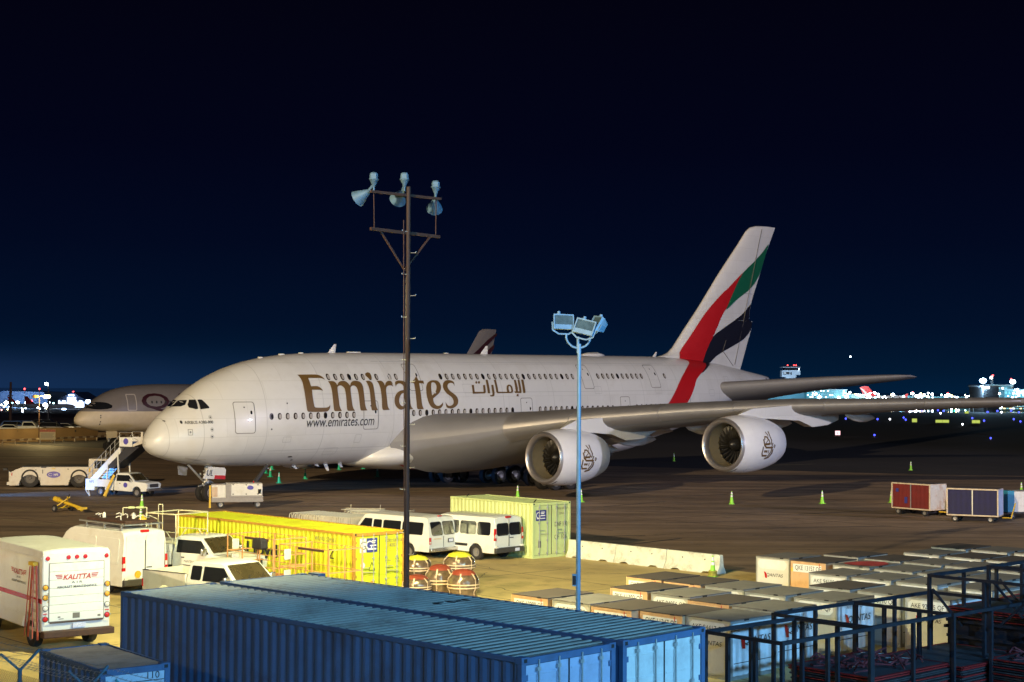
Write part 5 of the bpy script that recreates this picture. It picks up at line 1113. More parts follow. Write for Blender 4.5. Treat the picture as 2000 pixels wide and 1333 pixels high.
rd = m.build('roller_door', M('roller_door_white', (.74, .76, .72), .35, var=.05, scale=1.5, dirt=(.5, .48, .38), dscale=1.4, damt=.4), k, bevel=.006)
def firm(parent, o, xd, w):
    o = Vector(o); xd = Vector(xd); z = Vector((0, 0, 1)); text('KALITTA', parent, m_inkr, o, xd, (0, 0, 1), width=w * .66, height=w * .12, shear=.25, bold=.03, name='firm_lettering')
    for s in (-1, 1):
        m = MB(); n = xd.cross(z) * .002
        for i in range(3):
            a = o + xd * (s * w * .35) + z * (w * (.045 - i * .035)); L = w * (.17 - i * .02); m.prism([a, a + z * w * .02, a + z * w * .02 + xd * s * L, a + xd * s * L * .93], n)
        m.build('wing_emblem', m_inkr, parent)
    text('A I R', parent, m_ink, o - z * w * .125, xd, (0, 0, 1), width=w * .26, height=w * .05, bold=.01); text('AIRCRAFT MAINTENANCE', parent, m_ink, o - z * w * .225, xd, (0, 0, 1), width=w * .95, height=w * .055, bold=.01)
firm(rd, (-.024, .0, 2.18), (0, -1, 0), 1.3); firm(k, (2.05, Wk + .01, 2.2), (-1, 0, 0), 1.35)
for s in (1, -1):
    for z, mt in ((1.9, m_amber), (1.6, m_amber), (1.28, m_clear), (.96, m_redlens)):
        m = MB(); m.lathe([(.075, 0), (.075, .02), (.06, .03), (.001, .035)], (0, s * .96, z), (-1, 0, 0), 16, mf=None); la = m.build('rear_lamp', mt, k); m = MB(); m.lathe([(.075, .0), (.09, .0), (.09, .02), (.075, .022)], (0, s * .96, z), (-1, 0, 0), 16); m.build('lamp_ring', m_dark, la)
    m = MB(); m.box(-.02, .0, min(s * .9, s * 1.02), max(s * .9, s * 1.02), 1.1, 1.13); m.build('red_reflector', m_redlens, k)
    m = MB(); m.box(4.8, 4.95, min(s * 1.1, s * 1.35), max(s * 1.1, s * 1.35), 1.8, 2.3); m.build('mirror', m_trim, k)
    m = MB(); m.prism([(-.02, s * .85, .78), (-.02, s * 1.0, .78), (-.02, s * .93, 1.15)], (.02, 0, 0)); m.build('corner_gusset', m_vw, k)
for y in (-.93, -.26, 0, .26, .9):
    m = MB(); m.lathe([(.07, 0), (.06, .03), (.001, .035)], (0, y, 2.76 if abs(y) > .5 else 2.77), (-1, 0, 0), 10); m.build('marker_light', m_redlens, k)
m = MB(); m.box(-.3, .0, -1.1, 1.1, .42, .62); m.build('rear_bumper', m_rust, k, bevel=.03)
m = MB(); m.box(-.05, -.02, -.28, .12, .65, .8); m.build('number_plate', m_plate, k); m = MB(); m.bar((-.03, -.82, .84), (-.03, .82, .84), .03); m.build('sill_bar', m_rust, k)
m = MB(); m.box(-.026, -.02, .5, .58, .98, 1.02); m.box(-.026, -.02, -.1, .12, .94, 1.1); m.box(-.026, -.02, .4, .55, .93, .95); m.box(-.026, -.02, -.75, -.66, .94, 1.0); m.build('door_latch', m_seam, rd)
m = MB(); m.tube((-.06, .9, 1.45), (-.06, .9, 1.75), .012); m.build('grab_handle', m_chrome, k); m = MB(); m.tube((-.06, -.9, 1.65), (-.06, -.9, 1.95), .012); m.build('grab_handle', m_chrome, k)
wheels4(k, 1.15, 5.0, 1.0, .44, .3); 
def wsc(m): return m
m = MB(); m.prism([(5.31, -.9, 1.6), (5.31, .9, 1.6), (4.99, .86, 2.7), (4.99, -.86, 2.7)], (.02, 0, .005)); m.build('windscreen', m_glass, k)
# step ladder hung on the van side
ld = thing('step_ladder', 'red folding step ladder with yellow top hanging on the side of the box step van', 'ladder', on(k, .52, 1.12, .35), radians(126))
for a, b, nm in ((-.42, -.28, 'rail'), (.42, .14, 'rail')):
    m = MB(); m.bar((a, .02, 0), (b * .8, .02, 2.2), .035, .09); m.build(nm, m_fg, ld) if 'm_fg' in globals() else m.build(nm, M('fibreglass_red', (.45, .09, .05), .5, var=.15, scale=5), ld)
m_fg = MATS['fibreglass_red']
for a, b in ((-.36, -.2), (.34, .1)): m = MB(); m.bar((a, .16, .05), (b, .1, 2.15), .025, .025); m.build('rear_rail', m_fg, ld)
m = MB()
for i in range(7): z = .28 + i * .28; f = z / 2.2; m.bar((-.42 + (.2) * f, .0, z), (.42 - .3 * f, .0, z), .03, .09)
m.build('treads', M('ladder_tread', (.5, .42, .36), .5, var=.1), ld)
m = MB(); m.box(-.26, .16, -.03, .14, 2.18, 2.3); m.build('ladder_top', m_yel, ld, bevel=.02)
# ---- pickup trucks ---------------------------------------------------------------------
def pickup(label, crew=True, bed='open', tall=0, name='pickup_truck'):
    t = thing(name, label, 'truck'); z0 = tall; L = 5.9; cb = 2.25 if crew else 2.6
    def wf(x, z): return .98 - max(0, z - 1.15 - z0) * .22 - max(0, x - 4.9) * .08
    out = [(cb, .5 + z0), (3.9, .45 + z0)] + arch(4.85, .42, .45 + z0) + [(5.8, .5 + z0), (5.88, .8 + z0), (5.84, 1.08 + z0), (5.7, 1.17 + z0), (4.65, 1.24 + z0), (4.0, 1.83 + z0), (3.8, 1.88 + z0), (cb + .25, 1.88 + z0), (cb + .08, 1.8 + z0), (cb, 1.2 + z0)]
    shell('cab', out, wf, [m_vw], t, zc=(1.15 + z0, 1.5 + z0), xc=(3, 4, 4.6, 5.2), crown=.05, zr=1.79 + z0, bevel=.03)
    if crew: spanel('rear_side_window', rr(cb + .2, 1.26 + z0, 2.95, 1.74 + z0, .06), wf, m_glass, t); x1 = 3.05
    else: x1 = cb + .2
    spanel('front_side_window', [(x1, 1.25 + z0), (4.5, 1.25 + z0), (4.0, 1.74 + z0), (x1, 1.74 + z0)], wf, m_glass, t)
    m = MB(); a, b = (4.62, 1.29 + z0), (4.03, 1.82 + z0); m.prism([(a[0], -.82, a[1]), (a[0], .82, a[1]), (b[0], .74, b[1]), (b[0], -.74, b[1])], (.014, 0, .014)); ws = m.build('windscreen', M('dusty_windscreen', (.06, .045, .02), .25, var=.3, scale=1.5, coat=.6), t)
    m = MB()
    for y in (-.4, .25): m.bar((4.66, y, 1.3 + z0), (4.45, y + .35, 1.5 + z0), .02)
    m.build('wiper', m_ink, ws)
    for s in (1, -1):
        m = MB(); m.box(4.3, 4.42, min(s * .98, s * 1.22), max(s * .98, s * 1.22), 1.2 + z0, 1.48 + z0); m.build('mirror', m_chrome, t, bevel=.03)
        m = MB(); m.box(5.82, 5.9, min(s * .6, s * .92), max(s * .6, s * .92), .86 + z0, 1.05 + z0); m.build('headlight', m_clear, t)
        spanel('door_seam', [(3.0, .65 + z0), (3.015, .65 + z0), (3.015, 1.22 + z0), (3.0, 1.22 + z0)], wf, m_seam, t, sides=(s,), off=.003)
        spanel('door_handle', [(3.1, 1.05 + z0), (3.25, 1.05 + z0), (3.25, 1.1 + z0), (3.1, 1.1 + z0)], wf, m_trim, t, sides=(s,), off=.02)
    m = MB(); m.box(5.83, 5.9, -.56, .56, .78 + z0, 1.06 + z0); m.build('grille', m_trim, t); m = MB(); m.box(5.82, 6.02, -.95, .95, .5 + z0, .72 + z0); m.build('front_bumper', m_chrome, t, bevel=.03)
    if bed == 'open':
        m = MB(); wf2 = .97
        for s in (1, -1):
            P = [(0, .55)] + arch(1.15, .42, .55) + [(cb - .04, .55), (cb - .04, 1.42), (0, 1.42)]; m.prism([(x, s * wf2, z + z0) for x, z in P], (0, -s * .06, 0))
        m.box(0, .06, -wf2 + .06, wf2 - .06, .6 + z0, 1.42 + z0); m.box(cb - .1, cb - .04, -wf2 + .06, wf2 - .06, .6 + z0, 1.42 + z0); m.box(.06, cb - .1, -wf2 + .06, wf2 - .06, .7 + z0, .75 + z0)
        m.build('cargo_bed', m_vw2, t, bevel=.015)
        m = MB(); m.bar((0, wf2 - .03, 1.435 + z0), (cb - .05, wf2 - .03, 1.435 + z0), .07, .02); m.bar((0, -wf2 + .03, 1.435 + z0), (cb - .05, -wf2 + .03, 1.435 + z0), .07, .02); m.build('bed_rail_cap', m_trim, t)
        for s in (1, -1): m = MB(); m.box(-.01, .05, min(s * .88, s * .985), max(s * .88, s * .985), .85 + z0, 1.12 + z0); m.build('tail_lamp', m_redlens, t)
    wheels4(t, 1.15, 4.85, .95, .38 + z0 * .4, .26)
    return t
pk = pickup('white crew cab pickup with open bed facing the camera, just above the blue container'); place(pk, *G(318, 1186)[:2], radians(-36))
ut = pickup('white utility truck with black door lettering and tall yellow tube racks behind its cab', crew=False, bed=None, tall=.2, name='utility_truck'); place(ut, *G(277, 1137)[:2], radians(-32))
m = MB(); m.box(0, 2.5, -1.0, 1.0, .95, 1.45); m.box(0, 2.5, -1.02, -.75, 1.45, 1.75); m.box(0, 2.5, .75, 1.02, 1.45, 1.75); m.build('service_body', m_vw2, ut, bevel=.02)
text('MAINTENANCE', ut, m_ink, (3.6, -.985, 1.13), (1, 0, 0), (0, 0, 1), width=.75, height=.1)
m = MB()
for x in (3.0, 3.25, 3.5): m.lathe([(.06, 0), (.05, .07), (.001, .09)], (x, 0, 2.12), (0, 0, 1), 8)
m.build('roof_marker_lights', m_amber, ut)
m_pale = M('pale_yellow_tube', (.66, .62, .38), .45, var=.1, scale=4)
m = MB()
for y in (-.9, .9):
    m.path([(1.1, y, 1.3), (1.1, y, 2.9), (2.7, y, 2.9), (2.7, y, 1.4)], .026); m.tube((1.1, y, 2.2), (2.7, y, 2.2), .02); m.tube((1.1, y, 1.7), (1.6, y, 2.2), .02); m.tube((2.7, y, 1.7), (2.2, y, 2.2), .02)
for x in (1.1, 2.7): m.tube((x, -.9, 2.9), (x, .9, 2.9), .026)
m.build('tube_rack', m_pale, ut)
m = MB(); m.lathe([(.2, 0), (.22, .15), (.2, .3), (.001, .36)], (1.9, .3, 1.5)); m.lathe([(.1, 0), (.1, .4), (.001, .45)], (2.2, -.3, 1.5)); m.box(.4, 1.5, -.5, .5, 1.45, 1.75); m.build('rack_equipment', m_vw2, ut, bevel=.02)
m = MB(); m.lathe([(.34, 0), (.34, .04), (.1, .12), (.1, .2), (.001, .22)], (.6, 0, 1.76)); m.build('beacon', m_yel, ut)
# loose pipes rack standing behind the vans (tall thin yellow frame)
pr_ = thing('guard_rail_stand', 'pale yellow tube guard frame with two reflective sleeves beyond the van roof', 'guard frame', G(262, 1118), radians(20))
m = MB(); m.path([(-.5, 0, 0), (-.5, 0, 2.75), (.5, 0, 2.75), (.5, 0, 0)], .024); m.path([(1.02, .2, 0), (1.02, .2, 2.85), (1.2, .2, 2.85), (1.2, .2, 0)], .02); m.tube((.5, 0, 1.4), (1.02, .2, 1.4), .02); m.path([(.3, .1, 2.3), (.7, .1, 2.2), (.75, .1, 1.0)], .018); m.path([(.58, .1, 1.5), (.6, .1, 2.4), (.95, .1, 2.25), (.98, .1, 1.2)], .018); m.build('tube_frame', m_pale, pr_)
for x0, x1 in ((-.28, -.02), (.06, .36)): m = MB(); m.tube((x0, 0, 2.75), (x1, 0, 2.75), .05); m.build('sleeve', M('lime_sleeve', (.62, .72, .3), .4, var=.1), pr_)
# left edge van nose
v4 = euro_van('white van cut by the left edge of the picture, showing only its rear corner', True, False); place(v4, *G(-42, 1238)[:2], radians(126))
# ---- orange railed platforms (towable work stands) -----------------------------------------
def work_stand(label, L=3.2, Wd=1.7, deck=.75, H=2.05, flat_=False):
    t = thing('work_platform', label, 'work platform')
    m = MB(); m.box(0, L, 0, Wd, deck - .06, deck); m.build('deck', M('worn_orange_deck', (.42, .16, .06), .7, var=.25, scale=2), t)
    m = MB(); m.box(-.02, L + .02, -.03, 0, deck - .22, deck + .02); m.box(-.02, L + .02, Wd, Wd + .03, deck - .22, deck + .02); m.box(-.03, 0, 0, Wd, deck - .22, deck + .02); m.box(L, L + .03, 0, Wd, deck - .22, deck + .02); m.build('skirt', m_vw2 if flat_ else m_orange, t)
    for x in (0, L / 3, 2 * L / 3, L):
        for y in (.02, Wd - .02): m = MB(); m.box(x - .018, x + .018, y - .018, y + .018, deck, H); m.build('post', m_orange, t)
    m = MB()
    for z in (deck + .45, deck + .9, H):
        for y in (.02, Wd - .02): m.bar((0, y, z), (L, y, z), .028)
        m.bar((0, .02, z), (0, Wd - .02, z), .04)
        m.bar((L, .02, z), (L, Wd - .02, z), .04)
    m.build('rails', m_orange, t)
    MB().box(-.05, .0, .25, .55, H - .6, H - .2).build('control_box', m_vw2, t, bevel=.03); MB().box(.03, .06, .2, .5, deck + .3, deck + .75).build('control_box', m_vw2, t, bevel=.03)
    m = MB(); m.bar((L * .4, 0, H - .05), (L * .9, 0, H - .05), .04, .08); m.build('toothed_guard', m_rust, t)
    m = MB(); m.box(.2, L - .2, .2, Wd - .2, .3, deck - .24); m.build('scissor_base', m_dark, t)
    for x in (.5, L - .5):
        for y in (.15, Wd - .15): wheel(t, x, y, .26, .16, 1)
    return t
w1 = work_stand('orange railed work platform nearest the utility truck, black bag on its rail', 3.0, 1.5, .85, 2.35); place(w1, -10.75, 60.6, radians(-46.6))
w2 = work_stand('orange railed work platform in front of the yellow container door', 3.0, 1.5, .5, 2.2); place(w2, -8.45, 58.3, radians(-46.6))
bg_ = MB(); bg_.rings([[(-.3 * s, -.14 * s, z), (.3 * s, -.14 * s, z), (.32 * s, .14 * s, z), (-.3 * s, .16 * s, z)] for s, z in ((.8, -.35), (1.05, -.3), (1.0, 0), (.7, .06), (.2, .08))]); o = bg_.build('bag', M('black_bag_cloth', (.02, .018, .02), .8, var=.3, scale=6), loc=on(w1, 2.3, -.1, 2.3), bevel=.03); o.rotation_euler = (0, 0, radians(-47)); tag(o, 'black cloth bag hanging over the platform rail', 'bag')
# ---- crowd barriers stacked in a row ---------------------------------------------------------
m_bar = M('barrier_galvanised', (.74, .71, .56), .5, .1, var=.1, scale=4)
def crowd_proto():
    t = thing('crowd_barrier', 'x', 'crowd barrier'); m = MB(); w, h = 1.15, 1.12
    P = [(-w, 0, .12)] + [(-w, 0, h - .15), (-w + .05, 0, h - .04), (-w + .15, 0, h), (w - .15, 0, h), (w - .05, 0, h - .04), (w, 0, h - .15), (w, 0, .12), (-w, 0, .12)]
    m.path(P, .019, 6)
    for i in range(1, 14): x = -w + 2 * w * i / 14; m.tube((x, 0, .12), (x, 0, h - .01), .011, seg=5)
    m.build('rail_frame', m_bar, t); m = MB()
    for x in (-w + .3, w - .3): m.path([(x, -.22, .0), (x, -.1, .05), (x, .1, .05), (x, .22, 0)], .016, 5); m.tube((x, 0, .05), (x, 0, .14), .016, seg=5)
    m.build('foot', m_bar, t); return t
cp = remember(crowd_proto()); A0 = G(596, 1040); A1 = G(705, 1048)
A0 = Vector((A0.x, A0.y, 0)); dirn = Vector((cos(radians(-42)), sin(radians(-42)), 0))
for i in range(19):
    o = cp if i == 0 else dup(cp); g_ = 'galvanised crowd barriers stacked in a row'
    o.location = A0 + dirn * (i * .25) + Vector((random.uniform(-.02, .02), random.uniform(-.02, .02), 0)); o.rotation_euler = (random.uniform(-.03, .06), 0, radians(48) + random.uniform(-.02, .02)); o['group'] = g_
    o['label'] = 'galvanised crowd barrier standing upright in the packed row beyond the yellow container'
B0 = G(700, 1036); 
for i in range(9):
    o = dup(cp); o.location = Vector((B0.x, B0.y, 0)) + dirn * (i * .25); o.rotation_euler = (.05, 0, radians(48)); o['label'] = 'galvanised crowd barrier in the second packed row behind the boxy van'; o['group'] = 'galvanised crowd barriers in the second row'
o = dup(cp); c0 = G(690, 1036); o.location = (c0.x + .6, c0.y + .9, 1.14); o.rotation_euler = (pi / 2, 0, radians(-10)); o['label'] = 'crowd barrier lying flat across the top of the packed rows'; o['group'] = 'loose crowd barrier'; del o['group']
# ---- wrapped drums --------------------------------------------------------------------------
m_wrap = M('clear_wrap_brown', (.16, .11, .07), .12, .35, var=.5, scale=7, coat=1, bump=1.0, bscale=7)
def drum(label, x, y, z, r, h, cap):
    t = thing('wrapped_drum', label, 'wrapped drum', (x, y, z)); m = MB(); seg = 28
    R = []
    for k, (a, b) in enumerate(((.55, 0), (.86, .02), (.92, .2), (.84, .38), (.97, .48), (1.0, .62), (.96, .8), (.75, .93), (.5, 1.0), (.01, 1.0))):
        R.append([(r * a * (1 + .02 * sin(i * 3 + k * 2)) * cos(2 * pi * i / seg), r * a * (1 + .02 * sin(i * 3 + k * 2)) * sin(2 * pi * i / seg), h * b) for i in range(seg)])
    m.rings(R); m.build('plastic_wrap', m_wrap, t, smooth=60)
    m = MB(); m.lathe([(r * .78, h * .925), (r * .62, h * 1.02), (r * .4, h * 1.07), (.001, h * 1.1)], seg=18); m.build('drum_cap', cap, t, smooth=40)
    m = MB(); m_str = M('cream_strap', (.62, .46, .30), .5, var=.15, scale=6)
    for k in range(3):
        a = pi * k / 3 + .35; P = [(r * q * cos(a) * s, r * q * sin(a) * s, h * b) for s in (1,) for q, b in ((.93, .2), (.87, .38), (.99, .48), (1.02, .62), (.98, .8), (.77, .94), (.4, 1.05))]; Q = [(-x_, -y_, z_) for x_, y_, z_ in P]
        for PP in (P, Q):
            for a_, b_ in zip(PP, PP[1:]): m.bar(a_, b_, .05, .015)
    for zf, rf in ((.5, 1.01), (.6, 1.03)): m.lathe([(r * rf, h * zf), (r * rf, h * (zf + .04))], seg=28)
    m.build('straps', m_str, t, smooth=0); m = MB(); m.lathe([(r * .95, 0), (r * 1.0, .03), (r * .97, .07)], seg=24); m.build('base_rim', m_uldo, t); return t
dc = G(866, 1160); hz = .95
capy = M('drum_cap_yellow', (.50, .46, .03), .45, var=.1); capr = M('drum_cap_red', (.22, .04, .02), .45, var=.1)
d1 = G(858, 1172); d2 = G(905, 1176); d3 = G(812, 1172)
drum('red capped wrapped drum in the middle of the lower row', d1.x, d1.y + .2, 0, .57, 1.2, capr); drum('red capped wrapped drum at the right of the lower row', d2.x, d2.y - .3, 0, .6, 1.15, capr)
drum('yellow capped wrapped drum on top of the red capped pair', (d1.x + d2.x) / 2 + .25, d1.y + .9, .62, .62, 1.0, capy); drum('yellow capped wrapped drum behind the rusty lamp pole', d3.x, d3.y + .8, .55, .55, .95, capy)
drum('plain wrapped drum low down beside the rusty lamp pole', d3.x + .05, d3.y - .3, 0, .55, .9, capr)
m = MB(); m.box(-1.3, 1.3, -.9, 1.1, 0, .08); 
# drums on upper level stand on lower ones: pallets between
for x, y, z in (((d1.x + d2.x) / 2 + .25, d1.y + .9, .62), (d3.x, d3.y + .8, .55)):
    o = thing('pallet_stack', 'wooden pallet stack under the yellow capped drum ' + ('nearest the vans' if x > -3 else 'behind the pole'), 'pallet', (x, y, 0)); n_ = int(z / .15)
    for i in range(n_):
        m = MB(); zz = i * z / n_; hh = z / n_
        for a in (-.45, -.22, 0, .22, .45): m.box(a - .07, a + .07, -.5, .5, zz + hh - .025, zz + hh - .002)
        for b in (-.45, 0, .45): m.box(-.5, .5, b - .05, b + .05, zz, zz + hh - .026)
        m.build('pallet_layer', MATS['old_timber'], o)
# ---- racks and pallet sheets on the right ------------------------------------------------------------
rk_dir = radians(42.5)
def rack(label, u, v, L, Wd, H, z=2.4, posts=3, diag=False, sh=None):
    p = G(u, v, z); t = thing('storage_rack', label, 'steel rack', (p.x, p.y, 0), rk_dir); s = .085
    # x runs deep (away right), y = -Wd..0 towards the viewer right
    for i in range(posts):
        x = L * i / (posts - 1)
        for y in (0, -Wd):
            m = MB(); m.box(x - s / 2, x + s / 2, y - s / 2, y + s / 2, 0, H - s); m.build('post', m_rack, t)
    for y in (0, -Wd): m = MB(); m.bar((-s / 2, y, H - s / 2), (L + s / 2, y, H - s / 2), s, s); m.build('top_beam', m_rack, t)
    for x in (0, L): m = MB(); m.bar((x, -s / 2, H - s / 2 - .003), (x, -Wd + s / 2, H - s / 2 - .003), s, s * .9); m.build('cross_beam', m_rack, t)
    for f in ((.3, .66) if not diag else (.5,)):
        for x in (0,): m = MB(); m.box(x - .045, x + .045, -Wd * f - .045, -Wd * f + .045, 0, H - s); m.build('post', m_rack, t)
    if diag:
        for x in (0, L):
            MB().bar((x, -.1, H - .4), (x, -Wd * .3, H - 1.3), .07, .05).build('diagonal_brace', m_rack, t); MB().bar((x, -Wd + .1, H - .2), (x, -Wd * .62, H - 1.2), .07, .05).build('diagonal_brace', m_rack, t)
    return t
rack('steel rack nearest the pale blue container doors, lowest in the row', 1378, 1231, 3.3, 2.2, 2.4)
rack('steel rack holding the nearest stack of cargo sheets', 1511, 1197, 3.4, 2.9, 2.4)
rack('steel rack third from the blue containers, over a clean dark sheet stack', 1672, 1175, 3.5, 2.9, 2.4)
rack('tall braced rack with red edged sheets on its shelf', 1815, 1121, 3.4, 3.3, 3.0, z=3.0, diag=True)
rack('tallest braced rack at the right edge of the yard', 1931, 1104, 3.4, 3.3, 3.3, z=3.3, diag=True)
m_padd = M('sheet_stack_side', (.05, .045, .05), .6, .3, var=.4, scale=5)
def sheets(label, x, y, n, z0=.15, mess=False, L=3.18, Wd=2.44, rz=rk_dir, red=m_padr):
    t = thing('cargo_sheet_stack', label, 'cargo pallets', (x, y, 0), rz); random.seed(n)
    for i in range(n):
        z = z0 + i * .06; dx, dy = random.uniform(-.04, .04), random.uniform(-.04, .04); m = MB(); m.box(dx, L + dx, -Wd + dy, dy, z, z + .035)
        if i == n - 1 or i % 5 == 0: o = m.build('cargo_sheet', m_padt if i == n - 1 else m_padd, t)
        else: o = m.build('cargo_sheet', m_padd, t)
        e = MB()
        for a, b in (((dx, dy), (L + dx, dy)), ((dx, -Wd + dy), (L + dx, -Wd + dy)), ((dx, dy), (dx, -Wd + dy)), ((L + dx, dy), (L + dx, -Wd + dy))):
            e.bar((a[0], a[1], z + .025), (b[0], b[1], z + .025), .09 if i == n - 1 else .05, .03)
        e.build('edge_rail', red if (i == n - 1 or i % 3 == 0) else m_padd, o)
    m = MB()
    for x_ in (.3, L / 2, L - .3): m.box(x_ - .06, x_ + .06, -Wd, 0, 0, z0)
    m.build('bearer', m_rack, t)
    if mess:
        m = MB(); random.seed(9); zt = z0 + n * .06
        for k in range(46):
            a = Vector((random.uniform(.3, L - .2), random.uniform(-Wd * .75, -.2), zt)); b = a + Vector((random.uniform(-.5, .5), random.uniform(-.4, .4), random.uniform(0, .25))); c_ = b + Vector((random.uniform(-.4, .4), random.uniform(-.4, .4), -random.uniform(0, .2)))
            m.path([a, b, (c_.x, c_.y, max(c_.z, zt))], .022, 5)
        m.build('cargo_net', M('dull_red_net', (.12, .02, .025), .8, var=.5, scale=4), t, smooth=0)
        m = MB()
        for k in range(10): a = Vector((random.uniform(.4, L - .4), random.uniform(-Wd * .8, -.3), zt + .05)); m.bar(a, a + Vector((random.uniform(-.25, .25), random.uniform(-.2, .2), .02)), .05, .01)
        m.build('net_buckles', m_steel, t)
    return t
sheets('stack of dark red edged cargo sheets with a tangled red net on top', 6.93, 39.55, 17, mess=True)
sheets('stack of dark cargo sheets with clean bluish top sheet', 9.75, 42.2, 14)
sheets('low cargo sheet stack with dark red netting at the right edge', 12.3, 41.0, 16, mess=True)
sh = sheets('bright red edged cargo sheets raised on the tall rack shelf', 12.1, 44.2, 5, z0=1.7, rz=rk_dir)
m = MB(); m.bar((-.1, .05, 1.45), (3.3, .05, 1.45), .08); m.bar((-.1, -2.5, 1.45), (3.3, -2.5, 1.45), .08); m.bar((0, .05, 1.2), (0, -2.5, 1.2), .08); m.bar((-.02, .05, 1.62), (-.02, -2.5, 1.62), .08)
for x in (.05, 3.15):
    for y in (0, -2.45): m.bar((x, y, 0), (x, y, 1.7), .08)
m.build('shelf_beams', m_rack, sh)
sh2 = sheets('red edged cargo sheets on the shelf at the right edge', 14.3, 46.4, 4, z0=1.75)
m = MB()
for x in (.05, 3.15):
    for y in (0, -2.45): m.bar((x, y, 0), (x, y, 1.75), .08)
m.build('shelf_beams', m_rack, sh2)
# ------------------------------------------------------------------ ramp vehicles by the nose
def oval_sign(parent, c, xd, w, h, s='NFS'):
    xd = Vector(xd); c = Vector(c); z = Vector((0, 0, 1)); m = MB(); n = xd.cross(z) * .004
    P = [c + xd * (w / 2 * cos(2 * pi * i / 20)) + z * (h / 2 * sin(2 * pi * i / 20)) for i in range(20)]; m.prism(P, n); o = m.build('oval_logo', M('purple_blue_logo', (.09, .07, .36), .4, var=.1), parent)
    if w > .5:
        text(s, o, m_inkw, c + xd * w * .18 + n * 1.6, xd, (0, 0, 1), height=h * .3, bold=.02)
        m = MB(); q = [c + xd * (-w * .22 + w * .14 * cos(t)) + z * (h * .2 * sin(t)) + n * 1.3 for t in [.6 + 5 * i / 10 for i in range(11)]]
        m.path(q, h * .03, 5); m.build('logo_swirl', m_inkw, o)
    return o
m_tugh = M('tug_hub', (.10, .09, .08), .6, var=.2)
tg = thing('pushback_tug', 'long low white aircraft tug with two big wheels and an oval blue logo', 'tug'); place(tg, *G(25, 951)[:2], radians(6))
m_tug = M('tug_white', (.62, .58, .50), .45, var=.08, scale=2, dirt=(.40, .33, .25), dscale=2, damt=.5)
def wt(x, z): return 1.35
out = [(.0, .15), (.75, .18)] + arch(1.55, .82, .18, 12)[0:] + [(2.6, .18), (4.35, .18)] + arch(5.3, .82, .18, 12) + [(6.3, .3), (6.3, 1.65), (.95, 1.62), (.35, 1.4), (.1, 1.25), (0, 1.1)]
out = [(.0, .15)] + arch(1.55, .82, .18, 12) + arch(5.3, .82, .18, 12) + [(6.3, .2), (6.3, 1.62), (1.0, 1.6), (.45, 1.4), (.1, 1.2), (0, 1.0)]
shell('body', out, wt, [m_tug], tg, bevel=.03)
m = MB(); m.box(.9, 6.0, -1.33, 1.33, 1.62, 1.68); m.box(2.4, 2.8, -1.36, -1.2, 1.55, 1.66); m.build('deck_edge', m_dark, tg)
m = MB(); m.prism([(6.0, -1.25, 1.3), (6.0, 1.25, 1.3), (6.0, 1.25, 2.25), (6.0, -1.25, 2.25)], (1.7, 0, 0)); m.box(6.0, 7.6, -1.2, 1.2, .35, 1.3); cabt = m.build('cab', m_tug, tg, bevel=.04)
m = MB(); m.box(6.45, 7.5, -1.275, -1.245, 1.5, 2.1); m.box(7.69, 7.715, -1.1, 1.1, 1.5, 2.1); m.build('cab_window', m_glass, cabt)
oval_sign(tg, (3.35, -1.36, 1.02), (1, 0, 0), 1.05, .5)
for x in (1.55, 5.3):
    for s in (1, -1): wheel(tg, x, s * 1.12, .76, .5, s, hub=m_tugh)
m = MB(); m.box(-.2, .1, -1.3, 1.3, .2, .45); m.box(-.1, .12, -1.1, -.85, .45, 1.25); m.box(-.1, .12, .85, 1.1, .45, 1.25); m.build('front_bumper', m_tug, tg, bevel=.02)
m = MB(); m.box(-.5, -.2, -1.3, -1.05, 1.35, 1.5); m.bar((-.2, -1.2, 1.4), (.1, -1.2, 1.2), .04); m.build('mirror', m_ink, tg)
for x, z, w_, h_, mt in ((.15, .95, .08, .22, m_redlens), (2.5, 1.1, .05, .3, m_ink), (3.2, 1.45, .28, .07, m_yel), (1.95, 1.35, .1, .06, m_ink), (4.4, 1.42, .12, .06, m_ink), (2.3, .5, .04, .3, m_ink), (6.05, 1.2, .1, .4, m_yel)):
    m = MB(); m.box(x, x + w_, -1.365, -1.352, z, z + h_); m.build('side_marking', mt, tg)
# stair truck --------------------------------------------------------------------
stt = pickup('white pickup based passenger stair truck with tall stairs and folded yellow ladder', crew=False, bed=None, name='stair_truck'); place(stt, *G(178, 965)[:2], radians(-24))
stt['category'] = 'stair truck'; stt.location = (*G(188, 967)[:2], 0); stt.scale = (.87, .87, .9)
m = MB(); m.box(-.3, 2.55, -1.05, 1.05, .75, 1.35); m.prism([(-.3, -1.06, .45), (.65, -1.06, .45), (.65, -1.06, .75), (-.3, -1.06, .75)], (0, 2.12, 0)); m.box(1.7, 2.5, -1.05, -.8, .5, .75); bd = m.build('stair_base', m_vw, stt, bevel=.02)
text('NFS', bd, m_inkb, (.35, -1.065, 1.15), (1, 0, 0), (0, 0, 1), height=.2)
oval_sign(stt, (3.75, -1.0, .95), (1, 0, 0), .4, .4)
sa = Vector((-.1, 0, 1.1)); sb = Vector((3.0, 0, 3.95)); m = MB()
for y in (-.72, .72): m.prism([(-.35, y, 1.1), (3.0, y, 4.05), (3.0, y, 3.45), (.45, y, 1.1)], (0, .05, 0))
m.build('stair_stringer', m_vw, stt)
m = MB()
for i in range(14): f = i / 13; p = sa.lerp(sb, f); m.box(p.x - .14, p.x + .14, -.68, .7, p.z - .02, p.z + .02)
m.build('stair_treads', m_steel, stt)
m = MB()
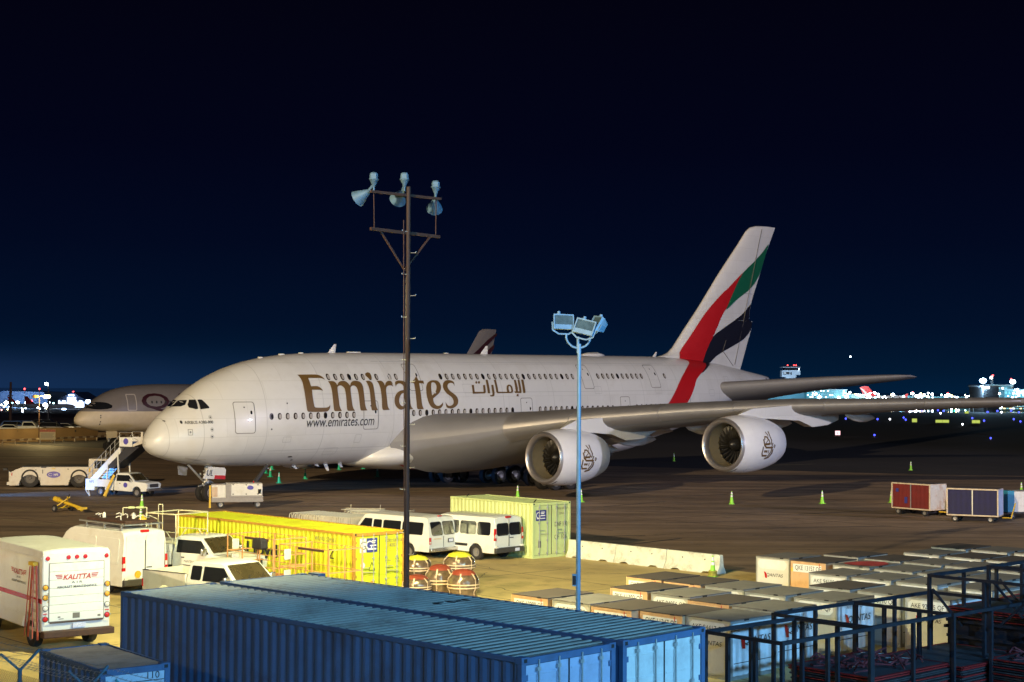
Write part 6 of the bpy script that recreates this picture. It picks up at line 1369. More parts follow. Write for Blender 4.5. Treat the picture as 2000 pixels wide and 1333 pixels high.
for y in (-.75, .75):
    m.tube((-.4, y, 2.0), (3.0, y, 4.95), .025, seg=6); m.tube((-.4, y, 1.55), (3.0, y, 4.5), .02, seg=6)
    for i in range(8): f = i / 7; p = Vector((-.3 + 3.2 * f, y, 1.15 + 2.82 * f)); m.tube(p, p + Vector((0, 0, .9)), .02, seg=6)
m.build('stair_handrail', m_steel, stt)
m = MB(); m.box(3.0, 4.9, -.85, .85, 3.9, 4.02); m.build('platform', m_dark, stt)
MB().box(3.0, 4.3, .84, .88, 4.0, 4.75).build('platform_side_panel', m_vw, stt, bevel=.02); pn = MB().box(3.0, 4.3, -.88, -.84, 4.0, 4.75).build('platform_side_panel', m_vw, stt, bevel=.02)
oval_sign(pn, (3.65, -.885, 4.42), (1, 0, 0), .5, .5)
m = MB(); m.path([(3.0, -.86, 4.75), (3.0, -.86, 5.15), (4.2, -.86, 5.15), (4.45, -.86, 4.7), (4.9, -.86, 4.5)], .02, 6); m.path([(3.0, .86, 4.75), (3.0, .86, 5.15), (4.2, .86, 5.15), (4.9, .86, 4.6)], .02, 6); m.build('platform_rail', m_steel, stt)
m = MB(); m.prism([(4.3, -.8, 4.0), (5.3, -.8, 4.3), (5.3, -.8, 5.2), (5.1, -.8, 5.2), (5.1, -.8, 4.5), (4.3, -.8, 4.2)], (0, 1.6, 0)); m.build('bridge_lip', m_vw2, stt)
m = MB(); m.prism([(4.95, -.75, 4.02), (3.5, -.75, 3.88), (1.6, -.75, 2.3), (2.3, -.75, 2.2)], (0, 1.5, 0)); m.build('stair_underside', m_dark, stt)
m = MB()
for y in (-.75, .75): m.bar((2.9, y, 1.35), (2.75, y, 3.6), .1, .1); m.bar((1.7, y, 1.35), (1.75, y, 2.6), .1, .1)
m.bar((2.9, -.75, 2.9), (2.9, .75, 2.9), .08); m.build('stair_support', m_vw, stt)
m = MB(); m.bar((-.2, -1.1, .45), (.3, -1.25, 0.02), .05); m.bar((.05, -1.1, .45), (.35, -1.25, .02), .05); m.build('stabiliser', m_vw, stt)
yl = MB(); yl.bar((2.0, -1.5, .05), (2.75, -1.18, 1.75), .07, .2); yl.bar((2.1, -1.42, .05), (2.7, -1.16, 1.75), .04, .12); o = yl.build('yellow_ladder', m_yel, loc=stt.location); o.rotation_euler = (0, 0, radians(-24)); o.scale = (.87, .87, .9); o.name = 'folded_ladder'; tag(o, 'yellow folded ladder leaning on the side of the stair truck', 'ladder')
# ground power unit -----------------------------------------------------------------
gp = thing('ground_power_unit', 'boxy white ground power cart with oval blue logo beside the nose wheel', 'ground power unit'); place(gp, *G(408, 994)[:2], radians(12))
m_gg = M('unit_grey', (.27, .25, .23), .5, var=.15, scale=4)
m = MB(); m.box(.15, 3.5, 0, 1.5, .4, .72); m.build('chassis', m_gg, gp, bevel=.03)
m = MB(); m.box(1.1, 3.45, .02, 1.48, .72, 1.62); m.build('enclosure', m_vw2, gp, bevel=.05)
m = MB(); m.box(1.08, 1.42, -.005, 1.5, .7, 1.6); m.box(1.4, 3.47, -.004, .02, .72, .84); m.build('grey_band', m_gg, gp)
m = MB(); m.prism([(.2, .02, .55), (1.08, .02, .6), (1.08, .02, 1.55), (.15, .02, 1.52)], (0, 1.46, 0)); m.build('front_hood', m_vw2, gp, bevel=.03)
m = MB(); m.box(0, .12, -.05, .2, .05, 1.5); m.build('yellow_tow_bar', m_yel, gp)
m = MB()
for i in range(6): m.box(.2 + i * .06, .23 + i * .06, -.004, .02, .75, 1.4)
m.build('hood_ribs', m_uldo, gp)
oval_sign(gp, (2.65, -.01, 1.35), (1, 0, 0), .42, .28)
m = MB(); m.box(3.15, 3.35, -.008, .01, .95, 1.25); m.build('gauge_window', m_glass, gp)
for x, z in ((1.5, 1.52), (1.5, .9), (2.35, 1.5), (2.35, .9), (3.1, 1.5), (3.1, .9)): m = MB(); m.box(x, x + .08, -.008, .01, z, z + .06); m.build('panel_latch', m_ink, gp)
m = MB(); m.lathe([(.04, 0), (.04, .12), (.001, .14)], (2.9, .8, 1.62)); m.build('beacon', m_redlens, gp)
for x in (.75, 3.15):
    for y in (.1, 1.4): wheel(gp, x, y, .25, .16, -1 if y < 1 else 1)
# yellow tow bar on its wheels -----------------------------------------------------------
tb = thing('tow_bar', 'yellow aircraft tow bar standing on two small wheels on the apron', 'tow bar'); q = G(128, 1000); place(tb, q.x, q.y, radians(-38))
m = MB(); m.tube((-1.0, 0, .75), (1.6, 0, .3), .1, seg=10); m.tube((-1.1, 0, .77), (-.7, 0, .7), .17, seg=10); m.build('main_tube', m_yel, tb)
m = MB(); m.bar((1.55, -.25, .28), (1.75, .3, .3), .16, .14); m.bar((1.2, 0, .35), (1.7, 0, .22), .16, .2); m.build('tow_head', m_yel, tb)
m = MB(); m.bar((-.4, -.5, .3), (.3, .1, .95), .06); m.bar((-.4, .5, .3), (.3, -.1, .95), .06); m.bar((-.3, -.55, .25), (-.3, .55, .25), .07); m.bar((-.3, 0, .25), (.2, 0, .5), .06); m.build('wheel_frame', m_yel, tb)
m = MB(); m.bar((-1.4, -.2, .75), (-1.1, .2, .8), .14); m.bar((.1, .1, .8), (.25, .1, 1.1), .05); m.build('coupling', m_dark, tb)
for y in (-.6, .6): wheel(tb, -.3, y, .23, .14, -1 if y < 0 else 1)
# baggage carts ------------------------------------------------------------------------------
def cart(label, u, v, yaw, mc, L=3.0, Wd=1.65, end=m_vw2):
    """origin: near corner where the curtained side meets the end; x runs back along the side, y along the end"""
    p = G(u, v); t = thing('baggage_cart', label, 'baggage cart', (p.x, p.y, 0), yaw); z0, z1 = .42, 2.0
    m = MB()
    for x in (0, L):
        for y in (0, Wd): m.box(x - .04, x + .04, y - .04, y + .04, z0, z1)
    for z in (z0, z1):
        for y in (0, Wd): m.bar((0, y, z), (L, y, z), .08)
        for x in (0, L): m.bar((x, 0, z), (x, Wd, z), .08)
    m.build('frame', M('cart_frame_cream', (.60, .50, .36), .5, var=.12, scale=4, dirt=(.3, .14, .06), dscale=3), t, bevel=.01)
    for x in (-.02, L + .02):
        m = MB(); m.box(x - .02, x + .02, .04, Wd - .04, z0 + .04, z1 - .02)
        for i in range(5): m.box(x - .03, x + .03, .06, Wd - .06, z0 + .25 + i * .26, z0 + .27 + i * .26)
        m.build('end_panel', end, t)
    m = MB(); m.box(-.03, L + .03, -.03, Wd + .03, z1 + .04, z1 + .07); m.build('roof', m_uldb, t)
    for y in (-.0, Wd):
        for k in (0, 1):
            x0 = .06 + k * (L / 2 - .02); x1 = x0 + L / 2 - .1; n = 14; P = [(x0 + (x1 - x0) * i / n, y + .012 * sin(i * 1.9 + k)) for i in range(n + 1)]
            m = MB(); m.add([(a, b, z0 + .05) for a, b in P] + [(a, b, z1 - .04) for a, b in P], [(i, i + 1, n + 2 + i, n + 1 + i) for i in range(n)]); m.build('curtain', mc, t, smooth=80)
        m = MB(); m.box(L / 2 - .03, L / 2 + .03, y - .02, y + .02, z0, z1); m.build('centre_post', m_steel, t)
    m = MB(); m.box(0, L, 0, Wd, z0 - .06, z0 - .01); m.bar((.2, Wd / 2, .3), (L - .2, Wd / 2, .3), .1); m.build('bed', m_rust, t)
    for x in (.45, L - .45):
        m = MB(); m.tube((x, .1, .2), (x, Wd - .1, .2), .04); m.build('axle', m_dark, t)
        for y in (.1, Wd - .1): wheel(t, x, y, .2, .14, -1 if y < 1 else 1)
    return t
m_curr = M('curtain_red', (.14, .012, .010), .75, var=.2, scale=2, bump=.4, bscale=2); m_curb = M('curtain_navy', (.014, .013, .06), .75, var=.25, scale=2, bump=.4, bscale=2)
m_white_r = M('cart_end_rusty_white', (.60, .57, .50), .5, var=.1, scale=3, dirt=(.45, .22, .08), dscale=1.6, damt=.8)
c1 = cart('baggage cart with red curtains and a rusty white end panel', 1816, 1010, radians(127), m_curr, 3.0, 1.6, m_white_r)
for o in [c for c in bpy.data.objects if c.parent == c1]: pass
# side runs to the left: mirror the cart so its curtained side faces left
c1.rotation_euler = (0, 0, radians(127)); c1.scale = (1, -1, 1)
c2 = cart('baggage cart with dark blue curtains and pale blue end panel', 1949, 1023, radians(153), m_curb, 3.0, 1.6, M('cart_end_pale_blue', (.42, .52, .70), .5, var=.1, scale=3)); c2.scale = (1, -1, 1)
m = MB(); m.box(.5, .85, -.004, .0, .0, .0)
for cc, mt in ((c1, m_inkb),):
    for x, z, w_, h_ in ((2.45, 1.45, .22, .22), (1.75, .75, .22, .4)): m = MB(); m.box(x, x + w_, -.035, -.028, z, z + h_); m.build('curtain_patch', mt, cc)
m = MB(); q2 = MB(); q2.bar((-.15, .8, .3), (-.75, .2, .35), .06); q2.bar((-.75, .2, .35), (-1.0, .15, 1.25), .07, .05); q2.build('yellow_draw_bar', m_yel, c2); m.tube((-.1, .8, .3), (-1.2, .9, .28), .04); m.build('draw_bar', m_yel, c1)
p = G(1992, 1016); bc = thing('baggage_cart', 'teal and white baggage cart cut by the right edge of the picture', 'baggage cart', (p.x, p.y + .8, 0), radians(20))
m = MB(); m.box(-.6, -.1, 0, 1.5, .42, 1.75); m.build('end_panel', M('teal_tarp', (.02, .22, .36), .6, var=.2, scale=3), bc, bevel=.02); m = MB(); m.box(-.1, 2.6, .02, 1.48, .42, 1.7); m.build('body', m_vw2, bc, bevel=.02)
m = MB(); m.box(-.6, 2.6, -.01, 1.51, .34, .42); m.build('bed', m_dark, bc)
for x in (-.2, 2.2):
    for y in (.1, 1.4): wheel(bc, x, y, .2, .14, -1 if y < 1 else 1)
# ------------------------------------------------------------------ wire fence in the near left corner
H0 = 3.07; fn = thing('wire_fence', 'chain link fence with barbed wire on blue Y shaped posts in the near left corner', 'fence', (-8.41, 27.5, 0), radians(-45)); m_fp = M('fence_post_blue', (.08, .16, .22), .5, .3, var=.2, scale=5)
for px_ in (-4.5, -2.25, 0, 2.25, 4.5):
    m = MB(); m.tube((px_, 0, 0), (px_, 0, H0), .036, seg=10); o = m.build('post', m_fp, fn); m = MB()
    for sy in (-1, 1): m.bar((px_, 0, H0 - .04), (px_, sy * .36, H0 + .28), .035)
    m.build('barb_arm', m_fp, o)
random.seed(2)
for sy in (-1, 1):
    for k in (.4, .7, 1.0):
        m = MB(); zz = H0 + .26 * k; yy = sy * .36 * k; P = [(-4.5 + i * .75, yy, zz - (.03 if i % 3 else 0)) for i in range(13)]
        m.path(P, .004, 4)
        for i in range(66):
            x = -4.5 + i * .136; z = zz - .02; m.path([(x, yy - .02, z - .022), (x + .012, yy + .02, z + .022)], .004, 3)
        m.build('barbed_wire', m_steel, fn)
m = MB(); w0, w1, zb_, zt_ = -4.5, 4.5, H0 - 1.0, H0 - .05; s_ = .06; x = w0
while x < w1:
    for d in (-1, 1):
        n_ = int((zt_ - zb_) / s_); m.path([(x + (s_ / 2 if (i % 2) else -s_ / 2) * d, .004 * d, zb_ + i * s_) for i in range(n_ + 1)], .003, 3)
    x += s_
m.build('chain_link_mesh', M('mesh_wire', (.30, .2, .12), .5, .3, var=.2), fn, smooth=0)
m = MB()
for z in (.05, 1.0, H0 - 1.0): m.tube((w0, 0, z), (w1, 0, z), .012, seg=6)
m.build('tension_wire', m_steel, fn)
# ------------------------------------------------------------------ second airliner behind
QT = [(-.02, 3.76, 3.72, .02, 3.74), (.15, 4.2, 3.4, .42, 3.74), (.5, 4.65, 3.15, .8, 3.78), (1.0, 5.1, 2.95, 1.13, 3.85), (1.8, 5.68, 2.72, 1.5, 4.0), (2.8, 6.45, 2.52, 1.87, 4.2), (4.0, 7.15, 2.38, 2.2, 4.45), (5.5, 7.68, 2.3, 2.52, 4.75), (8, 8.1, 2.22, 2.83, 5.05), (12, 8.28, 2.2, 2.98, 5.2), (45, 8.3, 2.2, 2.98, 5.2), (52, 8.3, 2.9, 2.85, 5.6), (58, 8.2, 4.0, 2.4, 6.1), (64, 8.0, 5.4, 1.6, 6.7), (70, 7.6, 6.7, .5, 7.2), (71, 7.5, 7.0, .2, 7.25)]
th = radians(48.7); qa = thing('twin_engine_airliner', 'grey and cream airliner with dark cockpit mask, behind the nose of the white one', 'airliner')
qx = Vector((sin(th), cos(th), 0)); qy = Vector((-cos(th), sin(th), 0)); qa.matrix_world = Matrix(((qx.x, qy.x, 0, -53.45), (qx.y, qy.y, 0, 195.0), (0, 0, 1, 0), (0, 0, 0, 1)))
m = MB(); m.rings([ring(x, QT, 64) for x in stations(QT)]); ob = m.build('fuselage', [M('upper_grey_paint', (.20, .185, .18), .4, var=.05), M('lower_cream_paint', (.68, .59, .42), .4, var=.05)], qa, smooth=60)
bm = bmesh.new(); bm.from_mesh(ob.data); bmesh.ops.bisect_plane(bm, geom=bm.verts[:] + bm.edges[:] + bm.faces[:], plane_co=(0, 0, 4.86), plane_no=(0, 0, 1))
for f in bm.faces: f.material_index = 1 if f.calc_center_median().z < 4.86 else 0
bm.to_mesh(ob.data); bm.free()
m_burg = M('burgundy', (.035, .003, .008), .5, var=.05)
def qdec(name, polys, mat, off=.02, parent=qa, sm=1): return decal(name, polys, mat, off, parent, sm, .4, .25, 1, QT)
qdec('cockpit_mask', [[(1.25, 5.25), (1.5, 5.45), (2.2, 5.95), (2.8, 6.0), (3.5, 5.9), (4.0, 5.6), (3.9, 5.3), (3.3, 5.15), (2.2, 5.1)]], m_glass, sm=3)
qdec('cabin_door_outline', [rrect(5.8, 4.95, 7.0, 7.0, .15), rrect(5.9, 5.05, 6.9, 6.9, .12)], M('door_outline_white', (.5, .46, .42), .5, var=0))
for z in (3.3, 3.6, 4.1, 4.35): qdec('sensor', [oval(2.6, z, .07, .09, 8, 2)], m_ink)
me = text_mesh('QATAR', 16.5, 2.3, 0, .01)
for v in me.vertices: v.co = (15.9 + v.co.x, 5.95 + v.co.y, 0)
link(wrap(me, skin(.03, 1, QT), .8, .2), 'title_lettering', m_burg, qa)
for i in range(70): 
    if i % 24 != 20: qdec('cabin_window', [oval(9.0 + i * .62, 6.0, .12, .18, 10, 2)], m_dark, .04)
def qfy(x, z): return .25
m = MB(); R = []
for z, a, b in ((8.0, 57.5, 66.0), (10.5, 60.3, 66.5), (12.9, 62.1, 67.0), (16.5, 64.6, 67.9), (16.85, 65.3, 67.95)):
    R.append([(a, 0, z), (a + (b - a) * .15, -.25, z), (a + (b - a) * .5, -.28, z), (b, -.02, z), (b, .02, z), (a + (b - a) * .5, .28, z), (a + (b - a) * .15, .25, z)])
m.rings(R); fq = m.build('tail_fin', MATS['upper_grey_paint'], qa, smooth=50)
m = MB()
for a in ([(62.6, 12.6), (64.0, 13.6), (66.0, 15.2), (67.85, 16.3), (67.9, 16.0), (66.2, 14.6), (64.3, 12.9), (63.3, 12.0)], [(64.8, 12.4), (66.0, 13.6), (67.4, 14.6), (67.3, 14.0), (66.0, 12.6), (65.4, 12.0)]): m.prism([(x, -.31, z) for x, z in a], (0, .02, 0))
m.build('fin_marking', m_burg, fq)
for s in (1, -1):
    m = MB(); m.rings([section(58 + y * .75, 7.2 + y * .1, 6.5 - y * .38, .6 - y * .03, s * y, .2) for y in (0, 3, 6, 9.5)]); m.build('tailplane', m_grey, qa, smooth=50)
    m = MB(); m.rings([section(24 + (y - 2.5) * .72, 3.8 + (y - 2.5) * .09, 12.5 - (y - 2.5) * .32, 1.6 - (y - 2.5) * .045, s * y, .5) for y in (2.5, 8, 14, 20, 26, 31)]); m.build('wing', m_grey, qa, smooth=50)
    m = MB(); m.lathe([(1.5, 0), (1.6, .3), (1.75, 1.5), (1.6, 3.5), (1.2, 5)], (22.5, -s * 10.5, 2.4), (1, 0, 0), 32); m.build('engine_nacelle', m_white, qa, smooth=50)
def qgear(x, ys, r, n=1):
    for y in ys:
        m = MB(); m.tube((x, y, r), (x, y, 2.8), .13); m.tube((x, y, 1.1), (x + .9, y, 2.6), .07); lg = m.build('landing_gear_leg', m_steel, qa)
        for k in range(n):
            for s in (-.38, .38): c = (x + (k - (n - 1) / 2) * 1.6, y + s, r); m = MB(); wheel_lathe(m, c, (0, 1, 0), r, .4); m.build('wheel', m_rub, lg)
qgear(4.6, (0,), .55); qgear(35, (-5, 5), .65, 3)
m = MB(); m.prism([(4.0, -.7, 1.5), (3.9, -.7, 2.4), (5.4, -.7, 2.4), (5.4, -.7, 1.6)], (0, .05, 0)); m.build('nose_gear_door', MATS['lower_cream_paint'], qa)
# ------------------------------------------------------------------ wall, guard rail, sign and cars on the far left
def line_thing(name, label, cat, a, b, **k): d = b - a; return thing(name, label, cat, (a.x, a.y, 0), atan2(d.y, d.x), **k), d.length
wa = GD(-20, 800, 221); wb = GD(192, 800, 236); m_wall = M('tan_block_wall', (.17, .105, .045), .85, var=.12, scale=.6, dirt=(.18, .11, .05), dscale=.5)
wl, Lw = line_thing('block_wall', 'tan block wall behind the striped guard rail at the far left', 'wall', Vector((wa.x, wa.y)), Vector((wb.x, wb.y)))
m = MB(); m.box(0, Lw, 0, .25, 0, 1.85); m.build('wall_body', m_wall, wl); m = MB(); m.box(-.05, Lw + .05, -.04, .29, 1.85, 1.93); m.build('wall_cap', m_wall, wl)
for k, u in enumerate((35, 74, 112, 148)):
    q = GD(u, 842, 221.5 + (u + 20) * 15 / 212); o = thing('wall_lamp', ('first', 'second', 'third', 'fourth')[k] + ' dark round lamp from the left along the tan wall', 'lamp', (q.x, q.y - .45, 0), 0, 'round lamps along the tan wall')
    m = MB(); m.tube((0, 0, 0), (0, 0, 2.9), .05); m.build('lamp_post', m_ink, o); m = MB(); m.lathe([(.001, -.22), (.2, -.15), (.24, 0), (.2, .15), (.001, .22)], (0, -.1, q.z), (0, 0, 1), 14); m.build('lamp_globe', m_ink, o)
sg = GD(93, 846, 220); o = thing('warning_sign', 'large pale sign board with a red heading band before the tan wall', 'sign', (sg.x, 220, 0), atan2(15, 16) * .35)
m = MB(); m.box(-1.05, 1.05, -.03, .03, .55, 1.95); bd = m.build('board', M('sign_board', (.60, .50, .28), .6, var=.1, scale=3), o); m = MB(); m.box(-1.04, 1.04, -.04, -.032, 1.62, 1.94); m.build('red_band', M('faded_red', (.45, .12, .06), .6, var=.3, scale=5), bd)
m = MB()
for i in range(5): m.box(-.9, .9 - .12 * (i % 3), -.04, -.032, 1.42 - i * .16, 1.47 - i * .16)
m.build('small_print', m_seam, bd); m = MB(); m.tube((-.95, 0, 0), (-.95, 0, .55), .04); m.tube((.95, 0, 0), (.95, 0, .55), .04); m.build('sign_leg', m_steel, o)
ga = GD(-20, 800, 211); gb = GD(330, 800, 252); gr, Lg = line_thing('guard_rail', 'white and dark striped guard rail on short posts at the far left', 'guard rail', Vector((ga.x, ga.y)), Vector((gb.x, gb.y)))
m = MB(); m2 = MB(); n = int(Lg / .9)
for i in range(n): (m if i % 2 else m2).box(i * .9, i * .9 + .9, -.04, .04, .48, .72)
m.build('pale_rail_section', M('rail_white', (.6, .5, .34), .5, var=.1), gr); m2.build('dark_rail_section', M('rail_dark', (.22, .13, .07), .6, var=.1), gr)
m = MB()
for i in range(0, n, 3): m.box(i * .9, i * .9 + .14, .0, .12, 0, .5)
m.build('rail_posts', MATS['rail_white'], gr)
m = MB(); p_ = [GD(-40, 800, 237), GD(420, 800, 262), GD(420, 800, 420), GD(-40, 800, 420)]; m.prism([(q.x, q.y, 0) for q in p_], (0, 0, .75)); tag(m.build('car_park', m_asph, smooth=0), None, None, kind='structure')
def car(label, u, D, yaw, mat, kind='sedan'):
    q = GD(u, 800, D); t = thing('parked_car', label, 'car', (q.x, q.y, .75), yaw, 'cars parked behind the tan wall')
    def wf(x, z): return .88 - max(0, z - .85) * .28
    if kind == 'sedan': out = [(0, .3)] + arch(.95, .33, .28, 6) + arch(3.5, .33, .28, 6) + [(4.45, .3), (4.5, .62), (3.6, .88), (2.9, 1.38), (1.5, 1.42), (.75, .98), (.05, .92)]
    elif kind == 'suv': out = [(0, .35)] + arch(.95, .36, .33, 6) + arch(3.6, .36, .33, 6) + [(4.6, .35), (4.65, .8), (3.7, 1.02), (3.05, 1.68), (.5, 1.72), (.1, 1.2)]
    else: out = [(0, .4)] + arch(1.1, .38, .4, 6) + arch(4.3, .38, .4, 6) + [(5.4, .4), (5.45, .95), (4.3, 1.15), (3.75, 1.82), (2.3, 1.85), (2.15, 1.15), (0, 1.12)]
    shell('body', out, wf, [mat], t, zc=(.85,), bevel=.03)
    g = {'sedan': [(1.0, .95), (3.45, .93), (2.85, 1.3), (1.55, 1.33)], 'suv': [(.35, 1.1), (3.6, 1.08), (3.0, 1.58), (.55, 1.6)], 'pickup': [(2.3, 1.2), (4.15, 1.18), (3.7, 1.7), (2.4, 1.72)]}[kind]
    spanel('side_windows', g, wf, m_glass, t)
    xs = {'sedan': (.95, 3.5), 'suv': (.95, 3.6), 'pickup': (1.1, 4.3)}[kind]
    for x in xs:
        for s in (1, -1): wheel(t, x, s * .78, .31, .2, s)
    return t
m_carb = M('car_blue', (.08, .16, .42), .3, var=.05, coat=.5); m_card = M('car_dark', (.03, .035, .04), .3, var=.05, coat=.5); m_cars = M('car_silver', (.4, .42, .42), .3, .3, var=.05, coat=.5)
random.seed(8)
car('white pickup parked behind the tan wall', 17, 240, radians(2), m_vw, 'pickup'); car('white saloon at the far left behind the tan wall', -8, 240, radians(0), m_vw, 'sedan')
for lb, u, D, y, mt, kd in (('pale blue lit car in the second row at the far left', 3, 251, 3, m_carb, 'suv'), ('second blue lit car in the back row behind the white pickup', 24, 253, 3, m_carb, 'suv'), ('dark saloon between the white pickup and the thin lamp post', 55, 246, 2, m_card, 'sedan'), ('dark car just right of the thin lamp post', 74, 244, 4, m_card, 'suv'), ('car with a bright windscreen near the grey airliner', 98, 250, 8, m_cars, 'sedan'), ('dark car nearest the nose of the grey airliner', 126, 252, 5, m_card, 'sedan'), ('dark car in the last row behind the sign', 64, 262, 0, m_card, 'suv'), ('silver car in the last row behind the blue lit cars', 38, 264, 0, m_cars, 'sedan')): car(lb, u, D, radians(y), mt, kd)
# lamp posts of the car park
def pt(name, loc, power, color, r=.3):
    d = bpy.data.lights.new(name, 'POINT'); d.energy = power; d.color = color; d.shadow_soft_size = r; o = bpy.data.objects.new(name, d); COL.objects.link(o); o.location = loc; return o
e_ylw = EM('lamp_yellow', (1, .78, .35), 30); e_wht = EM('lamp_white', (.75, .88, 1), 26); e_blu = EM('lamp_bluewhite', (.45, .68, 1), 22); e_red = EM('lamp_red', (1, .06, .06), 9)
q = GD(77, 775, 222); o = thing('street_lamp', 'thin lamp post with one bright yellow head over the tan wall', 'street lamp', (q.x, 222, 0)); 
m = MB(); m.tube((0, 0, 0), (0, 0, q.z + .1), .07, .05); m.build('pole', m_rust, o); m = MB(); m.bar((-.75, 0, q.z), (1.0, 0, q.z + .05), .06); m.build('arm', m_pale, o)
m = MB(); m.rings([[(x, -w, q.z + h0), (x, w, q.z + h0), (x, w, q.z + h1), (x, -w, q.z + h1)] for x, w, h0, h1 in ((-1.0, .1, -.1, .1), (-.6, .3, -.2, .25), (-.1, .2, -.12, .15))]); m.build('unlit_lamp_head', M('brown_lamp_head', (.3, .17, .06), .6, var=.2), o)
m = MB(); m.rings([[(x, -w, q.z + h0), (x, w, q.z + h0), (x, w, q.z + h1), (x, -w, q.z + h1)] for x, w, h0, h1 in ((.6, .1, -.05, .1), (.75, .3, -.2, .2), (1.35, .3, -.2, .2), (1.5, .1, -.05, .1))]); m.build('lit_lamp_head', e_ylw, o); pt('car_park_lamp', (q.x + 1, 221.2, q.z - .5), 3000, (1, .75, .3))
q = GD(95, 750, 300); o = thing('street_lamp', 'tall dark lamp post with a white lit hooked head behind the car park', 'street lamp', (q.x, 300, 0)); m = MB(); m.tube((0, 0, 0), (0, 0, q.z), .16, .1); m.build('pole', m_trim, o); m = MB(); m.path([(0, 0, q.z - 2), (0, 0, q.z - .5), (-.2, 0, q.z), (-.7, 0, q.z + .1)], .07); m.lathe([(.001, -.3), (.3, -.15), (.32, .1), (.001, .25)], (-.4, 0, q.z), (0, 0, 1), 12); m.build('lamp_head', e_wht, o)
q = GD(21, 751, 280); o = thing('utility_pole', 'dark wooden utility pole at the far left', 'utility pole', (q.x, 280, 0)); m = MB(); m.tube((0, 0, 0), (0, 0, q.z + .4), .28, .2); m.build('pole', m_rust, o); m = MB(); m.bar((-.5, 0, q.z - 2), (.4, 0, q.z - 2), .15); m.bar((-.6, 0, q.z - 2.9), (0, 0, q.z - 2.9), .2); m.build('crossarm', m_rust, o)
for k, (u, v) in enumerate(((91, 775), (87, 777), (98, 778))): pass
# ------------------------------------------------------------------ far left hangars
def lamp(name, label, u, v, D, r, mat, base=0, group=None, pole=True, rx=1):
    q = GD(u, v, D); t = thing(name, label, 'lamp', (q.x, D, base), 0, group); z = q.z - base
    m = MB(); m.lathe([(.001, -r), (r * .7, -r * .7), (r, 0), (r * .7, r * .7), (.001, r)], (0, 0, z), (0, 0, 1), 10)
    if rx != 1:
        for i, v_ in enumerate(m.v): m.v[i] = Vector((v_.x * rx, v_.y, v_.z))
    m.build('lit_head', mat, t)
    if pole and z > r: m = MB(); m.tube((0, .05, 0), (0, .05, z - r * .6), min(.12, r * .3), seg=6); m.build('stem', m_steel, t)
    return t
D = 560; a = GD(113, 798, D); b = GD(164, 798, D); W_ = b.x - a.x
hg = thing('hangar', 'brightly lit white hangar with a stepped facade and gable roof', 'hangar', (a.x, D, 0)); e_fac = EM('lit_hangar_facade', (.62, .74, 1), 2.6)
zf = lambda v: GD(140, v, D).z
m = MB(); m.box(0, W_, .5, 22, 0, zf(781)); m.prism([(-.2, .6, zf(781)), (W_ + .2, .6, zf(781)), (W_ * .53, .6, zf(766))], (0, 21, 0)); m.build('hangar_shell', M('hangar_blue_steel', (.10, .16, .3), .6, var=.15), hg)
m = MB()
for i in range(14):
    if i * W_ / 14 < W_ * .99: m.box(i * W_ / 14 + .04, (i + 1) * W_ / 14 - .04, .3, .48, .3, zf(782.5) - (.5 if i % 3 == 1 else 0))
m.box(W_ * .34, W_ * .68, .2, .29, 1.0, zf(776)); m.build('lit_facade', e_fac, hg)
m = MB()
for k in range(3): m.lathe([(.001, -.22), (.2, 0), (.001, .22)], (W_ * (.42 + k * .08), .1, zf(772.5)), (0, 0, 1), 8)
m.build('facade_lamp', e_wht, hg)
m = MB(); m.box(W_ * .32, W_ * .34, .1, .2, 0, zf(783)); m.box(W_ * .47, W_ * .99, .15, .28, .0, .5); m.build('door_post', m_steel, hg)
for u, v, D_, r, mt, l in ((172, 785, 550, .75, e_blu, 'brilliant blue white floodlight beside the grey airliner cockpit'), (125, 800, 540, .55, e_blu, 'blue white ground floodlight before the bright hangar'), (12, 787, 600, .6, e_wht, 'leftmost white floodlight of the blue hangar'), (34, 787, 600, .6, e_wht, 'middle white floodlight of the blue hangar'), (54, 786, 600, .6, e_wht, 'right white floodlight of the blue hangar'),
    (105, 794, 560, .5, e_wht, 'white lamp cluster left of the bright hangar'), (110, 795, 560, .45, e_wht, 'second white lamp left of the bright hangar'), (88, 791, 500, .55, e_wht, 'white lamp right of the thin lamp post'), (92, 793, 500, .45, e_wht, 'lower white lamp right of the thin lamp post'), (74, 797, 500, .25, e_wht, 'small white lamp left of the thin lamp post'), (44, 800, 500, .2, e_ylw, 'small warm lamp above the parked cars'), (44, 804, 470, .22, e_wht, 'small white lamp just above the parked cars'), (15, 800, 500, .18, e_ylw, 'small warm lamp low at the far left'), (3, 801, 500, .2, EM('lamp_pink', (1, .5, .45), 10), 'small pink lamp at the left edge')):
    lamp('floodlight', l, u, v, D_, r, mt, rx=1.3 if r > .4 else 1)
pt('hangar_flood', GD(12, 788, 590), 4500, (.25, .5, 1), 1); pt('hangar_flood', GD(34, 788, 590), 4500, (.25, .5, 1), 1); pt('hangar_flood', GD(54, 788, 590), 4500, (.25, .5, 1), 1)
a = GD(-40, 798, 610); b = GD(94, 798, 610); h2 = thing('hangar', 'wide dim blue hangar at the far left behind the lamps', 'hangar', (a.x, 610, 0)); W_ = b.x - a.x; zf = lambda v: GD(50, v, 610).z
m = MB(); m.box(0, W_, 0, 30, 0, zf(781)); m.prism([(0, .1, zf(781)), (W_, .1, zf(781)), (W_ * .93, .1, zf(766)), (W_ * .35, .1, zf(764))], (0, 30, 0)); m.build('hangar_shell', M('dim_blue_steel', (.25, .35, .5), .7, var=.15), h2)
m = MB(); m.box(2, W_ - 2, -.1, -.02, .2, zf(788)); m.build('hangar_door', M('dim_door', (.32, .42, .5), .6, var=.3, scale=.6), h2)
